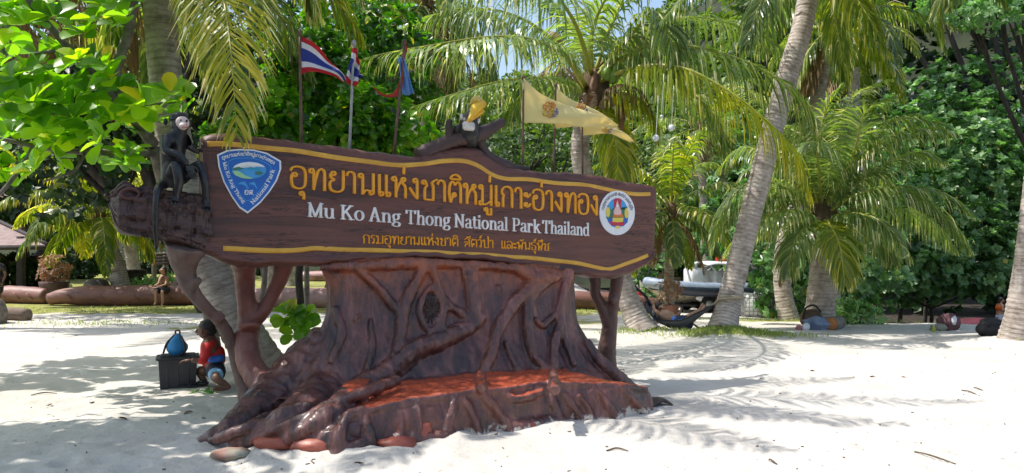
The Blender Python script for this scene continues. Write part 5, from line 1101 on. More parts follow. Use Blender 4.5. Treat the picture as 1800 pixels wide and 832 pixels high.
# roots running down the ledge front
flpx = CX + fl[:, 0] / fl[:, 1] * F
INS = ([-.15, 0, .1, .55, .85, 1.0], [0, 0, 0, .02, .05, .12])
def lf(px, h, out=0.0):
    'point on the ledge wall under photo column px, h = 0 ground .. 1 rim'
    q = np.array([np.interp(px, flpx, fl[:, c]) for c in range(2)]); z = np.interp(px, flpx, zt); k = int(np.interp(px, flpx, np.arange(40))); t = np.gradient(fl, axis=0)[k]; n_ = nrm(V(-t[1], t[0], 0))
    p = V(q[0], q[1], 0) + n_ * (np.interp(h, *INS) - out); p[2] = z * h; return p
for pts, r in (([(600, 1.0), (596, .6), (594, .2), (590, -.1)], [.05, .055, .05, .06]), ([(650, 1.02), (648, .6), (652, .25), (668, -.1)], [.05, .05, .05, .06]), ([(594, .28), (620, .24), (652, .26)], [.05, .06, .05]), ([(600, 1.0), (622, 1.06), (650, 1.02)], [.05, .05, .05]),
               ([(812, 1.08), (798, .7), (786, .3), (778, -.1)], [.05, .055, .045, .06]), ([(814, 1.05), (826, .7), (836, .35), (844, -.1)], [.045, .04, .04, .045]), 
               ([(846, 1.1), (866, .75), (884, .35), (900, -.1)], [.055, .05, .045, .06]), ([(742, 1.0), (735, .5), (728, .05)], [.035, .03, .035]), ([(700, 1.0), (706, .5), (700, 0)], [.025, .025, .03]),
               ([(975, 1.08), (972, .7), (978, .4), (986, -.05)], [.055, .05, .05, .055]), ([(985, 1.0), (1002, .6), (1024, .0)], [.045, .04, .045]), ([(1048, 1.0), (1066, .55), (1086, .0)], [.045, .04, .04]), ([(1095, .95), (1116, .5), (1134, .0)], [.045, .04, .045]),
               ([(640, 1.0), (700, 1.0), (770, 1.02), (830, 1.03), (890, 1.0), (960, 1.03), (1040, 1.0), (1110, .96), (1145, .9)], [.045, .04, .045, .05, .04, .05, .04, .045, .04]),
               ([(880, 1.0), (910, .8), (950, .85), (985, 1.0)], [.03, .035, .035, .03]), ([(690, .12), (760, .1), (800, .06)], [.06, .07, .06]), ([(900, .1), (945, .12), (990, .08)], [.05, .06, .05]), ([(1020, .75), (1035, .35), (1040, .0)], [.03, .03, .035])):
    cap([lf(a_, h_, .008) for a_, h_ in pts], [k * 1.15 for k in r], len(pts) * 7, 9)
for a_, b_ in (((846, 660, .43), (846, 684, .43)), ((972, 656, .45), (976, 686, .43))):   # two roots lying across the ledge top
    q0, q1 = gp_(*a_), gp_(*b_); cap([q0, (q0 + q1) / 2, q1], [.055, .05, .05], 10, 9)
raw = sm.mesh('root_stump_raw', M_stump); tmp = bpy.data.objects.new('root_stump_raw', raw); scene.collection.objects.link(tmp)
md = tmp.modifiers.new('fuse', 'REMESH'); md.mode = 'VOXEL'; md.voxel_size = .0155
sm2 = tmp.modifiers.new('soft', 'SMOOTH'); sm2.factor = .5; sm2.iterations = 2
dg = bpy.context.evaluated_depsgraph_get(); me = bpy.data.meshes.new_from_object(tmp.evaluated_get(dg)); bpy.data.objects.remove(tmp); bpy.data.meshes.remove(raw)
me.name = 'root_stump'; n = len(me.vertices); co = np.empty(n * 3); me.vertices.foreach_get('co', co); co = co.reshape(-1, 3); no = np.empty(n * 3); me.vertices.foreach_get('normal', no); no = no.reshape(-1, 3)
dsp = np.array([.022 * mnoise.noise(Vector((c_[0] * 2.2, c_[1] * 2.2, c_[2] * 1.5))) - .020 * max(0, .35 - abs(mnoise.noise(Vector((c_[0] * 6, c_[1] * 6, c_[2] * 1.6))))) + .013 * mnoise.noise(Vector((c_[0] * 9, c_[1] * 9, c_[2] * 3.2))) + .007 * mnoise.noise(Vector((c_[0] * 22, c_[1] * 22, c_[2] * 8))) for c_ in co])
co2 = co + no * dsp[:, None]; me.vertices.foreach_set('co', co2.ravel())
me.polygons.foreach_set('use_smooth', [True] * len(me.polygons))
fo = (co - A0) @ NF; along = (co - A0) @ E1
red = 1.35 * sstep(.68, .88, no[:, 2]) * sstep(.2, .25, co[:, 2]) * (1 - sstep(.44, .50, co[:, 2])) * sstep(.5, .7, fo) * sstep(.9, 1.3, along)
blush = sstep(1.12, 1.42, co[:, 2]) * .9
sandy = np.clip(1 - co[:, 2] / .2, 0, 1) * .72 * sstep(1.3, 2.0, along)
for nm, arr in (('red', red), ('blush', blush), ('sandy', sandy)):
    a = me.attributes.new(nm, 'FLOAT', 'POINT'); a.data.foreach_set('value', arr.astype(np.float32))
me.update(); me.materials.clear(); me.materials.append(M_stump)
stump = link('root_stump', me, sign)
# dark carved knot and little window in the stump
M_knot = plain('dark_knot', (.085, .055, .048), .5, (.025, .016, .015), 30, (1, 1, 1), .8, .03)
mb = MB(); c = tr(757, 546, .0); blob(mb, c, (.10, .035, .17), 22, 12, amp=.25, sc=6, M=rotz(AL))
for a in np.linspace(0, 2 * np.pi, 13)[:-1]: tube(mb, [c + NF * .03, c + NF * .034 + E1 * .085 * math.cos(a) + V(0, 0, .145 * math.sin(a))], [.006, .010], 5, 5)
mb.build('knot_hole', M_knot, sign)
mb = MB(); c = lf(622, .62, -.028); box(mb, c, (.15, .05, .15), rot=R(14), bev=.02); mb.build('window_recess', plain('dark_purple_recess', (.07, .034, .04), .35, (.04, .02, .025), 8), stump)

# ---- props
M_prop_red = carvedpaint('red_brown_prop', (.16, .055, .045), (.08, .03, .028), (.2, .065, .045), (3, 3, .8), crack=False, rough=.45)
M_prop_grey = carvedpaint('weathered_prop', (.19, .135, .11), (.09, .05, .045), (.14, .062, .05), (3, 3, .8), crack=False, rough=.7)
def prop(parts, mat, name='prop'):
    mb = MB()
    for pts, r in parts: tube(mb, pts, r, len(pts) * 7, 12, wob=.06)
    tmp = mb.build('prop_raw', mat); q = tmp.modifiers.new('f', 'REMESH'); q.mode = 'VOXEL'; q.voxel_size = .016; q2 = tmp.modifiers.new('s', 'SMOOTH'); q2.iterations = 5
    m_ = bpy.data.meshes.new_from_object(tmp.evaluated_get(bpy.context.evaluated_depsgraph_get())); od = tmp.data; bpy.data.objects.remove(tmp); bpy.data.meshes.remove(od)
    m_.polygons.foreach_set('use_smooth', [True] * len(m_.polygons)); m_.materials.clear(); m_.materials.append(mat); m_.name = name; return link(name, m_, sign)
YL = 7.5
prop([([P(428, 452, 7.35), P(430, 480, 7.5), P(432, 520, 7.6), P(438, 565, 7.65), P(433, 600, 7.6), P(440, 640, 7.5), P(465, 675, 7.35), P(505, 705, 7.2)], [.14, .105, .095, .12, .125, .13, .15, .17]), ([P(500, 455, 7.55), P(494, 485, 7.6), P(480, 515, 7.65), P(464, 545, 7.65), P(444, 568, 7.65)], [.12, .085, .075, .075, .08]), ([P(440, 572, 7.5), P(440, 580, 7.48)], [.11, .1])], M_prop_red)
prop([([P(328, 430, 6.95), P(324, 462, 7.0), P(334, 505, 7.1), P(361, 540, 7.25), P(390, 570, 7.45), P(408, 605, 7.6), P(420, 650, 7.7), P(434, 692, 7.75), P(442, 725, 7.7)], [.20, .105, .07, .058, .060, .066, .072, .088, .13]), ([P(338, 500, 7.05), P(349, 492, 6.98)], [.06, .04]), ([P(382, 560, 7.35), P(388, 555, 7.3)], [.07, .05])], M_prop_grey)
prop([([P(1062, 665, 9.8), P(1066, 620, 9.75), P(1072, 575, 9.7), P(1076, 545, 9.65), P(1082, 510, 9.6), P(1086, 478, 9.55)], [.2, .135, .11, .085, .08, .09]), ([P(1070, 570, 9.68), P(1058, 540, 9.65), P(1046, 515, 9.6), P(1046, 495, 9.55), P(1040, 476, 9.5)], [.09, .075, .07, .075, .09]), ([P(1078, 528, 9.55), P(1075, 524, 9.5)], [.06, .04])], carvedpaint('dark_prop', (.075, .045, .043), (.03, .02, .022), (.12, .05, .04), (3, 3, .8), crack=False, rough=.5))
# dark root tip poking out of the sand right of the ledge
rt = MB(); g = on(1170, 715); tube(rt, [on(1120, 716, .0), on(1160, 712, .05), on(1182, 714, .01)], [.16, .12, .02], 12, 10, flat=.35); rt.build('root_tip', M_knot, sign)
# red stones along the front
M_redst = plain('red_oxide_stone', (.34, .085, .05), .45, (.24, .06, .04), 7, bs=.3)
st = [(481, 790, .17, .10, .075, 'flat red oval stone at the far left of the row before the stump'), (549, 796, .17, .085, .06, 'long low red stone second from the left before the stump'), (697, 786, .17, .11, .06, 'red stone with flaking white sand patches beside the stump\'s carved window'), (744, 775, .09, .09, .10, 'upright chunky red stone leaning on the stump'), (930, 752, .07, .05, .035, 'small brown stone tucked under the ledge on the right')]
for px, py, a, b_, c_, lab in st:
    g = on(px, py + 4); mb = MB(); blob(mb, g + V(0, 0, c_ * .35), (a, b_, c_), 18, 10, amp=.35, sc=1.6, M=rotz(R(rng.uniform(-12, 8))), seed=px); tag(mb.build('stone', M_redst), lab, 'stone', 'red painted stones along the stump')
mb = MB(); blob(mb, on(404, 806, .0), (.15, .12, .05), 18, 10, amp=.25, sc=2); tag(mb.build('mossy_stone', plain('mossy_stone', (.32, .33, .25), .8, (.25, .12, .09), 5)), 'half buried dome stone with flaking red and green grey paint', 'stone')
# ================================================================ FIGURES
def skin(verts, edges, radii, root=0, sub=2):
    me = bpy.data.meshes.new('skin_raw'); me.from_pydata([tuple(v) for v in verts], edges, [])
    o = bpy.data.objects.new('skin_raw', me); scene.collection.objects.link(o)
    md = o.modifiers.new('sk', 'SKIN'); md.use_smooth_shade = True
    for i, r in enumerate(radii):
        d = me.skin_vertices[0].data[i]; d.radius = (r, r) if np.isscalar(r) else r; d.use_root = (i == root)
    s = o.modifiers.new('ss', 'SUBSURF'); s.levels = s.render_levels = sub
    m2 = bpy.data.meshes.new_from_object(o.evaluated_get(bpy.context.evaluated_depsgraph_get()))
    bpy.data.objects.remove(o); bpy.data.meshes.remove(me)
    m2.polygons.foreach_set('use_smooth', [True] * len(m2.polygons)); return m2
def mesh_np(me):
    n = len(me.vertices); co = np.empty(n * 3); me.vertices.foreach_get('co', co); return co.reshape(-1, 3), [list(p.vertices) for p in me.polygons]
BODY = ['pelvis', 'belly', 'chest', 'neck', 'chin', 'face', 'skull', 'shl', 'ell', 'wrl', 'shr', 'elr', 'wrr', 'hpl', 'knl', 'anl', 'tol', 'hpr', 'knr', 'anr', 'tor']
EDG = [(0, 1), (1, 2), (2, 3), (3, 4), (4, 5), (5, 6), (2, 7), (7, 8), (8, 9), (2, 10), (10, 11), (11, 12), (0, 13), (13, 14), (14, 15), (15, 16), (0, 17), (17, 18), (18, 19), (19, 20)]
RAD = dict(pelvis=.135, belly=.125, chest=.145, neck=.055, chin=.062, face=.092, skull=.085, shl=.065, ell=.043, wrl=.03, shr=.065, elr=.043, wrr=.03, hpl=.095, knl=.058, anl=.04, tol=.03, hpr=.095, knr=.058, anr=.04, tor=.03)
M_skin_t = plain('tan_skin', (.46, .25, .155), .5, (.40, .21, .13), 6, bs=.05)
M_skin_d = plain('brown_skin', (.17, .085, .055), .5, (.13, .065, .045), 6, bs=.05)
M_hair = plain('black_hair', (.014, .012, .011), .5, (.03, .025, .02), 40, bs=.5)
M_eye = plain('dark_eye', (.01, .01, .01), .2, bs=0)
def hand(mb, w, d, palm_n, s=1.0, curl=.5):
    """palm with four unequal curled fingers and a side thumb"""
    d = nrm(d); n = nrm(palm_n - d * np.dot(palm_n, d)); sd = np.cross(d, n)
    pc = w + d * .045 * s
    M = np.stack([d, sd, n], 1); blob(mb, pc, (.05 * s, .04 * s, .016 * s), 10, 8, M=M)
    for k, (o, l) in enumerate(((-.028, .062), (-.009, .075), (.010, .07), (.028, .055))):
        b = w + d * .085 * s + sd * o * s; l *= s; a = curl
        p1 = b + (d * math.cos(a * .5) + n * math.sin(a * .5)) * l * .45; p2 = p1 + (d * math.cos(a * 1.5) + n * math.sin(a * 1.5)) * l * .33; p3 = p2 + (d * math.cos(a * 2.3) + n * math.sin(a * 2.3)) * l * .22
        tube(mb, [b - d * .02 * s, b, p1, p2, p3], [.010 * s, .0095 * s, .009 * s, .008 * s, .006 * s], 9, 6)
    b = w + d * .03 * s - sd * .035 * s; tube(mb, [b + sd * .02 * s, b, b + (d * .7 - sd * .7) * .035 * s, b + (d - sd * .35) * .06 * s + n * .01 * s], [.014 * s, .013 * s, .011 * s, .008 * s], 8, 6)
def person(label, J, clothes, skinmat, base, hair=None, scale=1.0, cat='person', face=None, hands=(), group=None, hairmat=None):
    """J: joint name -> world point; clothes: list of (name, [(joint chain, radii)], material)"""
    o = thing('person', label, cat, base, group)
    me = skin([J[k] for k in BODY], EDG, [RAD[k] * scale for k in BODY]); co, fs = mesh_np(me); bpy.data.meshes.remove(me)
    mb = MB(); mb.add(co, fs)
    for (w, d, n, c) in hands: hand(mb, np.array(w, float), np.array(d, float), np.array(n, float), scale, c)
    if face is not None:
        fd = nrm(face); up = nrm(np.array(J['skull'], float) - np.array(J['chin'], float)); fd = nrm(fd - up * np.dot(fd, up)); sd = np.cross(fd, up); c = np.array(J['face'], float); s = scale
        tube(mb, [c + fd * .060 * s + up * .025 * s, c + fd * .088 * s - up * .012 * s, c + fd * .066 * s - up * .026 * s], [.010 * s, .016 * s, .010 * s], 7, 7)
        for q in (-1, 1): blob(mb, c + sd * q * .075 * s - up * .0 * s, (.014 * s, .025 * s, .034 * s), 8, 6)
        tube(mb, [c + fd * .066 * s + sd * -.024 * s - up * .05 * s, c + fd * .070 * s - up * .048 * s, c + fd * .066 * s + sd * .024 * s - up * .05 * s], [.007 * s, .011 * s, .007 * s], 7, 6)
    body = mb.build('body', skinmat, o)
    if face is not None:
        for q in (-1, 1): em = MB(); blob(em, c + fd * .068 * s + sd * q * .033 * s + up * .02 * s, (.013 * s, .013 * s, .009 * s), 8, 6); em.build('eye', M_eye, body)

    for nm, parts, mat in clothes:
        cm = MB()
        for ch, r in parts:
            pts = [J[k] if isinstance(k, str) else k for k in ch]; sk = skin(pts, [(i, i + 1) for i in range(len(pts) - 1)], [x * scale * 1.12 for x in r], 0, 2); c2, f2 = mesh_np(sk); bpy.data.meshes.remove(sk); cm.add(c2, f2)
        cm.build(nm, mat, o)
    if hair:
        hm = MB()
        for c, r in hair: blob(hm, c, r, 16, 10, amp=.22, sc=5)
        hm.build('hair', hairmat or M_hair, o)
    return o
def J_(**k): return {a: np.array(b, float) for a, b in k.items()}

# --- kneeling boy beside the crate
def K(px, py, Y=9.0): return P(px - 15, py, Y)
Jk = J_(pelvis=K(392, 648, 9.1), belly=K(390, 630, 9.1), chest=K(386, 608, 9.05), neck=K(380, 592, 9.03), chin=K(374, 590, 9.0), face=K(372, 582, 9.0), skull=K(374, 573, 9.0),
        shl=K(378, 604, 8.9), ell=K(374, 636, 8.8), wrl=K(350, 633, 8.75), shr=K(388, 602, 9.25), elr=K(380, 632, 9.35), wrr=K(352, 636, 9.25),
        hpl=K(396, 655, 8.95), knl=K(392, 664, 8.72), anl=K(420, 682, 8.78), tol=K(388, 684, 8.62), hpr=K(392, 652, 9.25), knr=K(362, 650, 9.35), anr=K(378, 676, 9.35), tor=K(368, 679, 9.3))
M_red = plain('red_rashguard', (.62, .02, .015), .6, (.5, .015, .012), 12); M_navy = plain('dark_navy_cloth', (.015, .017, .028), .7, (.01, .01, .015), 12); M_blue = plain('bright_blue_cloth', (.03, .16, .55), .7, (.02, .1, .4), 10)
M_lblue = plain('pale_blue_cloth', (.30, .55, .75), .75, (.22, .45, .66), 10); M_greycl = plain('grey_cloth', (.2, .22, .25), .8, (.12, .13, .16), 10); M_whitecl = plain('white_cloth', (.72, .73, .76), .8, (.6, .62, .66), 8)
person('kneeling boy in a red long sleeved top and pale blue shorts beside the black crate', Jk,
       [('top', [(('chest', 'belly', 'pelvis'), (.168, .15, .14)), (('chest', 'shl', 'ell', K(360, 635, 8.77)), (.11, .075, .055, .045)), (('chest', 'shr', 'elr', K(362, 635, 9.28)), (.11, .075, .055, .045)), (('chest', 'neck'), (.12, .066))], M_red),
        ('side_panel', [((K(394, 622, 9.0), K(396, 640, 9.0)), (.115, .12))], M_blue),
        ('shorts', [(('pelvis', 'hpl', K(394, 660, 8.83)), (.14, .115, .10)), (('pelvis', 'hpr', K(378, 651, 9.3)), (.14, .11, .09))], M_navy),
        ('shorts_leg', [((K(396, 656, 8.9), K(392, 663, 8.76)), (.115, .088))], M_lblue)],
       M_skin_d, on(392, 690), hair=[(K(378.5, 573, 9.03), (.095, .10, .08)), (K(385, 581, 9.06), (.065, .09, .085))], scale=.92, face=(-1, -.25, -.05),
       hands=[(K(350, 633, 8.75), (-1, .1, -.1), (0, 0, -1), .5), (K(352, 636, 9.25), (-1, -.1, 0), (0, 0, -1), .5)])
# --- woman seated on the red log
g0 = gh(-12.3, 25.1)
def W(px, py, Y=25.0): return P(px, py, Y)
Jw = J_(pelvis=W(289, 509, 25.35), belly=W(289, 502, 25.3), chest=W(288, 490, 25.2), neck=W(288, 481, 25.1), chin=W(285.5, 479, 25.0), face=W(285, 476, 25), skull=W(286.5, 472.5, 25.02),
        shl=W(283, 487, 25.0), ell=W(279, 499, 24.85), wrl=W(271, 503, 24.8), shr=W(293, 487, 25.1), elr=W(292, 500, 24.9), wrr=W(280, 504, 24.75),
        hpl=W(285, 510, 25.25), knl=W(274, 511, 24.75), anl=W(274, 533, 24.75), tol=W(271, 536, 24.5), hpr=W(293, 510, 25.25), knr=W(285, 512, 24.75), anr=W(286, 533, 24.75), tor=W(284, 536, 24.5))
M_blackcl = plain('black_cloth', (.012, .012, .014), .7, (.022, .022, .025), 12)
person('woman in black top and shorts sitting on the red log, hands together', Jw,
       [('top', [(('chest', 'belly', 'pelvis'), (.172, .15, .145)), (('chest', W(284, 484, 25.05)), (.12, .035)), (('chest', W(292, 483, 25.1)), (.12, .035))], M_blackcl),
        ('shorts', [(('pelvis', 'hpl', 'knl'), (.15, .12, .085)), (('pelvis', 'hpr', 'knr'), (.15, .12, .085))], M_blackcl)],
       M_skin_t, P(283, 537, 24.9), hair=[(W(288, 473.5, 25.08), (.1, .11, .095)), (W(290, 478, 25.15), (.06, .07, .13))], face=(-.9, -.5, -.05),
       hands=[(W(271, 503, 24.8), (-.6, -.4, -.4), (0, 0, -1), .6), (W(280, 504, 24.75), (-1, -.1, .1), (0, 0, -1), .6)])
# --- man lying in the hammock
def H(px, py, Y): return P(px, py, Y)
Jh = J_(pelvis=H(1190, 566, 15.95), belly=H(1182, 562, 16.05), chest=H(1170, 553, 16.2), neck=H(1163, 547, 16.3), chin=H(1166, 543, 16.3), face=H(1163, 542, 16.35), skull=H(1158, 542, 16.4),
        shl=H(1163, 555, 16.05), ell=H(1150, 545, 16.2), wrl=H(1149, 535, 16.45), shr=H(1172, 548, 16.4), elr=H(1188, 557, 16.2), wrr=H(1196, 550, 16.1),
        hpl=H(1195, 569, 15.85), knl=H(1216, 559, 15.75), anl=H(1234, 546, 15.75), tol=H(1240, 536, 15.75), hpr=H(1196, 565, 16.05), knr=H(1216, 554, 15.95), anr=H(1231, 544, 15.9), tor=H(1236, 533, 15.88))
man = person('tanned man in blue swim shorts lying in the hammock with his phone raised', Jh, [('shorts', [(('belly', 'pelvis', 'hpl', H(1206, 565, 15.8)), (.12, .148, .115, .095)), (('pelvis', 'hpr', H(1206, 560, 16)), (.148, .115, .095))], M_blue)],
       M_skin_t, P(1190, 585, 16.0), hair=[(H(1158, 540, 16.42), (.1, .1, .1))], face=(.5, -.3, .8), scale=.95,
       hands=[(H(1196, 550, 16.1), (.25, 0, 1), (-1, 0, .1), .7), (H(1149, 535, 16.45), (-.3, 0, 1), (0, 1, 0), .4)])
mb = MB(); box(mb, H(1198.5, 543, 16.08), (.012, .075, .15), rot=R(40), bev=.004); tag(mb.build('phone', plain('dark_phone', (.02, .02, .022), .2, bs=0)), 'dark phone held up by the man in the hammock', 'phone')
# hammock: two gathered ends and a sagging cloth sheet
hk = thing('hammock', 'sagging grey and black cloth hammock slung from the leaning palm trunk', 'hammock', P(1190, 590, 16))
M_ham = plain('grey_hammock_cloth', (.16, .17, .20), .85, (.09, .09, .11), 10, (1, 6, 1)); M_hamb = plain('black_hammock_edge', (.02, .02, .024), .8)
ctr = resample([H(1138, 527, 16.7), H(1150, 548, 16.5), H(1165, 565, 16.3), H(1186, 575, 16.0), H(1210, 570, 15.85), H(1232, 553, 15.75), H(1255, 535, 15.7)], 30)
T_, S_, U_ = frames(ctr); mb = MB(); vs = []
for k in range(30):
    u = k / 29; w = .04 + .36 * math.sin(math.pi * u) ** .8; 
    for a in np.linspace(-1, 1, 11): vs.append(ctr[k] + nrm(V(-T_[k][1], T_[k][0], 0)) * w * a + V(0, 0, .20 * a * a * math.sin(math.pi * u) - .03 + .012 * math.sin(9 * a + 12 * u)))
i, j = np.meshgrid(np.arange(29), np.arange(10), indexing='ij'); i = i.ravel(); j = j.ravel()
mb.add(np.array(vs), np.stack([i * 11 + j, i * 11 + j + 1, (i + 1) * 11 + j + 1, (i + 1) * 11 + j], 1)); hb_ = mb.build('hammock_sheet', M_ham, hk)
sd_ = hb_.modifiers.new('t', 'SOLIDIFY'); sd_.thickness = .008
mb = MB(); v_ = np.array(vs).reshape(30, 11, 3)
tube(mb, v_[:, 0], .016, 40, 6); tube(mb, v_[:, -1], .016, 40, 6); mb.build('hem', M_hamb, hk)
mb = MB(); tube(mb, [H(1250, 538, 15.7), H(1260, 531, 15.62), H(1266, 526, 15.45), H(1290, 524, 15.38), H(1308, 524, 15.5)], .022, 16, 6); tube(mb, [H(1256, 533, 15.66), H(1268, 522, 15.46), H(1290, 521, 15.38), H(1310, 523, 15.52)], .015, 14, 6); mb.build('rope', plain('tan_rope', (.42, .36, .26), .9, (.3, .25, .18), 40), hk)
mb = MB(); tube(mb, [H(1138, 527, 16.7), H(1128, 515, 16.6), H(1112, 500, 16.1), H(1097, 492, 15.75)], .02, 12, 6); tube(mb, [H(1143, 538, 16.6), H(1134, 520, 16.6), H(1112, 503, 16.1)], .03, 10, 6); mb.build('strap', M_hamb, hk)
# towel hanging at the hammock's head end
mb = MB(); vs = []
for r_ in range(9):
    for c_ in range(7):
        u, w = r_ / 8, c_ / 6; vs.append(P(1147 + 8 * w + 3 * u * w - 1 * u, 546 + 20 * u + 4 * u * w, 16.42 - .06 * math.sin(w * 9) + .03 * u))
i, j = np.meshgrid(np.arange(8), np.arange(6), indexing='ij'); i = i.ravel(); j = j.ravel(); mb.add(np.array(vs), np.stack([i * 7 + j, i * 7 + j + 1, (i + 1) * 7 + j + 1, (i + 1) * 7 + j], 1))
tw = mb.build('towel', M_whitecl); tw.modifiers.new('t', 'SOLIDIFY').thickness = .01; tag(tw, 'white towel hanging down at the head end of the hammock', 'towel')
# --- tourists in life vests, standing lower behind the crest
def tourist(px, label, topmat, bot, scale, flip, Y=27.5):
    x = (px - CX) / F * Y; z0 = gh(x, Y); hh = P(px, 522 if not flip else 519, Y)[2]; s = (hh - z0) / 1.72
    def q(dx, dy, z): return V(x + dx * s * flip_, Y + dy * s, z0 + z * s)
    flip_ = -1 if flip else 1
    J = J_(pelvis=q(0, 0, .93), belly=q(0, 0, 1.08), chest=q(.01, -.01, 1.30), neck=q(.03, -.02, 1.45), chin=q(.07, -.03, 1.50), face=q(.085, -.03, 1.56), skull=q(.06, -.02, 1.64), shl=q(.02, -.17, 1.36), ell=q(.0, -.22, 1.12), wrl=q(.16, -.16, 1.28), shr=q(.02, .17, 1.36), elr=q(.06, .22, 1.1), wrr=q(.22, .16, 1.15),
           hpl=q(0, -.09, .88), knl=q(.03, -.1, .48), anl=q(0, -.1, .07), tol=q(.13, -.11, .03), hpr=q(0, .09, .88), knr=q(-.02, .1, .48), anr=q(-.06, .1, .07), tor=q(.07, .1, .03))
    return person(label, J, [('life_vest', [(('belly', 'chest', q(.015, -.01, 1.38)), (.155, .175, .13))], topmat), ('trousers', [(('pelvis', 'hpl', 'knl', q(0, -.1, .15)), (.15, .115, .08, .06)), (('pelvis', 'hpr', 'knr', q(-.05, .1, .15)), (.15, .115, .08, .06))], bot)], M_skin_t, V(x, Y, z0), hair=[(q(.03, -.01, 1.63), (.105 * s, .11 * s, .10 * s)), (q(-.04, 0, 1.55), (.05 * s, .08 * s, .1 * s))], scale=s, face=(1 * flip_, -.3, 0), hands=[(q(.16, -.16, 1.28), (.5 * flip_, 0, .8), (0, 1, 0), .6), (q(.22, .16, 1.15), (1 * flip_, 0, .2), (0, 0, 1), .4)], group='tourists in orange life vests')
M_vest = plain('orange_life_vest', (.75, .13, .015), .6, (.6, .09, .01), 14, bs=.4); M_lil = plain('lilac_trousers', (.55, .55, .68), .8, (.42, .42, .56), 10)
tourist(1757, 'tourist in orange life vest and lilac trousers left of the far right palm', M_vest, M_lil, 1, False)
tourist(1801, 'tourist in an orange life vest half hidden right of the far right palm trunk', M_vest, M_lblue, 1, True, 26.5)
# person at the left edge, dark clothes
def pe(dx, dy, z): return V(-15.75 + dx, 22.6 + dy, gh(-15.7, 22.6) + z)
Je = J_(pelvis=pe(0, 0, .95), belly=pe(0, 0, 1.1), chest=pe(0, 0, 1.32), neck=pe(0, 0, 1.47), chin=pe(.04, -.04, 1.52), face=pe(.04, -.05, 1.58), skull=pe(.02, -.02, 1.66), shl=pe(-.19, 0, 1.38), ell=pe(-.26, .02, 1.1), wrl=pe(-.24, -.08, .88), shr=pe(.19, 0, 1.38), elr=pe(.26, .02, 1.1), wrr=pe(.24, -.08, .88), hpl=pe(-.1, 0, .9), knl=pe(-.1, -.03, .5), anl=pe(-.1, 0, .08), tol=pe(-.1, -.14, .03), hpr=pe(.1, 0, .9), knr=pe(.1, -.03, .5), anr=pe(.1, 0, .08), tor=pe(.1, -.14, .03))
person('person in dark clothes standing at the left edge beside the pavilion', Je, [('shirt', [(('chest', 'belly', 'pelvis'), (.16, .15, .15)), (('chest', 'shl', pe(-.24, .01, 1.2)), (.12, .085, .06)), (('chest', 'shr', pe(.24, .01, 1.2)), (.12, .085, .06))], M_blackcl), ('shorts', [(('pelvis', 'hpl', 'knl'), (.15, .12, .09)), (('pelvis', 'hpr', 'knr'), (.15, .12, .09))], M_blackcl)], M_skin_d, pe(0, 0, 0), hair=[(pe(0, 0, 1.66), (.1, .11, .1))], face=(.4, -1, 0), hands=[(pe(-.24, -.08, .88), (0, -.2, -1), (1, 0, 0), .4), (pe(.24, -.08, .88), (0, -.2, -1), (-1, 0, 0), .4)])

# ================================================================ FIGURES ON THE SIGN
M_mon = plain('glossy_black_figure_paint', (.012, .012, .014), .28, (.022, .022, .025), 10, bs=.5, bd=.012); M_monb = plain('grey_brown_belly_paint', (.055, .05, .042), .4, (.03, .028, .025), 10)
M_monf = plain('pink_white_face_paint', (.75, .60, .55), .4, (.62, .42, .38), 10); 
def mk(px, py, off=.1): return S(px, py, off)
mon = thing('monkey_statue', 'glossy black seated monkey figure with a pale face on the log end of the sign', 'statue', S(310, 328, .05))
mv = [mk(306, 318, .06), mk(304, 296, .06), mk(303, 268, .08), mk(304, 243, .10), mk(314, 228, .12), mk(318, 219, .13), mk(317, 208, .12),   # 0-6 spine + head
      mk(293, 245, .18), mk(290, 266, .26), mk(315, 272, .30), mk(331, 292, .32),      # 7-10 near arm resting on the knee
      mk(322, 245, .06), mk(333, 258, .06), mk(346, 267, .05), mk(351, 264, .05),      # 11-14 far arm to the board
      mk(300, 318, .14), mk(310, 284, .30), mk(315, 318, .30), mk(309, 350, .26), mk(307, 356, .30),      # 15-19 near leg
      mk(318, 316, .08), mk(352, 286, .22), mk(360, 322, .26), mk(363, 358, .24), mk(363, 366, .28)]      # 20-24 far leg
me_ = [(0, 1), (1, 2), (2, 3), (3, 4), (4, 5), (5, 6), (3, 7), (7, 8), (8, 9), (9, 10), (3, 11), (11, 12), (12, 13), (13, 14), (0, 15), (15, 16), (16, 17), (17, 18), (18, 19), (0, 20), (20, 21), (21, 22), (22, 23), (23, 24)]
mr = [.115, .12, .115, .085, .06, .085, .075, .06, .042, .038, .030, .055, .04, .03, .028, .075, .052, .045, .035, .03, .065, .045, .038, .03, .028]
m_ = skin(mv, me_, mr, 1, 2); co, fs = mesh_np(m_); bpy.data.meshes.remove(m_); mb = MB(); mb.add(co, fs)
for w, d in ((mk(331, 292, .33), E1 * .5 + V(0, 0, -1)), (mk(351, 264, .06), E1 + V(0, 0, .2))): hand(mb, w, d, NF, .9, .5)
for w in (mk(307, 356, .28), mk(363, 367, .27)):
    for o_ in (-.025, 0, .025): tube(mb, [w + E1 * o_, w + E1 * o_ + NF * .05 - V(0, 0, .015), w + E1 * o_ + NF * .07 - V(0, 0, .035)], [.014, .012, .009], 6, 6)
for q in (-1, 1): blob(mb, mk(316, 216, .10) + E1 * q * .1 - E1 * .02, (.02, .02, .035), 8, 6)
mb.build('body', M_mon, mon)
mb = MB(); blob(mb, mk(302, 306, .17), (.085, .05, .13), 16, 10, M=rotz(AL)); mb.build('belly', M_monb, mon)
fc_n = nrm(NF + E1 * .25)
mb = MB(); c = mk(321, 216, .205); blob(mb, c, (.062, .03, .058), 16, 10, M=rotz(AL + R(14))); blob(mb, c + NF * .02 - V(0, 0, .035), (.04, .045, .035), 14, 8, M=rotz(AL + R(14))); face_ = mb.build('face', M_monf, mon)
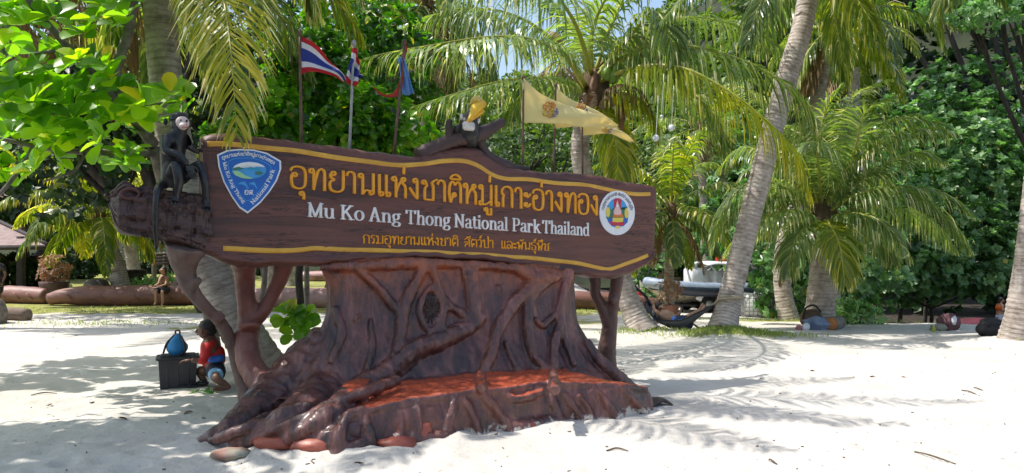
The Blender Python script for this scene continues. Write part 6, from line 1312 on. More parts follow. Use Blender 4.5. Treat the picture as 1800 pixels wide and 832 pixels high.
for q in (-1, 1): mb = MB(); blob(mb, c + E1 * q * .026 + fc_n * .027 + V(0, 0, .015), (.011, .007, .013), 8, 6); mb.build('eye', M_eye, face_)
for q in (-1, 1): mb = MB(); blob(mb, c + E1 * q * .009 + fc_n * .06 - V(0, 0, .024), (.004, .004, .004), 6, 5); mb.build('nostril', M_eye, face_)
mb = MB(); tube(mb, [c - E1 * .025 + fc_n * .055 - V(0, 0, .048), c + fc_n * .066 - V(0, 0, .046), c + E1 * .025 + fc_n * .055 - V(0, 0, .048)], [.006, .009, .006], 8, 6); mb.build('mouth', plain('pink_mouth_paint', (.5, .2, .17), .4), face_)
mb = MB(); blob(mb, mk(315, 210, .10), (.088, .08, .07), 14, 9, amp=.15, sc=4, M=rotz(AL)); mb.build('hair', M_mon, mon)
mb = MB(); tube(mb, [mk(296, 322, .05), mk(281, 328, .22), mk(275, 345, .30), mk(273, 390, .30), mk(275, 430, .28), mk(274, 437, .27)], [.045, .04, .03, .026, .024, .015], 30, 8); mb.build('tail', M_mon, mon)

hor = thing('hornbill_statue', 'black hornbill figure with yellow casque and white neck patch on the carved branch', 'statue', S(826, 236, .06))
M_bill = plain('yellow_bill_paint', (.85, .50, .02), .3, (.78, .42, .015), 6, bs=.1); M_bird = plain('black_bird_paint', (.018, .017, .018), .4, (.03, .028, .028), 8, bs=.3)
mb = MB(); tube(mb, [S(826, 265, -.12), S(823, 245, .0), S(823, 228, .04), S(827, 212, .05), S(834, 198, .06), S(840, 186, .08)], [.03, .11, .135, .115, .085, .06], 26, 14, wob=.02)
for q in (-1, 1): tube(mb, [S(823, 222, .05) + E1 * q * .11, S(822, 238, .02) + E1 * q * .13, S(824, 256, -.08) + E1 * q * .08], [.05, .06, .02], 10, 8, flat=.5)
for q in (-1, 1): tube(mb, [S(826, 238, .06) + E1 * q * .05, S(826, 247, .07) + E1 * q * .055], [.02, .024], 5, 6)
mb.build('body', M_bird, hor)
mb = MB(); tube(mb, [S(844, 183, .13), S(836, 192, .22), S(828, 206, .28), S(821, 213, .30)], [.075, .072, .045, .012], 16, 10, flat=.75); tube(mb, [S(845, 196, .13), S(836, 204, .22), S(825, 215, .27)], [.05, .04, .01], 12, 9, flat=.6); bill = mb.build('bill', M_bill, hor)
mb = MB(); tube(mb, [S(829, 184, .14), S(836, 176, .16), S(847, 179, .15)], [.03, .055, .03], 12, 9, flat=.9); mb.build('casque', plain('pale_casque_paint', (.72, .52, .12), .4, (.6, .42, .1), 6), bill)
mb = MB(); box(mb, S(824, 222, .165), (.15, .05, .10), rot=AL, bev=.02); mb.build('neck_patch', plain('white_patch_paint', (.78, .77, .74), .5), hor)
for x, y in ((811, 205), (841, 212)): mb = MB(); tube(mb, [S(x, y - 4, .12), S(x, y + 1, .13), S(x - 1, y + 6, .12)], [.012, .02, .01], 6, 6); mb.build('white_feather', plain('white_patch_paint', (.78, .77, .74), .5), hor)

# ================================================================ FLAGS
M_pole = plain('brown_flag_pole', (.16, .08, .06), .5, (.1, .05, .04), 8); M_poleg = plain('grey_flag_pole', (.4, .4, .41), .45, (.28, .27, .27), 8)
def flagmat(name, cols, emblem=False):
    """bands across the cloth's height by face value"""
    m, nt, p = newmat(name); at = nd(nt, "ShaderNodeAttribute", attribute_name='v')
    r = ramp(nt, at.outputs['Fac'], cols); r.color_ramp.interpolation = 'CONSTANT'
    nt.links.new(r.outputs[0], p.inputs['Base Color']); p.inputs['Roughness'].default_value = .75
    tr_ = nd(nt, "ShaderNodeBsdfTranslucent"); nt.links.new(r.outputs[0], tr_.inputs[0]); ms = nd(nt, "ShaderNodeMixShader"); ms.inputs[0].default_value = .4
    nt.links.new(p.outputs[0], ms.inputs[1]); nt.links.new(tr_.outputs[0], ms.inputs[2]); nt.links.new(ms.outputs[0], nt.nodes["Material Output"].inputs[0]); return m
RED, WHT, BLU = (.60, .02, .03), (.80, .79, .82), (.04, .07, .36)
M_thai = flagmat('five_band_flag_cloth', [(0, RED), (1 / 6, WHT), (2 / 6, BLU), (4 / 6, WHT), (5 / 6, RED)])
M_yel = flagmat('pale_yellow_flag_cloth', [(0, (.86, .75, .36)), (.5, (.87, .77, .39))]); M_lbf = flagmat('light_blue_flag_cloth', [(0, (.22, .42, .75)), (.5, (.28, .48, .80))]); M_redr = flagmat('torn_red_cloth', [(0, (.5, .07, .04)), (.5, (.55, .09, .05))])
def cloth(corner_paths, nu, nv, mat, name, parent, wave=.05, fold=3.0, n=NF, seed=0, bands=True, ragged=0.0):
    """sheet between an upper and a lower edge path (world points), rippled along n"""
    a, b = resample(corner_paths[0], nu), resample(corner_paths[1], nu); vs = []; val = []
    for i in range(nu):
        for j in range(nv):
            t = j / (nv - 1); u = i / (nu - 1); w = wave * math.sin(fold * 2 * math.pi * u + 1.2 * t + seed) * u ** .6 + wave * .5 * math.sin(7 * u + 5 * t + seed)
            p = a[i] * (1 - t) + b[i] * t + n * w
            if ragged and i == nu - 1: p = p + (a[i] - a[i - 1]) * ragged * (.5 + .5 * math.sin(j * 2.4 + seed))
            vs.append(p)
    i, j = np.meshgrid(np.arange(nu - 1), np.arange(nv - 1), indexing='ij'); i = i.ravel(); j = j.ravel()
    mb = MB(); mb.add(np.array(vs), np.stack([i * nv + j, i * nv + j + 1, (i + 1) * nv + j + 1, (i + 1) * nv + j], 1), 0, 1 - (j + .5) / (nv - 1))
    o = mb.build(name, mat, parent); s_ = o.modifiers.new('t', 'SOLIDIFY'); s_.thickness = .004; return o, np.array(vs).reshape(nu, nv, 3)
def flag(label, foot, tip, polemat, group=None, pr=.016):
    o = thing('flag', label, 'flag', foot, group); mb = MB(); tube(mb, [foot, tip], [pr, pr * .9], 8, 8); blob(mb, tip, (pr * 1.6, pr * 1.6, pr * 2.4), 8, 6); mb.build('pole', polemat, o); return o
FO = -.30
def fp(px, py, off=FO): return S(px, py, off)
f1 = flag('red white and blue striped flag streaming open on the leftmost brown pole', fp(530, 262), fp(527, 58), M_pole, 'striped flags on poles behind the sign')
cloth([[fp(529, 63), fp(548, 76), fp(570, 92), fp(592, 118), fp(606, 140)], [fp(529, 130), fp(545, 126), fp(565, 128), fp(588, 136), fp(606, 143)]], 34, 25, M_thai, 'cloth', f1, .05, 1.4)
f2 = flag('red white and blue striped flag hanging half folded on the grey pole', fp(614, 272), fp(622, 76), M_poleg, 'striped flags on poles behind the sign')
cloth([[fp(619, 84), fp(625, 86), fp(629, 98), fp(633, 118), fp(635, 134)], [fp(608, 142), fp(614, 148), fp(621, 152), fp(628, 152), fp(632, 140)]], 20, 25, M_thai, 'cloth', f2, .05, 2.2)
f3 = flag('faded light blue flag hanging limp with a torn red ribbon on its brown pole', fp(692, 276), fp(711, 75), M_pole)
cloth([[fp(698, 104), fp(704, 100), fp(709, 103)], [fp(708, 165), fp(716, 168), fp(726, 164)]], 12, 18, M_lbf, 'cloth', f3, .05, 2.0)
cloth([[fp(657, 150), fp(664, 160), fp(680, 167), fp(697, 158), fp(704, 130), fp(712, 78)], [fp(658, 156), fp(668, 166), fp(684, 171), fp(702, 166), fp(709, 132), fp(716, 82)]], 30, 5, M_redr, 'torn_ribbon', f3, .02, 2.0)
M_emo = flatpaint('flag_emblem_orange', (.75, .25, .04)); M_emb = flatpaint('flag_emblem_grey_blue', (.22, .22, .42)); M_emy = flatpaint('flag_emblem_gold', (.75, .42, .03))
ydata = [('pale yellow flag on the left one of the three poles, its emblem fully seen', (919, 303), (920, 137), [(919, 138), (945, 162), (985, 178), (1030, 196), (1074, 214)], [(917, 216), (950, 217), (990, 219), (1030, 224), (1072, 217)], -.25, (967, 193, 14)),
         ('pale yellow flag on the middle pole partly behind the first', (973, 305), (977, 150), [(976, 152), (1000, 170), (1030, 185), (1060, 205), (1090, 220)], [(974, 226), (1000, 224), (1030, 221), (1060, 224), (1090, 226)], -.42, (1021, 195, 9)),
         ('pale yellow flag with a frayed hem on the rightmost of the three poles', (1024, 308), (1023, 180), [(1022, 180), (1050, 205), (1075, 222), (1095, 236), (1110, 247)], [(1022, 239), (1045, 237), (1070, 235), (1090, 243), (1108, 249)], -.60, (1066, 221, 8))]
for lab, ft, tp_, up_, lo_, off, (ex, ey, er) in ydata:
    o = flag(lab, fp(*ft, off), fp(*tp_, off), M_pole, 'pale yellow flags on poles behind the sign', .014)
    cl, gr_ = cloth([[fp(*q, off) for q in up_], [fp(*q, off) for q in lo_]], 30, 14, M_yel, 'cloth', o, .045, 1.2, ragged=1.5 if er == 8 else .2, seed=er)
    # embroidered cypher built as small raised scrolls following the cloth
    flat = gr_.reshape(-1, 3)
    def onc(px, py, d=.012):
        q = fp(px, py, off); k = np.argsort(np.linalg.norm(flat - q, axis=1))[:4]; dd = np.mean((flat[k] - q) @ NF); return q + NF * (dd + d)
    kx = er / 14
    for mat_, paths in ((M_emo, [[(-10, -2), (-9, -9), (-3, -8), (-5, -2), (-9, -3)], [(4, -14), (7, -9), (12, -10), (10, -4), (5, -5)], [(-6, -12), (-2, -15), (2, -11), (6, -14), (10, -12)], [(-2, -6), (3, -8), (5, -3), (0, -1)]]), (M_emy, [[(-12, 6), (-8, 1), (-3, 3), (-4, 9), (-10, 11), (-13, 7)], [(0, 2), (4, 0), (4, 7), (-1, 8)], [(-6, 13), (0, 11), (4, 13)]]), (M_emb, [[(6, 2), (11, 3), (10, 8), (4, 9), (6, 12), (11, 12)], [(13, -3), (13, 4), (12, 9)], [(-3, 15), (3, 15), (8, 13)]])):
        mb = MB()
        for pth in paths: tube(mb, [onc(ex + a * kx, ey + b_ * .95) for a, b_ in pth], .012 * (.6 + .4 * kx), len(pth) * 5, 5, flat=.4)
        mb.build('emblem_scroll', mat_, cl)

# ================================================================ THINGS ON THE SAND
cr = thing('storage_crate', 'black plastic crate with a lid standing in the shade beside the kneeling boy', 'crate', on(311, 676))
M_crate = plain('black_crate_plastic', (.022, .025, .032), .45, (.035, .038, .045), 6, bs=.1)
c0 = on(311, 672); c0 = P(313, 672, 9.3); c0[2] = gh(c0[0], c0[1]); a = R(24)
def taper(mb, c, s0, s1, h, rot, mi=0):
    vs = []
    for (s, z) in ((s0, 0), (s1, h)):
        for x, y in ((-1, -1), (1, -1), (1, 1), (-1, 1)): vs.append((x * s[0] / 2, y * s[1] / 2, z))
    v = np.array(vs) @ rotz(rot).T + c; mb.add(v, [[3, 2, 1, 0], [4, 5, 6, 7], [0, 1, 5, 4], [1, 2, 6, 5], [2, 3, 7, 6], [3, 0, 4, 7]], mi)
mb = MB(); taper(mb, c0 + V(0, 0, -.01), (.40, .30), (.44, .35), .37, a)
for k in (-.12, 0, .12): box(mb, c0 + rotz(a) @ V(k, -.164, .18), (.02, .012, .32), rot=a, bev=.004)
crb = mb.build('crate_body', M_crate, cr, smooth=False); mb = MB(); box(mb, c0 + V(0, 0, .375), (.50, .40, .035), rot=a, bev=.012); box(mb, c0 + V(0, 0, .398), (.40, .30, .02), rot=a, bev=.008); mb.build('lid', M_crate, cr, smooth=False)
bp_ = thing('backpack', 'small bright blue backpack with black straps on the crate lid', 'backpack', c0 + V(0, 0, .41))
M_bpk = plain('blue_backpack_cloth', (.02, .24, .55), .6, (.015, .17, .42), 8); c1 = c0 + V(-.01, .0, .41)
mb = MB(); tube(mb, [c1 + V(0, 0, -.01), c1 + V(0, 0, .05), c1 + V(0, 0, .14), c1 + V(.01, 0, .21), c1 + V(.01, 0, .25)], [.08, .125, .12, .075, .03], 16, 14, wob=.03); mb.build('bag_body', M_bpk, bp_)
mb = MB(); tube(mb, [c1 + V(.02, 0, .24), c1 + V(.10, -.06, .16), c1 + V(.14, -.10, .05), c1 + V(.08, -.13, .0)], [.014, .016, .016, .012], 14, 6); tube(mb, [c1 + V(-.03, 0, .24), c1 + V(-.10, -.06, .14), c1 + V(-.13, -.1, .02)], [.014, .016, .012], 12, 6); mb.build('strap', M_navy, bp_); mb = MB(); tube(mb, [c1 + V(-.02, 0, .24), c1 + V(-.02, 0, .29), c1 + V(.03, 0, .29), c1 + V(.03, 0, .24)], .012, 10, 6); mb.build('top_loop', M_navy, bp_)
def sandal(g, rot, label, mat, group=None, kind='flip flop'):
    o = thing('sandal', label, 'sandal', g, group); mb = MB(); n = 18; vs = []
    for z in (0, .022):
        for k in range(n):
            t = 2 * math.pi * k / n; x = .125 * math.cos(t); w = .042 + .010 * math.cos(t); vs.append((x, w * math.sin(t), z + .012 * (1 if x > .08 else 0)))
    f = [list(range(n))[::-1], [n + k for k in range(n)]] + [[k, (k + 1) % n, n + (k + 1) % n, n + k] for k in range(n)]
    mb.add(np.array(vs) @ rotz(rot).T + g, f); mb.build('sole', mat, o)
    mb = MB(); q = lambda x, y, z: rotz(rot) @ V(x, y, z) + g
    tube(mb, [q(-.02, .045, .02), q(.03, .03, .05), q(.075, .0, .03)], .009, 8, 6); tube(mb, [q(-.02, -.045, .02), q(.03, -.03, .05), q(.075, .0, .03)], .009, 8, 6); mb.build('toe_strap', M_navy, o); return o
sandal(on(336, 682, .01), R(10), 'black flip flop lying on the sand below the crate', M_navy); sandal(on(352, 681, .03), R(-18), 'black flip flop lying across the other, nearer the boy', M_navy)
sandal(on(300, 676, .01), R(25), 'grey sandal at the crate\'s front left corner', M_greycl)
# weed sprig
mb = MB(); g = on(361, 693); rosettes(mb, np.array([g + V(rng.normal(0, .06), rng.normal(0, .04), .01) for _ in range(9)]), np.tile(V(0, 0, 1), (9, 1)) + rng.normal(0, .3, (9, 3)), 6, .06, .03, 1, vlo=.3, vhi=.7); tag(mb.build('weed', M_hib), 'little green weed sprig on the shaded sand', 'weed')
# bag below the hammock
hb2 = thing('bag', 'dark blue grey bag slumped on the sand under the hammock', 'bag', on(1200, 590)); g = P(1199, 582, 15.9)
mb = MB(); blob(mb, V(g[0], g[1], gh(g[0], g[1]) + .13), (.22, .16, .17), 18, 12, amp=.35, sc=3); mb.build('bag_body', plain('dark_blue_bag_cloth', (.06, .075, .12), .7, (.035, .045, .07), 7), hb2); mb = MB(); q = V(g[0], g[1], gh(g[0], g[1])); tube(mb, [q + V(.15, -.1, .2), q + V(.25, -.12, .1), q + V(.38, -.1, .03), q + V(.45, -.05, .02)], .02, 14, 6); mb.build('strap', M_navy, hb2)
# bundle, bolster log at the broad palm
lg = thing('log_bolster', 'short grey log with an orange cut end lying at the broad palm\'s foot', 'log', on(1470, 580)); a0, a1 = on(1461, 581, .14), on(1487, 580, .13); a1[1] += .35; a1[2] += .0
mb = MB(); tube(mb, [a0, a1], [.16, .155], 6, 14, wob=.04); mb.build('log_wood', M_branch, lg); mb = MB(); tube(mb, [a0 - nrm(a1 - a0) * .02, a0 + nrm(a1 - a0) * .005], [.13, .15], 2, 14); mb.build('cut_end', plain('orange_cut_wood', (.42, .18, .06), .8, (.32, .12, .04), 9), lg)
bd = thing('bundle', 'blue grey cloth bundle with pink and white bits lying left of the short log', 'bundle', on(1440, 580)); g = on(1436, 580)
mb = MB(); blob(mb, g + V(.12, .05, .1), (.38, .2, .17), 20, 12, amp=.5, sc=2.6); mb.build('cloth', plain('blue_grey_cloth', (.22, .28, .40), .8, (.12, .16, .26), 6), bd); mb = MB(); blob(mb, g + V(-.28, -.1, .07), (.09, .08, .09), 12, 8, amp=.3); mb.build('white_wrap', M_whitecl, bd); mb = MB(); blob(mb, g + V(-.42, -.05, .05), (.08, .07, .06), 12, 8, amp=.3); mb.build('pink_wrap', plain('pink_cloth', (.5, .2, .22), .8), bd)
bb = thing('basket', 'brown bag with an arched black handle leaning on the broad palm', 'bag', on(1428, 577)); g = on(1428, 576)
mb = MB(); blob(mb, g + V(0, .1, .2), (.25, .14, .22), 16, 10, amp=.25, sc=3); mb.build('bag_body', plain('brown_bag_leather', (.14, .08, .05), .7, (.08, .05, .03), 7), bb); mb = MB(); tube(mb, [g + V(-.22, .02, .2), g + V(-.15, 0, .46), g + V(.05, 0, .52), g + V(.2, 0, .36)], .022, 16, 6); mb.build('handle', M_blackcl, bb)
# covered bundle on the crest
cv = thing('covered_bundle', 'maroon and white cloth covered bundle sitting on the crest of the sand', 'bundle', on(1677, 582)); g = on(1677, 582)
mb = MB(); blob(mb, g + V(0, .2, .16), (.24, .2, .2), 20, 12, amp=.3, sc=3); mb.build('cover', plain('maroon_cloth', (.17, .075, .085), .8, (.09, .04, .05), 6), cv); mb = MB(); blob(mb, g + V(.01, .02, .22), (.06, .05, .10), 12, 8, amp=.4, sc=4); mb.build('white_flap', M_whitecl, cv); mb = MB(); blob(mb, g + V(-.25, .15, .05), (.18, .15, .1), 14, 8, amp=.3); mb.build('grey_tail', plain('grey_green_cloth', (.28, .28, .22), .9), cv)
bo = thing('bottle', 'yellow green drink bottle standing on the crest of the sand', 'bottle', on(1641, 583)); g = on(1641, 583)
mb = MB(); tube(mb, [g, g + V(0, 0, .1), g + V(0, 0, .13)], [.04, .04, .018], 8, 10, smoothpts=True); mb.build('bottle_body', plain('yellow_green_plastic', (.45, .5, .05), .3), bo); mb = MB(); tube(mb, [g + V(0, 0, .13), g + V(0, 0, .16)], .02, 3, 8); mb.build('bottle_cap', plain('white_plastic', (.7, .7, .68), .4), bo)
kb = thing('kit_bag', 'pair of black holdalls piled left of the far right palm foot', 'bag', on(1748, 596)); g = on(1749, 594)
mb = MB(); blob(mb, g + V(0, .1, .13), (.3, .2, .16), 18, 10, amp=.3, sc=3); blob(mb, g + V(.08, .25, .26), (.2, .15, .1), 16, 9, amp=.3, sc=3); mb.build('bag_body', M_blackcl, kb); mb = MB(); tube(mb, [g + V(-.2, -.05, .2), g + V(-.1, -.1, .33), g + V(.05, -.1, .32), g + V(.12, -.08, .22)], .018, 12, 6); mb.build('handle', M_navy, kb)
ky = thing('upturned_dinghy', 'dark maroon upturned dinghy in deep shade behind the covered bundle', 'boat', GY(1715, 24.5)); g = GY(1715, 24.5)
mb = MB(); blob(mb, g + V(0, 0, .12), (1.25, .5, .34), 26, 12, M=rotz(R(6))); mb.build('hull', plain('maroon_hull', (.14, .03, .045), .5, (.09, .02, .03), 4), ky); mb = MB(); tube(mb, [g + V(-1.2, -.1, .1), g + V(0, -.5, .08), g + V(1.2, .05, .1)], .05, 16, 6); mb.build('rail', plain('dark_rubber', (.02, .02, .02), .7), ky)
# scattered litter on the sand: individual twigs, husks, leaves
M_twig = plain('dry_twig', (.14, .10, .07), .9, (.08, .06, .04), 14); M_dl = plain('dry_brown_leaf', (.16, .075, .035), .8, (.1, .05, .03), 12)
tw_ = [((1690, 690), (1722, 700), 'dark twig lying alone on the bright sand at the right'), ((1608, 795), (1680, 818), 'long thin curved twig in the lower right corner'), ((527, 812), (552, 823), 'little forked twig below the red stones'), ((1066, 797), (1104, 797), 'pale twig in front of the stump'), ((54, 696), (100, 692), 'thin stick on the shaded sand at the left'), ((1352, 814), (1366, 822), 'short dark twig at the bottom edge'), ((1712, 688), (1728, 692), 'tiny twig just beyond the dark one')]
for a_, b_, lab in tw_:
    p, q = on(*a_, .008), on(*b_, .008); md_ = (p + q) / 2 + V(rng.normal(0, .02), .04, .012); mb = MB(); tube(mb, [p, md_, q], [.006, .008, .004], 10, 6, wob=.15); tag(mb.build('twig', M_twig), lab, 'twig')
lf = [((207, 746), 'curled dead leaf in the middle of the left shade'), ((158, 711), 'small dead leaf at the shade\'s upper left'), ((357, 737), 'pale brown dead leaf near the root tip'), ((92, 710), 'dead leaf by the thin stick'), ((340, 730), 'dark dead leaf left of the root tip'), ((1539, 663), 'brown husk on the right sand'), ((1584, 664), 'black husk right of the brown one'), ((1432, 652), 'dead leaf at the edge of the palm shade'), ((1098, 653), 'dead leaf by the right prop'), ((640, 826), 'dead leaf at the bottom edge below the stones')]
for (px, py), lab in lf:
    g = on(px, py, .012); mb = MB(); leafset(mb, g[None], rndir(1) * V(1, 1, .1), V(0, 0, 1)[None] + rng.normal(0, .2, (1, 3)), .09, .05, 0, np.array([.5]), .3, .3); tag(mb.build('dead_leaf', M_dl), lab, 'leaf', 'dead leaves scattered on the sand')
mb = MB()
for k in range(900):
    y = 5 * (19 / 5) ** rng.random(); x = rng.uniform(-.72, .72) * y; g = V(x, y, gh(x, y) + .004); d = rndir(1)[0] * V(1, 1, .1); l = rng.uniform(.008, .035)
    tube(mb, [g, g + d * l], [.002, .0015] if rng.random() < .75 else [.006, .005], 2, 4)
tag(mb.build('beach_litter', M_twig), 'specks of plant litter strewn over the sand', 'litter', kind='stuff')

# ================================================================ LOG BENCHES, PLANTERS, LAWN
def redlogmat(nm, c, d, w): return carvedpaint(nm, c, d, w, (.8, 3, 3), crack=False, rough=.5)
M_rl = redlogmat('red_log_paint', (.20, .088, .070), (.08, .04, .034), (.26, .12, .09)); M_rl2 = redlogmat('faded_log_paint', (.38, .22, .20), (.2, .1, .09), (.42, .26, .22))
def logbench(label, pts, r, mat, flat=.95):
    o = thing('log_bench', label, 'bench', (np.array(pts[0]) + pts[-1]) / 2, 'red painted concrete log benches'); mb = MB(); tube(mb, pts, r, len(pts) * 8, 16, wob=.035, flat=flat); mb.build('log', mat, o)
    mb = MB()
    for k in range(5):
        p = resample(pts, 30)[int(4 + k * 5)]; tube(mb, [p + V(-.1, -r[1] * .98, .1), p + V(0, -r[1] * 1.02, 0), p + V(.12, -r[1] * .95, -.12)], [.02, .03, .015], 6, 6)
    mb.build('bark_ridge', mat, o); return o
def lz(px, Y, z): x = (px - CX) / F * Y; return V(x, Y, gh(x, Y) + z)
logbench('brick red log bench at the far left running behind the left planter', [lz(-60, 26.5, .26), lz(20, 26.5, .3), lz(85, 26.2, .28)], [.32, .35, .30], M_rl)
logbench('long red log bench the woman sits on', [lz(88, 25.2, .22), lz(120, 25.2, .32), lz(200, 25.3, .33), lz(290, 25.5, .33), lz(360, 25.8, .32), lz(420, 26.2, .3)], [.22, .37, .38, .36, .34, .32], M_rl)
logbench('pale faded log bench seen through the gap beside the sapling', [lz(400, 24.5, .28), lz(480, 24.3, .30), lz(560, 24.2, .30), lz(680, 24.0, .3)], [.3, .36, .36, .3], M_rl2)
logbench('red log bench running right behind the centre palm', [lz(940, 24.0, .25), lz(1040, 24.2, .28), lz(1110, 24.6, .28), lz(1150, 25.2, .25)], [.28, .34, .34, .3], M_rl)
logbench('far grey log lying on the lawn beyond the props', [lz(520, 40, .2), lz(580, 40, .25), lz(640, 40, .2)], [.3, .34, .3], M_rl2)
# stump stool, dark bin, boulder
o = thing('tree_stump', 'dark tree stump stool on the lawn behind the long red log', 'stump', lz(170, 26.6, 0)); mb = MB(); tube(mb, [lz(170, 26.6, -.1), lz(170, 26.6, .35), lz(170, 26.6, .78), lz(170, 26.6, .84)], [.66, .6, .52, .3], 14, 14, wob=.05); mb.build('stump_wood', plain('dark_stump_wood', (.11, .09, .085), .8, (.06, .05, .05), 6), o)
o = thing('waste_bin', 'dark round bin shaped like a charred trunk behind the leaning lawn palm', 'bin', lz(232, 29, 0)); mb = MB(); tube(mb, [lz(232, 29, -.05), lz(232, 29, .5), lz(232, 29, 1.05)], [.52, .50, .54], 16, 14, wob=.05); mb.build('bin_body', M_darkbark, o); mb = MB(); tube(mb, [lz(232, 29, 1.04), lz(232, 29, 1.12)], [.56, .5], 3, 14, wob=.05); mb.build('bin_lid', M_darkbark, o)
o = tag(MB().build('x', M_conc), 'x', 'x') if False else None
mb = MB(); blob(mb, lz(318, 26.5, .35), (.5, .4, .62), 20, 12, amp=.5, sc=2); tag(mb.build('boulder', plain('brown_boulder', (.26, .20, .17), .9, (.14, .1, .085), 5)), 'rough brown boulder behind the seated woman', 'boulder')
mb = MB(); blob(mb, lz(402, 27.5, .3), (.45, .4, .42), 18, 10, amp=.5, sc=2, seed=4); tag(mb.build('boulder', plain('grey_boulder', (.3, .28, .26), .9, (.18, .16, .15), 5)), 'grey boulder between the log props', 'boulder')
def planter(label, px, Y, r, h, pmat, fm_, n=70, seed=1, fl=None):
    g = lz(px, Y, 0); o = thing('planter', label, 'planter', g); mb = MB(); tube(mb, [g + V(0, 0, -.1), g + V(0, 0, h * .5), g + V(0, 0, h)], [r * .9, r * .92, r * 1.1], 10, 14, wob=.04); mb.build('pot', pmat, o)
    mb = MB(); C, A = crown_points([(g + V(0, 0, h + .45), np.array((r * .9 + .18, r * .8 + .1, .5)))], n, .4); rosettes(mb, C, A + V(0, 0, .5), 7, .12, .06, 1, big=False, vlo=.3, vhi=.95); mb.build('foliage', fm_, o)
    mb = MB()
    for k in range(5): tube(mb, [g + V(0, 0, h), g + V(rng.normal(0, .1), rng.normal(0, .1), h + .35)], .015, 5, 5)
    mb.build('stem', M_branch, o); return o
M_flower = leafmat('rusty_pink_leaves', [(0, (.16, .09, .05)), (.5, (.26, .16, .1)), (1, (.4, .26, .18))], .6, .2, (.8, .6, .3))
planter('brown stump planter with a rusty pink shrub between the two red logs', 95, 26.6, .45, .78, plain('brown_planter', (.13, .07, .06), .6, (.08, .04, .035), 6), M_flower, 110)
planter('small terracotta planter with dry reddish plants at the foot of the small dark palm', 1177, 22.0, .26, .36, plain('terracotta_planter', (.30, .12, .08), .7, (.2, .08, .06), 6), M_flower, 45)
for px, Y, lab in ((262, 28, 'bright green bedding plant behind the seated woman'), (405, 29.5, 'green flowering plant between the log props'), (290, 29, 'low green plant right beside the brown boulder')):
    g = lz(px, Y, 0); leaf_tree('bedding_plant', lab, 'plant', g, [(g + V(0, 0, .35), np.array((.8, .5, .45)))], 110, 8, .22, .06, M_hib, M_branch, rt=.03, big=False, vr=(.5, 1))
# driftwood log at the left edge
o = thing('log', 'grey driftwood log lying at the left edge of the sand', 'log', on(20, 568)); mb = MB(); tube(mb, [on(-60, 562, .14), on(0, 563, .15), on(50, 563, .13)], [.2, .19, .18], 14, 12, wob=.05); mb.build('log_wood', plain('driftwood', (.24, .18, .14), .9, (.15, .11, .09), 5, (1, 3, 3)), o)
# direction board with slats
so = thing('direction_sign', 'post with dark hanging direction slats edged in orange behind the seated woman', 'sign', lz(286, 31, 0)); M_slat = plain('dark_slat', (.06, .035, .03), .6, (.03, .02, .02), 8); M_osl = plain('orange_slat_end', (.5, .14, .04), .6)
mb = MB(); 
for px in (271, 291): tube(mb, [lz(px, 31, -.1), lz(px, 31, 1.75)], .1, 6, 8, wob=.04)
mb.build('post', M_branch, so)
for k in range(4):
    mb = MB(); c = P(287, 447 + k * 5.5, 30.8); box(mb, c, (.72 + .06 * (k % 2), .05, .105), bev=.012); sl_ = mb.build('slat', M_slat, so)
    mb = MB(); box(mb, c + V(-.36, -.01, 0), (.13, .055, .115), bev=.012); box(mb, c + V(.4, -.01, 0), (.08, .055, .09), bev=.012); mb.build('slat_end', M_osl, sl_)
# ================================================================ BUILDINGS
M_roof = plain('weathered_tile_roof', (.28, .205, .185), .85, (.20, .14, .125), 3, (1, 1, 1), .5, .03); M_wood = plain('brown_timber', (.14, .07, .045), .7, (.09, .045, .03), 6, (3, 3, .6)); M_dtim = plain('dark_timber', (.04, .028, .024), .8, (.02, .016, .014), 6)
pv = thing('pavilion', 'open pavilion with a low hipped brown tile roof at the left edge', 'pavilion', lz(-40, 33, 0))
zc = gh(-19, 33); e = [P(84, 431, 31.0), P(84, 428, 37.5), P(-260, 428, 37.5), P(-260, 433, 31.0)]; rdg = [P(0, 392, 34.2), P(-180, 392, 34.2)]
mb = MB(); mb.add(np.array(e + rdg), [[0, 1, 4], [1, 2, 5, 4], [2, 3, 5], [3, 0, 4, 5]]); ro = mb.build('roof', M_roof, pv, smooth=False); sdm = ro.modifiers.new('t', 'SOLIDIFY'); sdm.thickness = .12
mb = MB()
for a_, b_ in ((0, 1), (3, 0)): tube(mb, [e[a_] - V(0, 0, .12), e[b_] - V(0, 0, .12)], .09, 4, 6)
tube(mb, [rdg[0] + V(0, 0, .05), e[0] + V(0, 0, .02)], .09, 6, 6); tube(mb, [rdg[0] + V(0, 0, .05), rdg[1] + V(0, 0, .05)], .1, 6, 6); mb.build('eave_beam', M_dtim, pv)
for px, Y in ((37, 32.0), (-90, 32.0), (45, 36.5), (-60, 36.5)): mb = MB(); t_ = lz(px, Y, 0); box(mb, V(t_[0], t_[1], (t_[2] + P(0, 434, Y)[2]) / 2 + .2), (.26, .26, P(0, 434, Y)[2] - t_[2] + .5), bev=.02); mb.build('post', M_dtim, pv)
mb = MB(); box(mb, lz(-50, 36.8, 1.0), (6.5, .12, .9), bev=.02); mb.build('back_railing', M_dtim, pv)
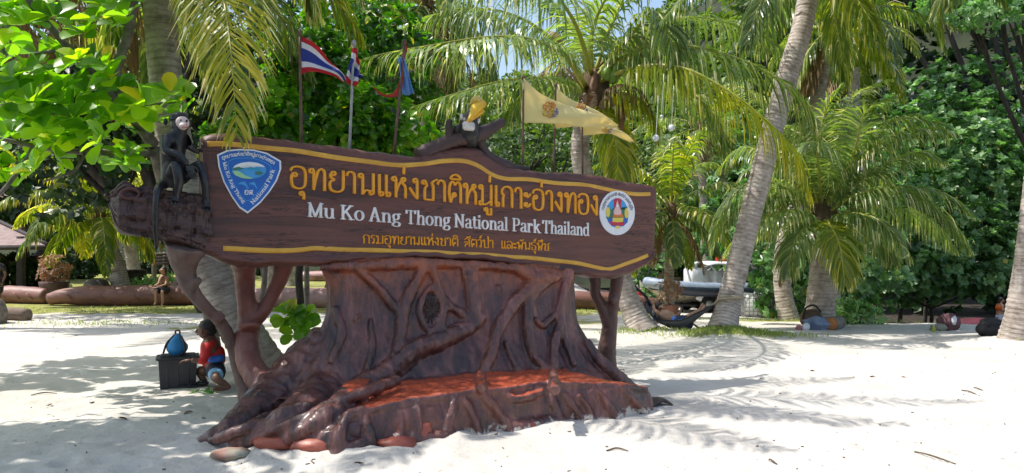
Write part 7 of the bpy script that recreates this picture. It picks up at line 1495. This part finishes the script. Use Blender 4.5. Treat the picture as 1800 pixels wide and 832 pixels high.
def house(label, c, w, d, h, rot, wallm, roofm, wins, balcony=False):
    o = thing('house', label, 'house', c); c = np.array(c, float); Rm = rotz(rot)
    mb = MB(); box(mb, c + V(0, 0, h / 2), (w, d, h), rot=rot); wall_ = mb.build('wall', wallm, o, smooth=False)
    q = [V(-w / 2 - .6, -d / 2 - .6, h - .15), V(w / 2 + .6, -d / 2 - .6, h - .15), V(w / 2 + .6, d / 2 + .6, h - .15), V(-w / 2 - .6, d / 2 + .6, h - .15), V(-w / 4, 0, h + 1.4), V(w / 4, 0, h + 1.4)]
    mb = MB(); mb.add(np.array([Rm @ k + c for k in q]), [[0, 1, 5, 4], [1, 2, 5], [2, 3, 4, 5], [3, 0, 4], [3, 2, 1, 0]]); mb.build('roof', roofm, o, smooth=False)
    for (x, z, ww, wh) in wins:
        mb = MB(); box(mb, c + Rm @ V(x, -d / 2 - .02, z), (ww, .08, wh), rot=rot, bev=.015); wf = mb.build('window', M_whitecl if not balcony else M_wood, o, smooth=False); mb = MB(); box(mb, c + Rm @ V(x, -d / 2 - .065, z), (ww - .16, .02, wh - .16), rot=rot); mb.build('pane', plain('dark_window_glass', (.02, .025, .03), .1, bs=0), wf)
    if balcony:
        mb = MB(); box(mb, c + Rm @ V(0, -d / 2 - .9, h * .42), (w, 1.8, .16), rot=rot); mb.build('balcony_floor', M_wood, o, smooth=False); mb = MB()
        for k in range(9): box(mb, c + Rm @ V(-w / 2 + .15 + k * (w - .3) / 8, -d / 2 - 1.7, h * .42 + .55), (.09, .09, .95), rot=rot)
        for z in (.45, .75, 1.05): box(mb, c + Rm @ V(0, -d / 2 - 1.72, h * .42 + z), (w, .06, .07), rot=rot)
        mb.build('railing', M_wood, o, smooth=False); mb = MB()
        for x in (-.48, 0, .48): box(mb, c + Rm @ V(x * w, -d / 2 - 1.65, h * .21 - .05), (.18, .18, h * .42), rot=rot)
        mb.build('stilt', M_wood, o, smooth=False)
    return o
house('timber house on stilts with a railed balcony half hidden beyond the pavilion', lz(62, 56, 0), 7, 5, 5.2, R(-8), M_wood, M_roof, [(-1.8, 3.6, 1.1, 1.3), (1.6, 3.6, 1.1, 1.3)], True)
house('small pale house with a red brick base behind the small dark palm', lz(1150, 40, 0), 2.7, 4, 2.3, R(10), plain('pale_house_wall', (.5, .46, .42), .9), M_roof, [(.5, 1.5, .8, .8), (-.7, 1.5, .8, .8)])
mb = MB(); box(mb, lz(1155, 37.4, .25), (1.9, .3, .7), rot=R(10), bev=.03); tag(mb.build('brick_wall', plain('red_brick', (.34, .12, .08), .9, (.24, .08, .06), 9)), 'low red brick wall in front of the small pale house', 'wall')
house('cream bungalow glimpsed between the log props', lz(480, 60, 0), 8, 5, 3.2, R(0), plain('cream_house_wall', (.45, .40, .32), .9), M_roof, [(-2, 1.7, 1.2, 1.2), (2, 1.7, 1.2, 1.2)])
# ================================================================ BOAT, TANKS, DRUMS
bt_ = thing('inflatable_boat', 'grey and navy rigid inflatable boat with a white canopy parked on its trailer', 'boat', lz(1225, 31, 0))
bowp, st0 = P(1140, 497, 29.6), P(1290, 512, 30.8); dv = nrm((st0 - bowp) * V(1, 1, 0)); sv = V(-dv[1], dv[0], 0); z_t = bowp[2]
Lb = np.linalg.norm((st0 - bowp)[:2]); Lb = max(Lb, 4.6)
def bp(u, w, z): return V(bowp[0], bowp[1], 0) + dv * u + sv * w + V(0, 0, z)
zt0 = P(0, 507, 30.2)[2]
M_tubeg = plain('pale_grey_tube', (.27, .33, .42), .5, (.21, .26, .35), 5); M_tuben = plain('navy_tube', (.018, .025, .045), .45, (.03, .04, .06), 5); M_hullc = plain('cream_hull', (.48, .44, .34), .4, (.4, .36, .28), 4); M_wh = plain('white_gelcoat', (.72, .73, .74), .35, (.6, .61, .62), 4); M_alu = plain('grey_metal_tube', (.45, .46, .47), .4, metal=.5)
for sg in (-1, 1):
    path = [bp(-.05, 0, zt0 + .28), bp(.25, sg * .45, zt0 + .2), bp(.9, sg * .85, zt0 + .08), bp(2.2, sg * .95, zt0), bp(Lb, sg * .95, zt0 - .02)]
    mb = MB(); tube(mb, path, [.20, .24, .26, .26, .26], 30, 14); mb.build('side_tube', M_tubeg, bt_)
    mb = MB(); tube(mb, [q + V(0, 0, -.07) + sv * sg * .05 for q in path[1:]], [.20, .24, .24, .24], 26, 12); mb.build('rubbing_band', M_tuben, bt_)
    mb = MB(); tube(mb, [bp(Lb - .05, sg * .95, zt0 - .02), bp(Lb + .35, sg * .95, zt0), bp(Lb + .75, sg * .95, zt0 + .02)], [.26, .2, .03], 10, 14); mb.build('tube_cone', M_tuben, bt_)
mb = MB(); vs = []; nn = 24
for k in range(nn):
    u = k / (nn - 1); x = u * Lb; w = .9 * min(1, (u / .3)) ** .6; kz = zt0 - .55 + .5 * (1 - min(1, u / .3)) ** 1.6
    vs += [bp(x, -w, zt0 - .05), bp(x, -w * .55, kz + .18), bp(x, 0, kz), bp(x, w * .55, kz + .18), bp(x, w, zt0 - .05)]
i, j = np.meshgrid(np.arange(nn - 1), np.arange(4), indexing='ij'); i = i.ravel(); j = j.ravel(); mb.add(np.array(vs), np.stack([i * 5 + j, i * 5 + j + 1, (i + 1) * 5 + j + 1, (i + 1) * 5 + j], 1)); mb.add(np.zeros((0, 3)), [[nn * 5 - 5 - mb.n + q for q in range(5)]]); mb.add(np.array([vs[k * 5] + V(0, 0, .1) for k in range(nn)] + [vs[k * 5 + 4] + V(0, 0, .1) for k in range(nn)]), [[k, k + 1, nn + k + 1, nn + k] for k in range(nn - 1)]); mb.build('hull', M_hullc, bt_)
br_ = math.atan2(dv[1], dv[0])
mb = MB(); box(mb, bp(2.1, 0, zt0 + .45), (.7, .7, .75), rot=br_, bev=.08); box(mb, bp(1.95, 0, zt0 + .92), (.25, .6, .26), rot=br_, bev=.05); mb.build('console', M_wh, bt_); mb = MB(); box(mb, bp(3.1, 0, zt0 + .42), (.7, 1.0, .6), rot=br_, bev=.08); mb.build('seat_box', M_wh, bt_)
mb = MB(); tube(mb, [bp(1.6, -.5, zt0 + .3), bp(1.35, -.55, zt0 + 1.0), bp(1.1, -.55, zt0 + 1.75)], [.05, .04, .035], 8, 6); mb.build('boarding_arm', M_wh, bt_); mb = MB(); blob(mb, bp(1.05, -.55, zt0 + 1.85), (.14, .12, .12)); mb.build('lamp', M_wh, bt_)
cz = P(0, 461, 30.4)[2]
mb = MB(); vs = []
for a_ in np.linspace(0, 1, 9):
    for b_ in np.linspace(-1, 1, 9): vs.append(bp(2.2 + 2.1 * a_, b_ * .85, cz - .10 * b_ * b_ - .05 * (2 * a_ - 1) ** 2 + .02 * math.sin(9 * a_)))
i, j = np.meshgrid(np.arange(8), np.arange(8), indexing='ij'); i = i.ravel(); j = j.ravel(); mb.add(np.array(vs), np.stack([i * 9 + j, i * 9 + j + 1, (i + 1) * 9 + j + 1, (i + 1) * 9 + j], 1)); cp = mb.build('canopy', M_wh, bt_); cp.modifiers.new('t', 'SOLIDIFY').thickness = .05
mb = MB()
for sg in (-1, 1):
    for a_, b_ in ((2.3, 3.1), (4.2, 3.1), (2.9, 3.9), (3.6, 2.6)): tube(mb, [bp(a_, sg * .82, cz - .12), bp(b_, sg * .9, zt0 + .2)], .028, 4, 6)
mb.build('canopy_frame', M_alu, bt_); mb = MB(); box(mb, bp(3.6, .1, cz + .14), (.7, .5, .2), rot=br_, bev=.06); mb.build('red_cover', M_red, bt_)
mb = MB(); box(mb, bp(Lb + .15, 0, zt0 + .3), (.5, .4, .7), rot=br_, bev=.1); box(mb, bp(Lb + .2, 0, zt0 - .35), (.25, .14, .9), rot=br_, bev=.04); mb.build('outboard_motor', M_tuben, bt_)
tl = thing('boat_trailer', 'dark steel boat trailer carrying the inflatable boat', 'trailer', lz(1225, 30.6, 0)); zg = gh(bp(2.5, 0, 0)[0], bp(2.5, 0, 0)[1])
mb = MB()
for w in (-.5, .5): tube(mb, [bp(.4, w * .3, zt0 - .5), bp(1.4, w, zt0 - .66), bp(Lb, w, zt0 - .66)], .05, 12, 6)
for u in (1.6, 2.6, 3.8): tube(mb, [bp(u, -.75, zt0 - .68), bp(u, .75, zt0 - .68)], .045, 4, 6)
mb.build('trailer_frame', plain('dark_steel', (.06, .06, .065), .6), tl)
for u in (2.2, 2.9):
    for w in (-.85, .85):
        c = bp(u, w, zg + .33); ax = sv; mb = MB(); tube(mb, [c - ax * .09, c + ax * .09], [.33, .33], 4, 18); wl = mb.build('wheel', plain('tyre_rubber', (.02, .02, .02), .8), tl); mb = MB(); tube(mb, [c - ax * .1, c + ax * .1], [.17, .17], 3, 12); mb.build('rim', M_alu, wl)
mb = MB(); c = bp(2.55, -.85, zg + .72); tube(mb, [bp(1.75, -.85, zg + .5), bp(1.95, -.85, zg + .76), bp(2.55, -.85, zg + .82), bp(3.15, -.85, zg + .76), bp(3.35, -.85, zg + .5)], .07, 16, 8, flat=2.0); mb.build('mudguard', M_whitecl, tl)
M_ibc = plain('white_tank_plastic', (.80, .81, .80), .5, (.7, .72, .7), 3); M_cage = plain('galvanised_cage', (.3, .31, .31), .5, metal=.3)
for px, Y, lab, dr_ in ((1330, 26.6, 'white caged water tank with a dark panel at the front', True), (1300, 27.4, 'white caged water tank mostly hidden behind the hammock palm', False)):
    g = lz(px, Y, 0); o = thing('water_tank', lab, 'tank', g, 'white caged water tanks'); rt_ = R(-6); Rm = rotz(rt_); w, d, h = 1.0, .9, .78
    mb = MB(); box(mb, g + V(0, 0, .1 + h / 2), (w, d, h), rot=rt_, bev=.07); mb.build('tank_body', M_ibc, o)
    mb = MB()
    for k in range(8):
        x = -w / 2 - .0 + k * w / 7; tube(mb, [g + Rm @ V(x, -d / 2 - .03, .1), g + Rm @ V(x, -d / 2 - .03, .1 + h)], .012, 3, 5)
        y = -d / 2 + k * d / 7; 
        for sx in (-1, 1): tube(mb, [g + Rm @ V(sx * (w / 2 + .03), y, .1), g + Rm @ V(sx * (w / 2 + .03), y, .1 + h)], .012, 3, 5)
    for k in range(6):
        z = .1 + k * h / 5; q = [g + Rm @ V(x, y, z) for x, y in ((-w / 2 - .03, -d / 2 - .03), (w / 2 + .03, -d / 2 - .03), (w / 2 + .03, d / 2 + .03), (-w / 2 - .03, d / 2 + .03), (-w / 2 - .03, -d / 2 - .03))]; tube(mb, q, .014, 5, 5, smoothpts=False)
    mb.build('cage', M_cage, o); mb = MB(); box(mb, g + V(0, 0, .03), (w + .05, d + .05, .1), rot=rt_, bev=.02); mb.build('pallet', plain('dark_rubber', (.02, .02, .02), .7), o)
    mb = MB(); tube(mb, [g + V(0, 0, .1 + h), g + V(0, 0, .17 + h)], .1, 3, 12); mb.build('tank_lid', M_ibc, o)
    if dr_: mb = MB(); box(mb, g + Rm @ V(.27, -d / 2 - .045, .48), (.25, .012, .24), rot=rt_, bev=.004); mb.build('panel', plain('grey_tank_panel', (.2, .22, .23), .5), o)
o = thing('drum', 'red plastic drum standing behind the centre palm foot', 'drum', lz(1118, 26.2, 0)); mb = MB(); g = lz(1119, 26.0, 0); tube(mb, [g, g + V(0, 0, .12), g + V(0, 0, .55), g + V(0, 0, .68)], [.20, .22, .22, .17], 12, 14); mb.build('drum_body', plain('red_plastic', (.55, .03, .02), .4), o); mb = MB(); tube(mb, [g + V(0, 0, .67), g + V(0, 0, .74)], .08, 3, 10); mb.build('drum_lid', M_wh, o)
mb = MB(); g = lz(1140, 26.2, .2); blob(mb, g, (.42, .3, .26), 18, 10, amp=.4, sc=3); tag(mb.build('tarpaulin', plain('blue_tarpaulin', (.03, .12, .35), .5, (.02, .08, .26), 5)), 'crumpled blue tarpaulin heap beside the red drum', 'tarpaulin')
# hanging round lamps below the palm frond
M_disc = plain('white_enamel', (.74, .76, .78), .35, (.62, .64, .66), 8)
for px, py, Y, lab in ((1153, 243, 13.9, 'lowest white disc of the hanging chime under the palm leaves'), (1180, 225, 13.9, 'white disc hanging just right of and above the lowest one'), (1163, 205, 13.9, 'small white cup hanging above the two discs')):
    o = thing('wind_chime', lab, 'wind chime', P(px, py, Y), 'white discs hanging below the palm leaves'); c = P(px, py, Y); mb = MB(); tube(mb, [c - V(0, .02, 0), c + V(0, .02, 0)], [.062, .062] if py > 210 else [.03, .03], 3, 20); mb.build('disc', M_disc, o); mb = MB(); tube(mb, [c + V(0, 0, .05), P(px + 2, py - 32, Y), P(px + 4, py - 75, Y)], .006, 6, 5); mb.build('cord', M_disc, o)
